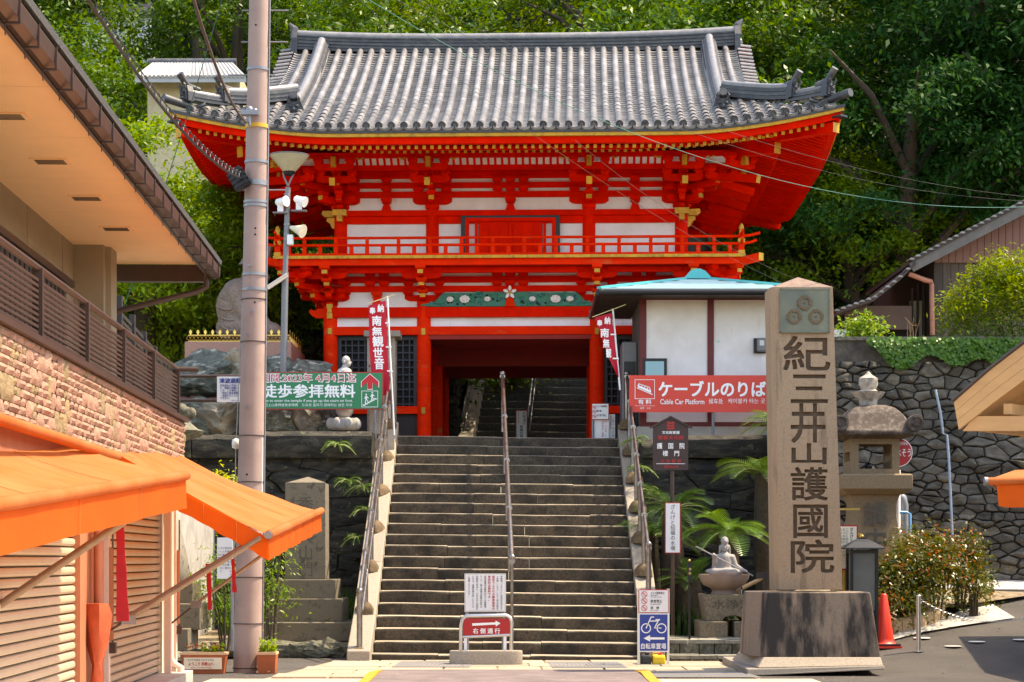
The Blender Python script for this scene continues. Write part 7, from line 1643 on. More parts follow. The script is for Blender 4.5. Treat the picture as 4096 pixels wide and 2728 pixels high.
t, f = board('upright_notice', 'tall white notice with black writing standing right of the prohibition board', 'notice', 2436, 2460, 1657, 1752, BYY + .15, WHITE, None, zfoot=3.5)
tx(f, 'この楼門は、安土桃山時|国指定重要文化', 2438, 2458, 1662, 1748, BYY + .15, BLKT, .0, True, res=2)
t, f = board('passage_notice', 'framed white notice standing in the gate passage', 'notice', 2062, 2110, 1640, 1758, 41.5, WHITE, mat('red_frame', (.35, .06, .03), .6), .02, (2086,), 3.46)
tx(f, '右側通行', 2088, 2106, 1646, 1700, 41.5, BLKT, .01, True); tx(f, '消灯午後十時', 2066, 2082, 1646, 1692, 41.5, REDT, .0, True); tx(f, '結縁厄除', 2078, 2094, 1700, 1752, 41.5, BLKT, .02, True)
MB().tube([(PXX(2156, 40.8), 40.8, 3.46), (PXX(2156, 40.8), 40.8, PZ(1612, 40.8))], .02, 8); 
# white vertical sign by the basin
WY = 29.9
t, f = board('vertical_sign', 'narrow white upright sign with red border on a brown post by the basin', 'sign', 2660, 2722, 2010, 2213, WY, WHITE, REDD, .012, (2692,), .2, BRNM)
tx(f, 'ざんげと招福の水場', 2672, 2710, 2018, 2203, WY, BLKT, .0, True)
# right-side-walk barrier sign with stone foot
SY2 = 27.05
bar_ = thing('walk_right_barrier', 'steel hoop barrier with red keep right panel on a rounded stone foot', 'barrier sign', (PXX(1942, SY2), SY2, 0))
def hp_(px, py, dy=0): return at(px, py, SY2 + dy)
x0, x1 = PXX(1795, SY2), PXX(2093, SY2); r_ = .1
pts = []
for k in range(24):
    t_ = 2 * math.pi * k / 24; pts.append(((x0 + x1) / 2 + (x1 - x0) / 2 * max(-1, min(1, 1.06 * math.copysign(abs(math.cos(t_)) ** .35, math.cos(t_)))) * .98, SY2 + .05 + .17 * math.copysign(abs(math.sin(t_)) ** .6, math.sin(t_))))
fs = MB().loft([[(x, y, .02) for x, y in pts], [(x, y, .19) for x, y in pts], [((x0 + x1) / 2 + (x - (x0 + x1) / 2) * .985, y * .98 + (SY2 + .05) * .02, .205) for x, y in pts]]); fs.build('stone_foot', GRANL, bar_, 40, T((0, 0, 0)))
hoop = [hp_(1843, 2605), hp_(1845, 2500), hp_(1850, 2476), hp_(1866, 2464), hp_(2026, 2462), hp_(2040, 2470), hp_(2047, 2490), hp_(2045, 2600)]
MB().tube(hoop, .028, 10).build('hoop', STEEL, bar_, 60)
for py, nm in ((2543, 'lower_rail'),): MB().tube([hp_(1850, py + 5), hp_(2044, py - 4)], .02, 8).build(nm, STEEL, bar_, 60)
for px in (1862, 2020): MB().box(PXX(px, SY2) - .02, PXX(px, SY2) + .02, SY2 - .01, SY2 + .02, .2, PZ(2545, SY2)).build('strut', WHITE, bar_)
pn = MB().box(PXX(1853, SY2), PXX(2040, SY2), SY2 - .012, SY2 + .012, PZ(2541, SY2), PZ(2474, SY2)).build('red_panel', REDD, bar_)
tx(pn, '右 側 通 行', 1892, 2000, 2513, 2534, SY2, WT, .025, d=.02); ink(pn, 'arrow', WT, lambda mb, P, y: mb.prism([P(*q) for q in ((1889, 2493), (1982, 2489), (1982, 2482), (2002, 2493), (1983, 2506), (1983, 2498), (1889, 2503))], 'xz', y, y - .002), SY2, .018)
NB = 27.7
t, f = board('stair_notice', 'white notice board about the stone steps standing behind the keep right barrier', 'notice board', 1858, 2024, 2294, 2448, NB, WHITE, mat('alu_frame', (.55, .55, .56), .35, .05, 4, metal=.6), .02, (1868, 2014), .03, GALV)
cols = ['令和四（二〇二二）年四月五日より', '一年間、この上、二三一段の石段を']
tx(f, '令和四（二〇二二）年四月五日より|一年間、この上、二三一段の石段を', 1982, 2014, 2302, 2440, NB, BLKT, .006, True, res=2)
tx(f, '徒歩で上られる御参詣者の|参拝料は無料です。', 1949, 1982, 2302, 2440, NB, REDT, .02, True, res=2)
tx(f, '紀伊国屋文左衛門ゆかりの結縁坂、|そして、踊り場間の段数が厄年の|年齢数と符合し、上るたびに厄除け|となる「結縁厄除の坂」にどうか|ご結縁くださいませ。', 1868, 1949, 2302, 2440, NB, BLKT, .006, True, res=2)
# bicycle sign
IY = 26.9
bs_ = thing('bicycle_sign', 'stand sign with blue bicycle parking panel under a white prohibition panel', 'sign', (PXX(2614, IY), IY, 0))
ff = MB()
for px in (2555, 2673): ff.beam((PXX(px, IY), IY + .03, 0), (PXX(px, IY), IY + .03, PZ(2355, IY)), .035, .03, up=(0, 1, 0))
ff.beam((PXX(2540, IY), IY + .3, .02), (PXX(2555, IY), IY + .04, .02), .03, .03); ff.beam((PXX(2673, IY), IY + .04, .02), (PXX(2678, IY), IY + .3, .02), .03, .03); ff.box(PXX(2555, IY), PXX(2673, IY), IY + .02, IY + .05, .0, .03); ff.build('stand_frame', STEEL, bs_)
wp = MB().box(PXX(2554, IY), PXX(2675, IY), IY, IY + .015, PZ(2452, IY), PZ(2358, IY)).build('prohibition_panel', REDD, bs_); MB().box(PXX(2557, IY), PXX(2672, IY), IY - .004, IY, PZ(2449, IY), PZ(2361, IY)).build('white_field', WHITE, wp)
for py in (2377, 2404, 2432): prohib(wp, 2577, py, 12, IY)
for body, a, b, c, d in (('ペット散歩禁止', 2602, 2658, 2367, 2377), ('(盲導犬は除く)', 2602, 2632, 2379, 2384), ('No walk the dog', 2604, 2645, 2386, 2391), ('飲食禁止', 2602, 2648, 2398, 2411), ('No food or drink', 2602, 2642, 2414, 2419), ('禁　煙', 2602, 2636, 2426, 2437), ('No smoking', 2602, 2632, 2440, 2445)): tx(wp, body, a, b, c, d, IY, BLKT, .01, res=2)
bp = MB().box(PXX(2554, IY), PXX(2675, IY), IY, IY + .015, PZ(2608, IY), PZ(2453, IY)).build('bicycle_panel', WHITE, bs_); MB().box(PXX(2559, IY), PXX(2670, IY), IY - .004, IY, PZ(2603, IY), PZ(2458, IY)).build('blue_field', BLUS, bp)
def bike(mb, P, y):
    def ringp(cx, cy, r, w_):
        n = 24
        for k in range(n):
            a, b = 2 * math.pi * k / n, 2 * math.pi * (k + 1) / n; mb.prism([P(cx + r * math.cos(a), cy + r * math.sin(a)), P(cx + r * math.cos(b), cy + r * math.sin(b)), P(cx + (r - w_) * math.cos(b), cy + (r - w_) * math.sin(b)), P(cx + (r - w_) * math.cos(a), cy + (r - w_) * math.sin(a))], 'xz', y, y - .002)
    def bar(x0, y0, x1, y1, w_=4):
        dx, dy = x1 - x0, y1 - y0; l = math.hypot(dx, dy); ux, uy = -dy / l * w_ / 2, dx / l * w_ / 2; mb.prism([P(x0 + ux, y0 + uy), P(x1 + ux, y1 + uy), P(x1 - ux, y1 - uy), P(x0 - ux, y0 - uy)], 'xz', y, y - .002)
    ringp(2584, 2513, 20, 4); ringp(2646, 2513, 20, 4); bar(2584, 2513, 2604, 2468); bar(2603, 2468, 2616, 2468); bar(2597, 2484, 2632, 2484); bar(2634, 2481, 2618, 2512); bar(2616, 2512, 2646, 2512, 3); bar(2622, 2479, 2640, 2479, 5)
ink(bp, 'bicycle_pictogram', WT, bike, IY, .008); ink(bp, 'arrow', WT, lambda mb, P, y: mb.prism([P(*q) for q in ((2574, 2553), (2600, 2540), (2600, 2549), (2658, 2549), (2658, 2558), (2600, 2558), (2600, 2566))], 'xz', y, y - .002), IY, .008)
tx(bp, '自転車置場', 2564, 2664, 2573, 2596, IY, WT, .015)
def jug(label, px0, px1, m_, cap):
    x0, x1 = PXX(px0, IY), PXX(px1, IY); t = thing('water_tank', label, 'water tank', ((x0 + x1) / 2, IY + .2, 0), 0, 'weight tanks behind the bicycle sign')
    MB().box(x0, x1, IY + .07, IY + .33, .022, PZ(2622, IY)).build('tank', m_, t, bevel=.03); MB().lathe([(.03, 0), (.03, .03), (.001, .03)], 12, ((x0 + x1) / 2 + .02, IY + .15, PZ(2622, IY))).build('cap', cap, t, 50)
    MB().tube([((x0 + x1) / 2 - .08, IY + .2, PZ(2623, IY)), ((x0 + x1) / 2 - .07, IY + .2, PZ(2611, IY)), ((x0 + x1) / 2 + .0, IY + .22, PZ(2611, IY)), ((x0 + x1) / 2 + .02, IY + .22, PZ(2623, IY))], .014, 6).build('handle', m_, t, 60)
jug('black plastic water tank weighing down the bicycle sign', 2563, 2608, mat('black_plastic', (.02, .02, .022), .5), BLK); jug('yellow plastic water tank with red cap weighing down the bicycle sign', 2612, 2664, mat('yellow_plastic2', (.85, .60, .03), .45), mat('cap_red', (.6, .03, .02), .5))
# yellow bamboo notice behind the pillar
YB = 27.6; t, f = board('basin_notice', 'cream notice on a yellow bamboo fence panel between pillar and lantern', 'notice', 3345, 3432, 2100, 2280, YB, mat('cream_paper', (.80, .72, .55), .7), REDD, .02)
bmb = MB(); 
mbm = MB().tube([(0, 0, 0), (0, 0, 1.45)], .022, 8).mesh('bamboo_cane', mat('yellow_bamboo', (.55, .36, .06), .5, .2, 10))
for i in range(11): inst('bamboo_cane', mbm, t, T((PXX(3335, YB + .05) + i * .036, YB + .06, .35)))
MB().box(PXX(3330, YB), PXX(3440, YB), YB + .01, YB + .08, PZ(2040, YB), PZ(2033, YB)).build('top_batten', mat('yellow_bamboo', (.55, .36, .06)), t)
tx(f, 'ざんげと招', 3396, 3416, 2110, 2180, YB, BLKT, .02, True); tx(f, 'ここに流れているのは|三つの井戸水の一つ|人なら皆持っている', 3356, 3394, 2112, 2240, YB, BLKT, .0, True, res=2)
# notice behind the awning, by the pole
KB = 27.2; t, f = board('stele_notice', 'white notice about the stone marker half hidden behind the small awning', 'notice', 868, 930, 2150, 2315, KB, WHITE, None, zfoot=.2, post=(928,), postm=GALV)
tx(f, '和歌の浦だったから|石峰王の宝暦元|堂年という大業|がん盛んな寺こ|げんが新記にあり|とい石碑です', 870, 928, 2186, 2305, KB, BLKT, .0, True, res=2)
# ================================================================ upper stairs seen through the gate
us = thing('upper_staircase', 'dark mossy stone stairs climbing the hill behind the gate passage', 'staircase', (.8, 45, 3.5))
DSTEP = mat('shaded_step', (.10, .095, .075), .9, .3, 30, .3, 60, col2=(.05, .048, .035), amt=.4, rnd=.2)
for k in range(26):
    y = 44.6 + .33 * k; xl = -.95 + .075 * (y - 44.6); z = 3.5 + .2 * k
    stepblock(xl, 1.1, y, y + .5, z - .1, z + .1, 900 + k).build('step_stone', [DSTEP, DSTEP], us, 50); stepblock(1.105, 3.2, y, y + .5, z - .1, z + .1, 950 + k).build('step_stone', [DSTEP, DSTEP], us, 50)
mb = MB(); mb.loft([[(-1.25 + .075 * t, 44.5 + t, 3.3 + .61 * t), (-.93 + .075 * t, 44.5 + t, 3.3 + .61 * t), (-.93 + .075 * t, 44.5 + t, 3.85 + .61 * t), (-1.25 + .075 * t, 44.5 + t, 3.85 + .61 * t)] for t in (0, 3, 6, 8.5)]); mb.build('cheek_slab', GRAN, us)
for xa, t in ((-1.12, 'rail'), (.35, 'rail')): 
    MB().tube([(xa, 44.6, 4.6), (xa + .6, 53, 9.7)], .025, 8).build('handrail', GALV, us, 60); MB().tube([(xa + .04, 44.6, 4.3), (xa + .64, 53, 9.4)], .018, 8).build('handrail', GALV, us, 60)
bk = thing('stair_side_wall', 'rough stone wall flanking the upper stairs behind the gate', 'stone wall', (-2, 45, 3.5))
stone_wall(bk, (-1.3, 44.4, 3.4), (.0, 1, .0), (0, 0, 1), 8, 6.5, .42, 2.4, 51, WSTONE, .10, .012, limit=120)
stone_wall(bk, (-3.2, 44.3, 3.4), (1, 0, 0), (0, .05, 1), 1.95, 4.5, .42, 2.2, 52, WSTONE, .10, .012)
lw = thing('hill_wall', 'dark shaded stone wall at the hill foot between statue and gate', 'stone wall', (-6, 44.5, 3.5))
stone_wall(lw, (-9.5, 44.5, 3.4), (1, 0, 0), (0, .08, 1), 6.2, 3.2, .55, 1.7, 53, WSTONE, .12, .016)
rwk = thing('hill_wall', 'dark shaded stone wall at the hill foot right of the gate', 'stone wall', (6, 45, 3.5)); stone_wall(rwk, (3.3, 45.2, 3.4), (1, 0, 0), (0, .08, 1), 6, 3, .6, 1.7, 54, WSTONE, .12, .016)
# ================================================================ leaves
def leaves(C, size, rng, asp=.42, up=.35, out=None, fold=.0, jit=.35):
    """diamond leaves at centres C (n x 3); orientation mostly random, biased to face up"""
    n = len(C); nrm = rng.normal(0, 1, (n, 3)); nrm[:, 2] = np.abs(nrm[:, 2]) + up
    if out is not None: nrm += out * .6
    nrm /= np.linalg.norm(nrm, axis=1)[:, None]
    t = rng.normal(0, 1, (n, 3)); t[:, 2] -= .25; t -= (t * nrm).sum(1)[:, None] * nrm; t /= np.linalg.norm(t, axis=1)[:, None]; b = np.cross(nrm, t)
    s = size * (1 + jit * rng.uniform(-1, 1, n))[:, None]
    return np.stack([C - t * s * .5, C + b * s * asp * .5 - t * s * .08, C + t * s * .5 - nrm * s * .12, C - b * s * asp * .5 - t * s * .08], 1)
def crown_pts(rng, rad, nclump, per, spread, flat=.5, hollow=.55, low=-.5):
    out = []; od = []
    for _ in range(nclump):
        d = rng.normal(0, 1, 3); d /= np.linalg.norm(d)
        if d[2] < low: d[2] = -d[2] * .6
        r = rng.uniform(hollow, 1) ** .6; c = d * r * np.array(rad)
        k = int(per * rng.uniform(.6, 1.4)); sp_ = spread * rng.uniform(.7, 1.35)
        o = rng.normal(0, 1, (k, 3)) * np.array([sp_, sp_, sp_ * flat]); o[:, 2] -= .35 * (o[:, 0] ** 2 + o[:, 1] ** 2) / max(sp_, .01) * .5
        out.append(c + o); od.append(np.repeat(d[None], k, 0))
    return np.vstack(out), np.vstack(od)
BARK = mat('bark', (.09, .065, .045), .9, .3, 10, .6, 30, stretch=(3, 3, .6))
def limbs(parent, rng, rad, zc, base=0., r0=.22, n=8):
    MB().tube([(0, 0, base - .6), (.05 * rad[0], 0, zc * .5), (0, .1, zc), (0, 0, zc + rad[2] * .5)], [r0 * 1.2, r0, r0 * .75, r0 * .25], 9).build('trunk', BARK, parent, 60)
    for i in range(n):
        a = i * 2.4 + rng.uniform(0, .5); h = zc + rad[2] * rng.uniform(-.55, .2); e = np.array([math.cos(a) * rad[0] * .8, math.sin(a) * rad[1] * .8, h + rad[2] * rng.uniform(.2, .6)])
        MB().tube([(0, 0, h - .5), tuple(np.array([0, 0, h]) * .5 + e * .5 + [0, 0, .1]), tuple(e)], [r0 * .45, r0 * .3, r0 * .08], 6).build('limb', BARK, parent, 60)
def tree_proto(name, seed, rad, zc, ncl, per, spread, lsize, lm, flat=.5, r0=.22, hollow=.72):
    rng = np.random.RandomState(seed); t = thing(name, 'tree', 'tree', (0, 0, 0))
    C, D = crown_pts(rng, rad, ncl, per, spread, flat, hollow); P = leaves(C + [0, 0, zc], lsize, rng, out=D)
    quads('crown', P, lm, t, world=Matrix.Identity(4)); limbs(t, rng, rad, zc, 0, r0); return t
L1 = leafmat('leaf_bright', (.10, .21, .010), (.24, .36, .015), .2, .38)
L2 = leafmat('leaf_mid', (.045, .125, .010), (.12, .23, .018), .2, .34)
L3 = leafmat('leaf_dark', (.010, .052, .010), (.030, .105, .016), .08, .3, .55)  # evergreen leaves, darkened to stand in for shade on the right slope
L4 = leafmat('leaf_yellow', (.22, .34, .015), (.34, .44, .03), .4, .45)
pr = {'b': [tree_proto('broadleaf_tree', 1, (3.1, 2.8, 2.4), 4.2, 75, 260, .34, .15, L1), tree_proto('broadleaf_tree', 2, (2.7, 2.7, 2.9), 4.6, 75, 260, .32, .145, L1, .45)],
      'm': [tree_proto('broadleaf_tree', 3, (3.2, 2.9, 2.6), 4.2, 75, 260, .36, .15, L2), tree_proto('broadleaf_tree', 4, (2.6, 2.6, 3.2), 4.8, 75, 260, .34, .145, L2)],
      'd': [tree_proto('evergreen_tree', 5, (3.0, 2.8, 3.6), 5.0, 85, 270, .40, .135, L3, .28), tree_proto('evergreen_tree', 6, (3.4, 3.0, 2.8), 4.6, 85, 270, .40, .135, L3, .28)]}
rr = random.Random(77); used = {}; ordn = ['first', 'second', 'third', 'fourth', 'fifth', 'sixth', 'seventh', 'eighth', 'ninth', 'tenth', 'eleventh', 'twelfth', 'thirteenth', 'fourteenth', 'fifteenth']
rows_ = ['nearest', 'second', 'third', 'fourth', 'fifth', 'hindmost']
adj = {'b': 'sunlit bright green broadleaf tree', 'm': 'mid green leafy tree', 'd': 'dark green evergreen tree'}
def place(kind, x, y, z, sc, rot, label, group, sz=1.):
    k = rr.randrange(2); key = kind + str(k); src = pr[kind][k]
    M = T((x, y, z)) @ Matrix.Rotation(rot, 4, 'Z') @ Matrix.Diagonal((sc, sc, sc * sz, 1))
    o = copy_tree(src, M, None, label); o['group'] = group; return o
for ri, (Y, st_, sc0) in enumerate(((48.6, 4.8, .90), (53, 4.9, 1.0), (58.5, 5.2, 1.08), (65, 5.6, 1.15), (73, 6.0, 1.25), (84, 6.6, 1.45))):
    x = -.27 * Y - 3; i = 0
    while x < .27 * Y + 4.5:
        xx, yy = x + rr.uniform(-.9, .9), Y + rr.uniform(-1.2, 1.2); px = 2048 + xx / yy * F
        kind = rr.choice('ddddddmb') if px > 3080 + rr.uniform(-150, 200) else ('m' if (px > 2500 or ri in (3, 5)) else rr.choice('bbm'))
        if px < 1150 and ri < 3: kind = rr.choice('bmm')
        skip = (abs(xx - .9) < 2.2 and ri == 0) or (ri in (1, 2) and 200 < px < 720)
        if not skip: place(kind, xx, yy, hz_(xx, yy) - .3 - (1.3 if ri == 0 and abs(xx) < 9 else 0), sc0 * rr.uniform(.85, 1.15) * (1.08 if kind == 'd' else 1), rr.uniform(0, 6.28), f'{adj[kind]} on the hill, {ordn[min(i, 14)]} from the left in the {rows_[ri]} row', 'trees on the hillside behind the gate')
        x += st_; i += 1
# trees shading the upper stairs and the forest edge on the right
for i, (x, y, sc, kd) in enumerate(((-2.8, 50.2, 1.25, 'm'), (4.6, 49.6, 1.3, 'm'), (9.5, 47.6, 1.2, 'd'), (13.5, 47.2, 1.35, 'd'), (17.5, 48.5, 1.5, 'd'), (20, 54, 1.7, 'd'), (12, 51, 1.5, 'd'))):
    place(kd, x, y, hz_(x, y) - .3, sc, i * 1.3, ['leafy tree leaning over the upper stairs on the statue side', 'leafy tree leaning over the upper stairs on the kiosk side', 'dark evergreen just right of the gate eaves', 'tall dark evergreen above the wooden house roof', 'tall dark evergreen at the right edge behind the house', 'huge dark evergreen at the right edge up the hill', 'big dark evergreen rising between gate and house'][i], 'trees at the hill foot', 1.15)
# trees on the left between shop and gate
for i, (px, Y, z, sc, kd) in enumerate(((560, 40.5, 3.4, .95, 'b'), (810, 45, 3.6, .85, 'b'), (330, 38.5, 3.0, .85, 'b'), (930, 46, 4.0, .75, 'm'), (690, 43.0, 3.4, .8, 'b'), (260, 49.5, 6, 1.1, 'm'))):
    place(kd, PXX(px, Y), Y, z, sc, i * 2.1, ['bright yellow green tree standing between shop roof and gate eaves', 'bright leafy tree whose branches reach the utility pole', 'bright leafy tree directly behind the shop eaves', 'leafy tree between the big statue and the gate', 'low leafy tree beside the large seated statue', 'tall tree behind the shop roof at the upper left'][i], 'trees beside the shop')
for k in pr:                                       # the prototypes were only moulds
    for o in pr[k]:
        for c in list(o.children): bpy.data.objects.remove(c)
        bpy.data.objects.remove(o)
# undergrowth that closes the gaps between the trunks
rng = np.random.RandomState(9); n = 26000
yy = rng.uniform(46.2, 80, n) ** 1.0; xx = rng.uniform(-1, 1, n) * (.27 * yy + 5); ok = ~((np.abs(xx - .9) < 2.6) & (yy < 54)); xx, yy = xx[ok], yy[ok]
zz = np.array([hz_(a, b) for a, b in zip(xx, yy)]) + rng.uniform(0, 1, len(xx)) ** 2 * 1.6
o = quads('undergrowth', leaves(np.c_[xx, yy, zz], .42, rng, .5), leafmat('leaf_under', (.012, .04, .010), (.04, .10, .015), .3, .3)); tag(o, 'dark leafy undergrowth covering the hillside between the trees', 'undergrowth', kind='stuff')
# ferns hanging over the hill wall
def fronds(name, label, cat, c, n, ln, mat_, seed, up=.6, leafn=22, wid=.07, arch=1.0, group=None, trunk=None, spread=1.0, leaf_t=.012):
    """rosette of pinnate fronds"""
    rng = np.random.RandomState(seed); t = thing(name, label, cat, c, 0, group); P = []; sm = MB(); c = np.array(c)
    for i in range(n):
        a = 2 * math.pi * i / n * 1.0 + rng.uniform(-.25, .25); el = rng.uniform(.15, 1.25) * up; L_ = ln * rng.uniform(.75, 1.1); d = np.array([math.cos(a) * spread, math.sin(a) * spread, 0]); pts = []
        for k in range(leafn + 1):
            s = k / leafn; p = c + d * L_ * s * math.cos(el) * (1 - .12 * s) + np.array([0, 0, L_ * (s * math.sin(el) - arch * .42 * s * s)]); pts.append(p)
        sm.tube([tuple(p) for p in pts[::4]], [.012, .010, .008, .006, .005, .004, .003][:len(pts[::4])], 4)
        for k in range(2, leafn):
            s = k / leafn; tan = pts[k + 1] - pts[k - 1]; tan /= np.linalg.norm(tan); side = np.cross(tan, [0, 0, 1]); side /= np.linalg.norm(side) + 1e-6; upv = np.cross(side, tan)
            w_ = wid * L_ * 2.4 * math.sin(math.pi * min(1, .12 + .86 * s)) ** .7
            for sg in (-1, 1):
                e = pts[k] + (side * sg * .9 + tan * .55 + upv * .25) * w_; th = tan * leaf_t * L_ * 1.2
                P.append([pts[k] - th * .6, pts[k] + th * .6, e + th * .15, e - th * .15])
    quads('fronds', np.array(P), mat_, t); sm.build('midribs', mat('midrib', (.12, .16, .03), .6), t)
    if trunk: MB().lathe([(trunk[0], -trunk[1]), (trunk[0] * 1.1, -trunk[1] * .5), (trunk[0] * .9, 0), (.03, .06)], 12, tuple(c), wob=lambda q, k: 1 + .14 * math.sin(7 * q + 2 * k)).build('trunk', mat('cycad_trunk', (.07, .05, .03), .95, .4, 20, .8, 40), t, 50)
    return t
CYC = leafmat('cycad_leaf', (.035, .11, .018), (.07, .17, .03), .6, .25, .3); CYB = leafmat('cycad_bright', (.07, .17, .02), (.13, .25, .03), .6, .3, .3)
G = 'sago palms beside the basin'
fronds('sago_palm', 'sago palm behind the narrow upright sign', 'sago palm', at(2690, 2040, 31.2), 26, 1.05, CYC, 1, .75, 26, .075, 1.1, G, (.16, 1.9))
fronds('sago_palm', 'big sago palm right above the seated goddess', 'sago palm', at(2910, 2130, 30.9), 28, .95, CYB, 2, .7, 26, .08, 1.2, G, (.17, 1.6))
fronds('sago_palm', 'sago palm with bright fronds high behind the inscribed pillar', 'sago palm', at(3060, 1900, 31.6), 28, 1.15, CYB, 3, .7, 26, .075, 1.1, G, (.16, 2.3))
fronds('sago_palm', 'topmost sago palm peeking out beside the inscribed pillar at the kiosk base', 'sago palm', at(3110, 1700, 32.6), 24, .85, CYB, 4, .7, 22, .08, 1.1, G, (.14, 1.0))
fronds('sago_palm', 'low dark sago palm behind the offering post', 'sago palm', at(2770, 2330, 30.6), 24, .75, CYC, 5, .95, 22, .08, .9, G, (.15, .6))
fronds('sago_palm', 'dark sago palm at the foot of the handrail', 'sago palm', at(2600, 2150, 32.0), 24, .95, CYC, 6, .7, 24, .08, 1.2, G, (.15, 1.8))
for i, (px, py, Y, ln) in enumerate(((1205, 1180, 44.2, 1.0), (1245, 1195, 44.1, 1.1), (1120, 1190, 44.2, 1.0), (1010, 1200, 44.2, .9), (1275, 1170, 44.3, .9))):
    fronds('hanging_fern', ['fern draping the hill wall behind the lamp post', 'fern draping the hill wall next to the gate corner', 'fern draping the hill wall right of the pole', 'fern on the hill wall hidden by the pole', 'fern tucked under the gate balcony corner'][i], 'fern', at(px, py, Y), 26, ln, leafmat('fern_leaf', (.02, .07, .012), (.05, .12, .02), .3, .3), 20 + i, .5, 16, .05, 2.0, 'ferns on the hill wall')
for i, (px, py, Y) in enumerate(((2560, 1870, 32.7), (2590, 1960, 32.8), (2540, 1760, 33.0), (1395, 1925, 32.8), (1352, 1780, 32.9), (1462, 2040, 31.9), (1425, 2150, 31.6), (1450, 1950, 32.4))):
    fronds('wall_fern', ['fern sprouting from the wall under the brown heritage board edge', 'fern low in the wall beside the shiny handrail', 'fern at the wall top by the shiny handrail', 'small fern in the mossy wall above the stele', 'tiny fern high in the mossy wall near the capstone', 'green fern climbing the stair cheek beside the mossy wall', 'green fern low on the stair cheek beside the stele', 'green fern on the upper stair cheek beside the mossy wall'][i], 'fern', at(px, py, Y), 12, .34, leafmat('fern_bright', (.06, .17, .015), (.14, .28, .03), .3, .4), 40 + i, .6, 12, .10, 1.5, 'ferns in the retaining walls')
# ================================================================ shrubs
def shrub(name, label, cat, c, rad, ncl, per, spread, ls, lm, seed, group=None, stems=6, flat=.8, hollow=.3, extra=None, asp=.45):
    rng = np.random.RandomState(seed); t = thing(name, label, cat, c, 0, group); C, D = crown_pts(rng, rad, ncl, per, spread, flat, hollow, -.8); zc = rad[2]
    quads('foliage', leaves(C + np.array(c) + [0, 0, zc], ls, rng, asp, out=D), lm, t)
    if extra is not None:
        C2, D2 = crown_pts(rng, [r * 1.05 for r in rad], int(ncl * .6), max(3, per // 8), spread * .7, flat, .85, -.2); quads('young_leaves', leaves(C2 + np.array(c) + [0, 0, zc], ls, rng, asp, out=D2), extra, t)
    for i in range(stems):
        a = i * 2.4; e = (c[0] + math.cos(a) * rad[0] * .5, c[1] + math.sin(a) * rad[1] * .5, c[2] + zc * rng.uniform(1, 1.5)); MB().tube([(c[0] + math.cos(a) * .05, c[1] + math.sin(a) * .05, c[2] - .1), ((c[0] + e[0]) / 2, (c[1] + e[1]) / 2, c[2] + zc * .6), e], [.018, .013, .005], 5).build('stem', BARK, t, 60)
    return t
PH = leafmat('photinia', (.05, .11, .010), (.19, .16, .014), .35, .3, .35); PHR = leafmat('photinia_red', (.40, .10, .015), (.42, .20, .03), .5, .35, .35)
G = 'photinia shrubs between pillar and wall'
for i, (px, py, Y, rx, rz_) in enumerate(((3480, 2500, 27.8, .40, .36), (3570, 2490, 28.2, .46, .50), (3665, 2470, 28.4, .52, .62), (3745, 2460, 28.9, .48, .62), (3840, 2440, 29.6, .42, .58), (3610, 2440, 29.0, .5, .62), (3895, 2430, 29.2, .22, .38))):
    v = at(px, py, Y); z = gz(v.x, Y) + .12
    shrub('photinia_shrub', ['glossy photinia shrub closest to the pillar plinth', 'glossy photinia shrub right behind the traffic cone', 'tall glossy photinia shrub behind the bollard', 'tallest glossy photinia shrub in the bed', 'darker photinia shrub at the far end of the bed', 'photinia shrub in front of the lantern shaft', 'thin young photinia sapling at the bed end'][i], 'shrub', (v.x, Y, z), (rx, .42, rz_), 64 if i < 6 else 14, 52, .10, .062, PH, 60 + i, G, 8, .9, .2, PHR)
NAN = leafmat('nandina', (.25, .34, .02), (.45, .46, .03), .4, .5); NAN2 = leafmat('nandina_green', (.08, .19, .02), (.22, .34, .03), .4, .45)
shrub('nandina_bush', 'yellow green nandina bush behind the small awning left of the pole', 'bush', tuple(at(880, 2060, 28.6)), (.42, .3, .33), 26, 30, .09, .075, NAN, 81, stems=5, asp=.28)
shrub('nandina_bush', 'nandina bush with long leaves half hidden behind the pole', 'bush', (PXX(900, 28.2), 28.2, .25), (.5, .4, .75), 40, 34, .13, .08, NAN2, 82, stems=7, asp=.28)
shrub('nandina_bush', 'green nandina bush between pole and stele', 'bush', (PXX(1085, 29.6), 29.6, .25), (.35, .3, .95), 40, 30, .12, .08, NAN2, 83, stems=6, asp=.28)
GR = leafmat('weed_leaf', (.04, .13, .012), (.10, .24, .02), .4, .4)
def blades(label, name, boxes, n, h, seed, lm=GR):
    rng = np.random.RandomState(seed); P = []
    for x0, x1, y0, y1, z in boxes:
        for _ in range(n):
            p = np.array([rng.uniform(x0, x1), rng.uniform(y0, y1), z]); a = rng.uniform(0, 6.28); d = np.array([math.cos(a), math.sin(a), 0]); hh = h * rng.uniform(.4, 1.1); w_ = .018 * rng.uniform(.6, 1.6); s = np.array([-d[1], d[0], 0]) * w_; le = rng.uniform(.1, .6)
            m = p + d * hh * le * .35 + [0, 0, hh * .6]; e = p + d * hh * le + [0, 0, hh * rng.uniform(.7, 1)]; P += [[p - s, p + s, m + s * .9, m - s * .9], [m - s * .9, m + s * .9, e + s * .1, e - s * .1]]
    o = quads(name, np.array(P), lm); tag(o, label, 'weeds', kind='stuff')
blades('leafy green weeds growing along the mossy wall behind the stele', 'weeds', [(-4.6, -2.35, 31.4, 32.9, .25)], 900, .75, 4)
blades('low dark plants under the sago palms around the basin', 'ground_cover', [(2.2, 4.0, 30.2, 32.8, .2)], 700, .6, 5, leafmat('shade_leaf', (.015, .05, .012), (.04, .10, .02), .4, .3))
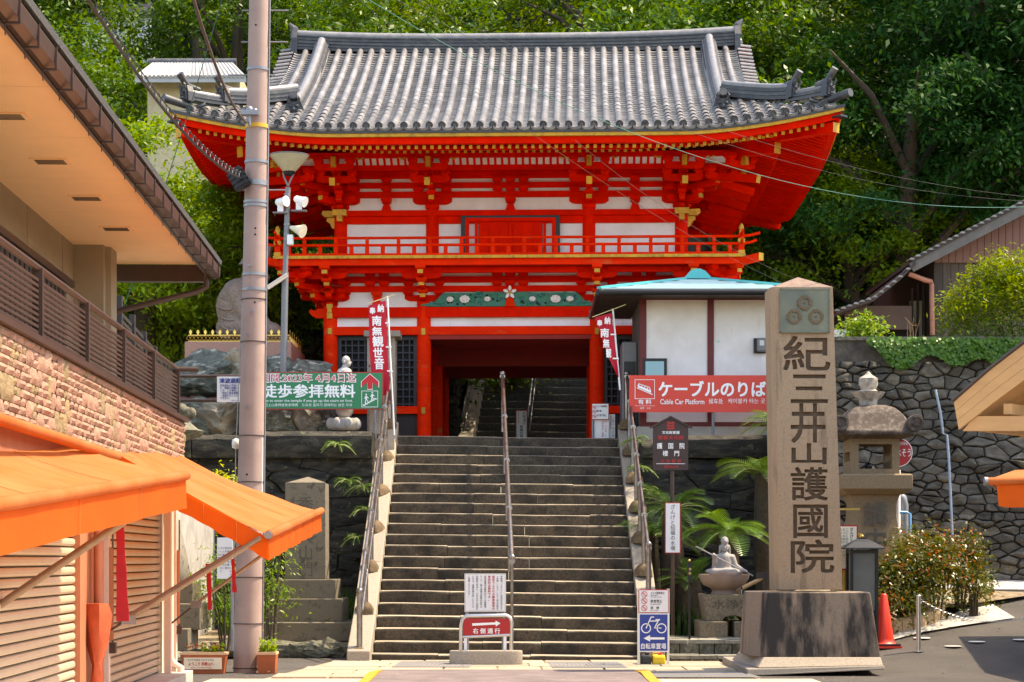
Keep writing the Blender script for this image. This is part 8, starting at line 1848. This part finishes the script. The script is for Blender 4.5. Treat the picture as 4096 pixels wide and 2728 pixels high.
blades('grass tufts along the edge of the upper terrace by the house', 'grass', [(5.2, 9.5, 32.9, 33.6, 4.9)], 120, .3, 6)
# podocarpus at the right, shrubs and ivy on the wall
POD = leafmat('podocarpus', (.18, .30, .006), (.34, .43, .010), .2, .35); PODD = leafmat('podocarpus_dark', (.06, .14, .012), (.14, .24, .02), .5, .35)
t = shrub('podocarpus_tree', 'bright yellow green cloud pruned evergreen in front of the wooden house', 'tree', (PXX(4085, 33.3), 33.3, PZ(1500, 33.3)), (1.2, .7, 1.0), 110, 90, .15, .085, PODD, 91, None, 7, .7, .35, POD, .25)
C, D = crown_pts(np.random.RandomState(5), (1.22, .7, 1.0), 140, 64, .12, .8, .85, -.1); quads('bright_tips', leaves(C + [PXX(4085, 33.3), 33.2, PZ(1500, 33.3) + 1.06], .10, np.random.RandomState(6), .28, up=.9), POD, t)
shrub('terrace_shrub', 'rounded bright shrub on the terrace edge right of the pillar', 'shrub', (PXX(3455, 33.4), 33.4, PZ(1365, 33.4)), (.36, .3, .22), 30, 34, .09, .085, NAN2, 92, None, 4)
shrub('terrace_shrub', 'small weed patch by the white box at the wall corner', 'shrub', (PXX(3360, 33.2), 33.2, PZ(1400, 33.2)), (.14, .2, .1), 10, 24, .06, .06, NAN2, 93, None, 3)
rng = np.random.RandomState(12); n = 2600; px = rng.uniform(3475, 4096, n); edge = 1450 + 22 * np.sin(px * .03) + 14 * np.sin(px * .011 + 1) - np.clip((3560 - px) * .9, 0, 80); py = 1352 + (edge - 1352) * rng.uniform(0, 1, n) ** .8
Y = RWY + .02 - rng.uniform(0, .12, n); P0 = np.c_[(px - 2048) * Y / F, Y, CH + (HZ - py) * Y / F]
nr = np.c_[rng.normal(0, .3, n), -np.ones(n) + rng.normal(0, .25, n), rng.normal(.35, .3, n)]; nr /= np.linalg.norm(nr, axis=1)[:, None]; tt = np.c_[rng.normal(0, .5, n), np.zeros(n), -np.ones(n)]; tt -= (tt * nr).sum(1)[:, None] * nr; tt /= np.linalg.norm(tt, axis=1)[:, None]; bb = np.cross(nr, tt); s = rng.uniform(.05, .085, n)[:, None]
ivy = np.stack([P0 - tt * s * .5, P0 + bb * s * .55, P0 + tt * s * .6, P0 - bb * s * .55], 1); tag(quads('ivy', ivy, leafmat('ivy_leaf', (.05, .16, .012), (.13, .28, .02), .35, .25)), 'bright green ivy spilling over the parapet of the rubble wall', 'ivy', kind='stuff')
dg_ = thing('dry_stalks', 'brown dried weed stalks on the terrace in front of the wooden house', 'dried plant', at(3640, 1355, 33.5)); 
for i in range(14): p = at(3630 + i * 4 + (140 if i > 7 else 0), 1358, 33.5); MB().tube([p, p + Vector((.05 * math.sin(i), 0, .18 + .05 * math.cos(i * 3))), p + Vector((.1 * math.sin(i * 2), 0, .30 + .08 * math.sin(i)))], [.006, .005, .003], 4).build('stalk', mat('dry_stalk', (.30, .19, .09), .9), dg_)
# ================================================================ buildings in the woods, fence
hh = thing('hill_house', 'pale walled house with bright tiled roof among the trees at upper left', 'house', (PXX(680, 47), 47, 8))
Yb = 47.5; MB().box(PXX(590, Yb), PXX(960, Yb), Yb, Yb + 3, 10.4, PZ(300, Yb)).build('wall', mat('cream_wall', (.55, .46, .30), .85), hh)
mb = MB(); a, b = at(540, 312, Yb - .6), at(985, 312, Yb - .6); c_, d_ = at(610, 258, Yb + 1.5), at(930, 258, Yb + 1.5); mb.loft([[a, b], [d_ if False else c_, d_]] if False else [[a, b, b + Vector((0, 0, -.1)), a + Vector((0, 0, -.1))], [c_, d_, d_ + Vector((0, 0, -.1)), c_ + Vector((0, 0, -.1))]]); mb.build('roof', mat('pale_tile', (.36, .36, .37), .4, .1, 4), hh)
for i in range(26): f_ = (i + .5) / 26; MB().tube([a.lerp(b, f_) + Vector((0, -.02, .02)), c_.lerp(d_, f_) + Vector((0, 0, .02))], .05, 6).build('tile_roll', mat('pale_tile', (.55, .55, .56)), hh, 60)
MB().tube([c_ + Vector((-.1, 0, .05)), d_ + Vector((.1, 0, .05))], .1, 8).build('ridge', TILED, hh, 60)
ww = thing('temple_wall', 'white plaster temple wall with tiled coping high in the woods at upper left', 'wall', (PXX(440, 64), 64, 16)); Yw = 62
MB().box(PXX(330, Yw), PXX(600, Yw), Yw, Yw + .3, PZ(125, Yw) - 1, PZ(62, Yw)).build('plaster_wall', PLAS, ww)
mb = MB(); mb.prism([(Yw - .35, PZ(62, Yw)), (Yw + .65, PZ(62, Yw)), (Yw + .15, PZ(62, Yw) + .4)], 'yz', PXX(325, Yw), PXX(605, Yw)); mb.build('coping', TILED, ww)
fe = thing('slat_fence', 'dark louvred fence behind the shop corner', 'fence', (-5.4, 30, 2.5)); FD = mat('fence_dark', (.022, .018, .018), .6)
for i in range(7):
    y0, y1 = 27 + i * 1.6, 28.55 + i * 1.6; x0, x1 = PXX(470, 27) + .0 + i * .02, 0; x0 = -5.30 - i * .13
    MB().box(x0 - .04, x0 + .04, y0 - .05, y0 + .05, 2.2, 5.0 - i * .06).build('post', FD, fe)
    sl2 = MB().beam((x0, y0 + .05, 0), (x0 - .13, y1, 0), .012, .05).mesh('slat', FD)
    for k in range(24): inst('slat', sl2, fe, T((0, 0, 2.6 + k * .095)))
tag(MB().box(-12, -4.9, 26.5, 33.0, 0, 2.6).build('rear_yard', CONC), kind='structure')
wbx = thing('white_box', 'small white box at the corner of the rubble wall', 'box', at(3370, 1380, 33.6)); MB().box(PXX(3340, 33.8), PXX(3388, 33.8), 33.8, 34.2, PZ(1400, 33.8), PZ(1318, 33.8)).build('case', WHITE, wbx)

# fallen leaves on road, steps and paving
rng = np.random.RandomState(31); C = []
for _ in range(260):
    x, y = rng.uniform(-4, 8), rng.uniform(23.5, 29.5)
    if -2.3 < x < 2.2 and y > 28.2: y = rng.uniform(26.5, 28.1)
    if 2.7 < x < 4.7 and 24.6 < y < 27.3: continue
    C.append((x, y, gz(x, y) + .042))
for _ in range(120): k = rng.randint(1, 20); C.append((rng.uniform(-1.9, 1.8), D0 + TR * k + rng.uniform(.05, .28), .10 + RIS * k + .02))
C = np.array(C); a = rng.uniform(0, 6.28, len(C)); s_ = rng.uniform(.012, .03, len(C))[:, None]; d1 = np.c_[np.cos(a), np.sin(a), rng.uniform(-.2, .3, len(C))]; d2 = np.c_[-np.sin(a), np.cos(a), np.zeros(len(C))]
tag(quads('fallen_leaves', np.stack([C - d1 * s_, C + d2 * s_ * .45, C + d1 * s_, C - d2 * s_ * .45], 1), mat('dry_leaf', (.22, .13, .04), .8)), 'scattered dry leaves lying on the road and steps', 'fallen leaves', kind='stuff')
bpy.data.scenes.remove(GSC); bpy.data.objects.remove(TXO)
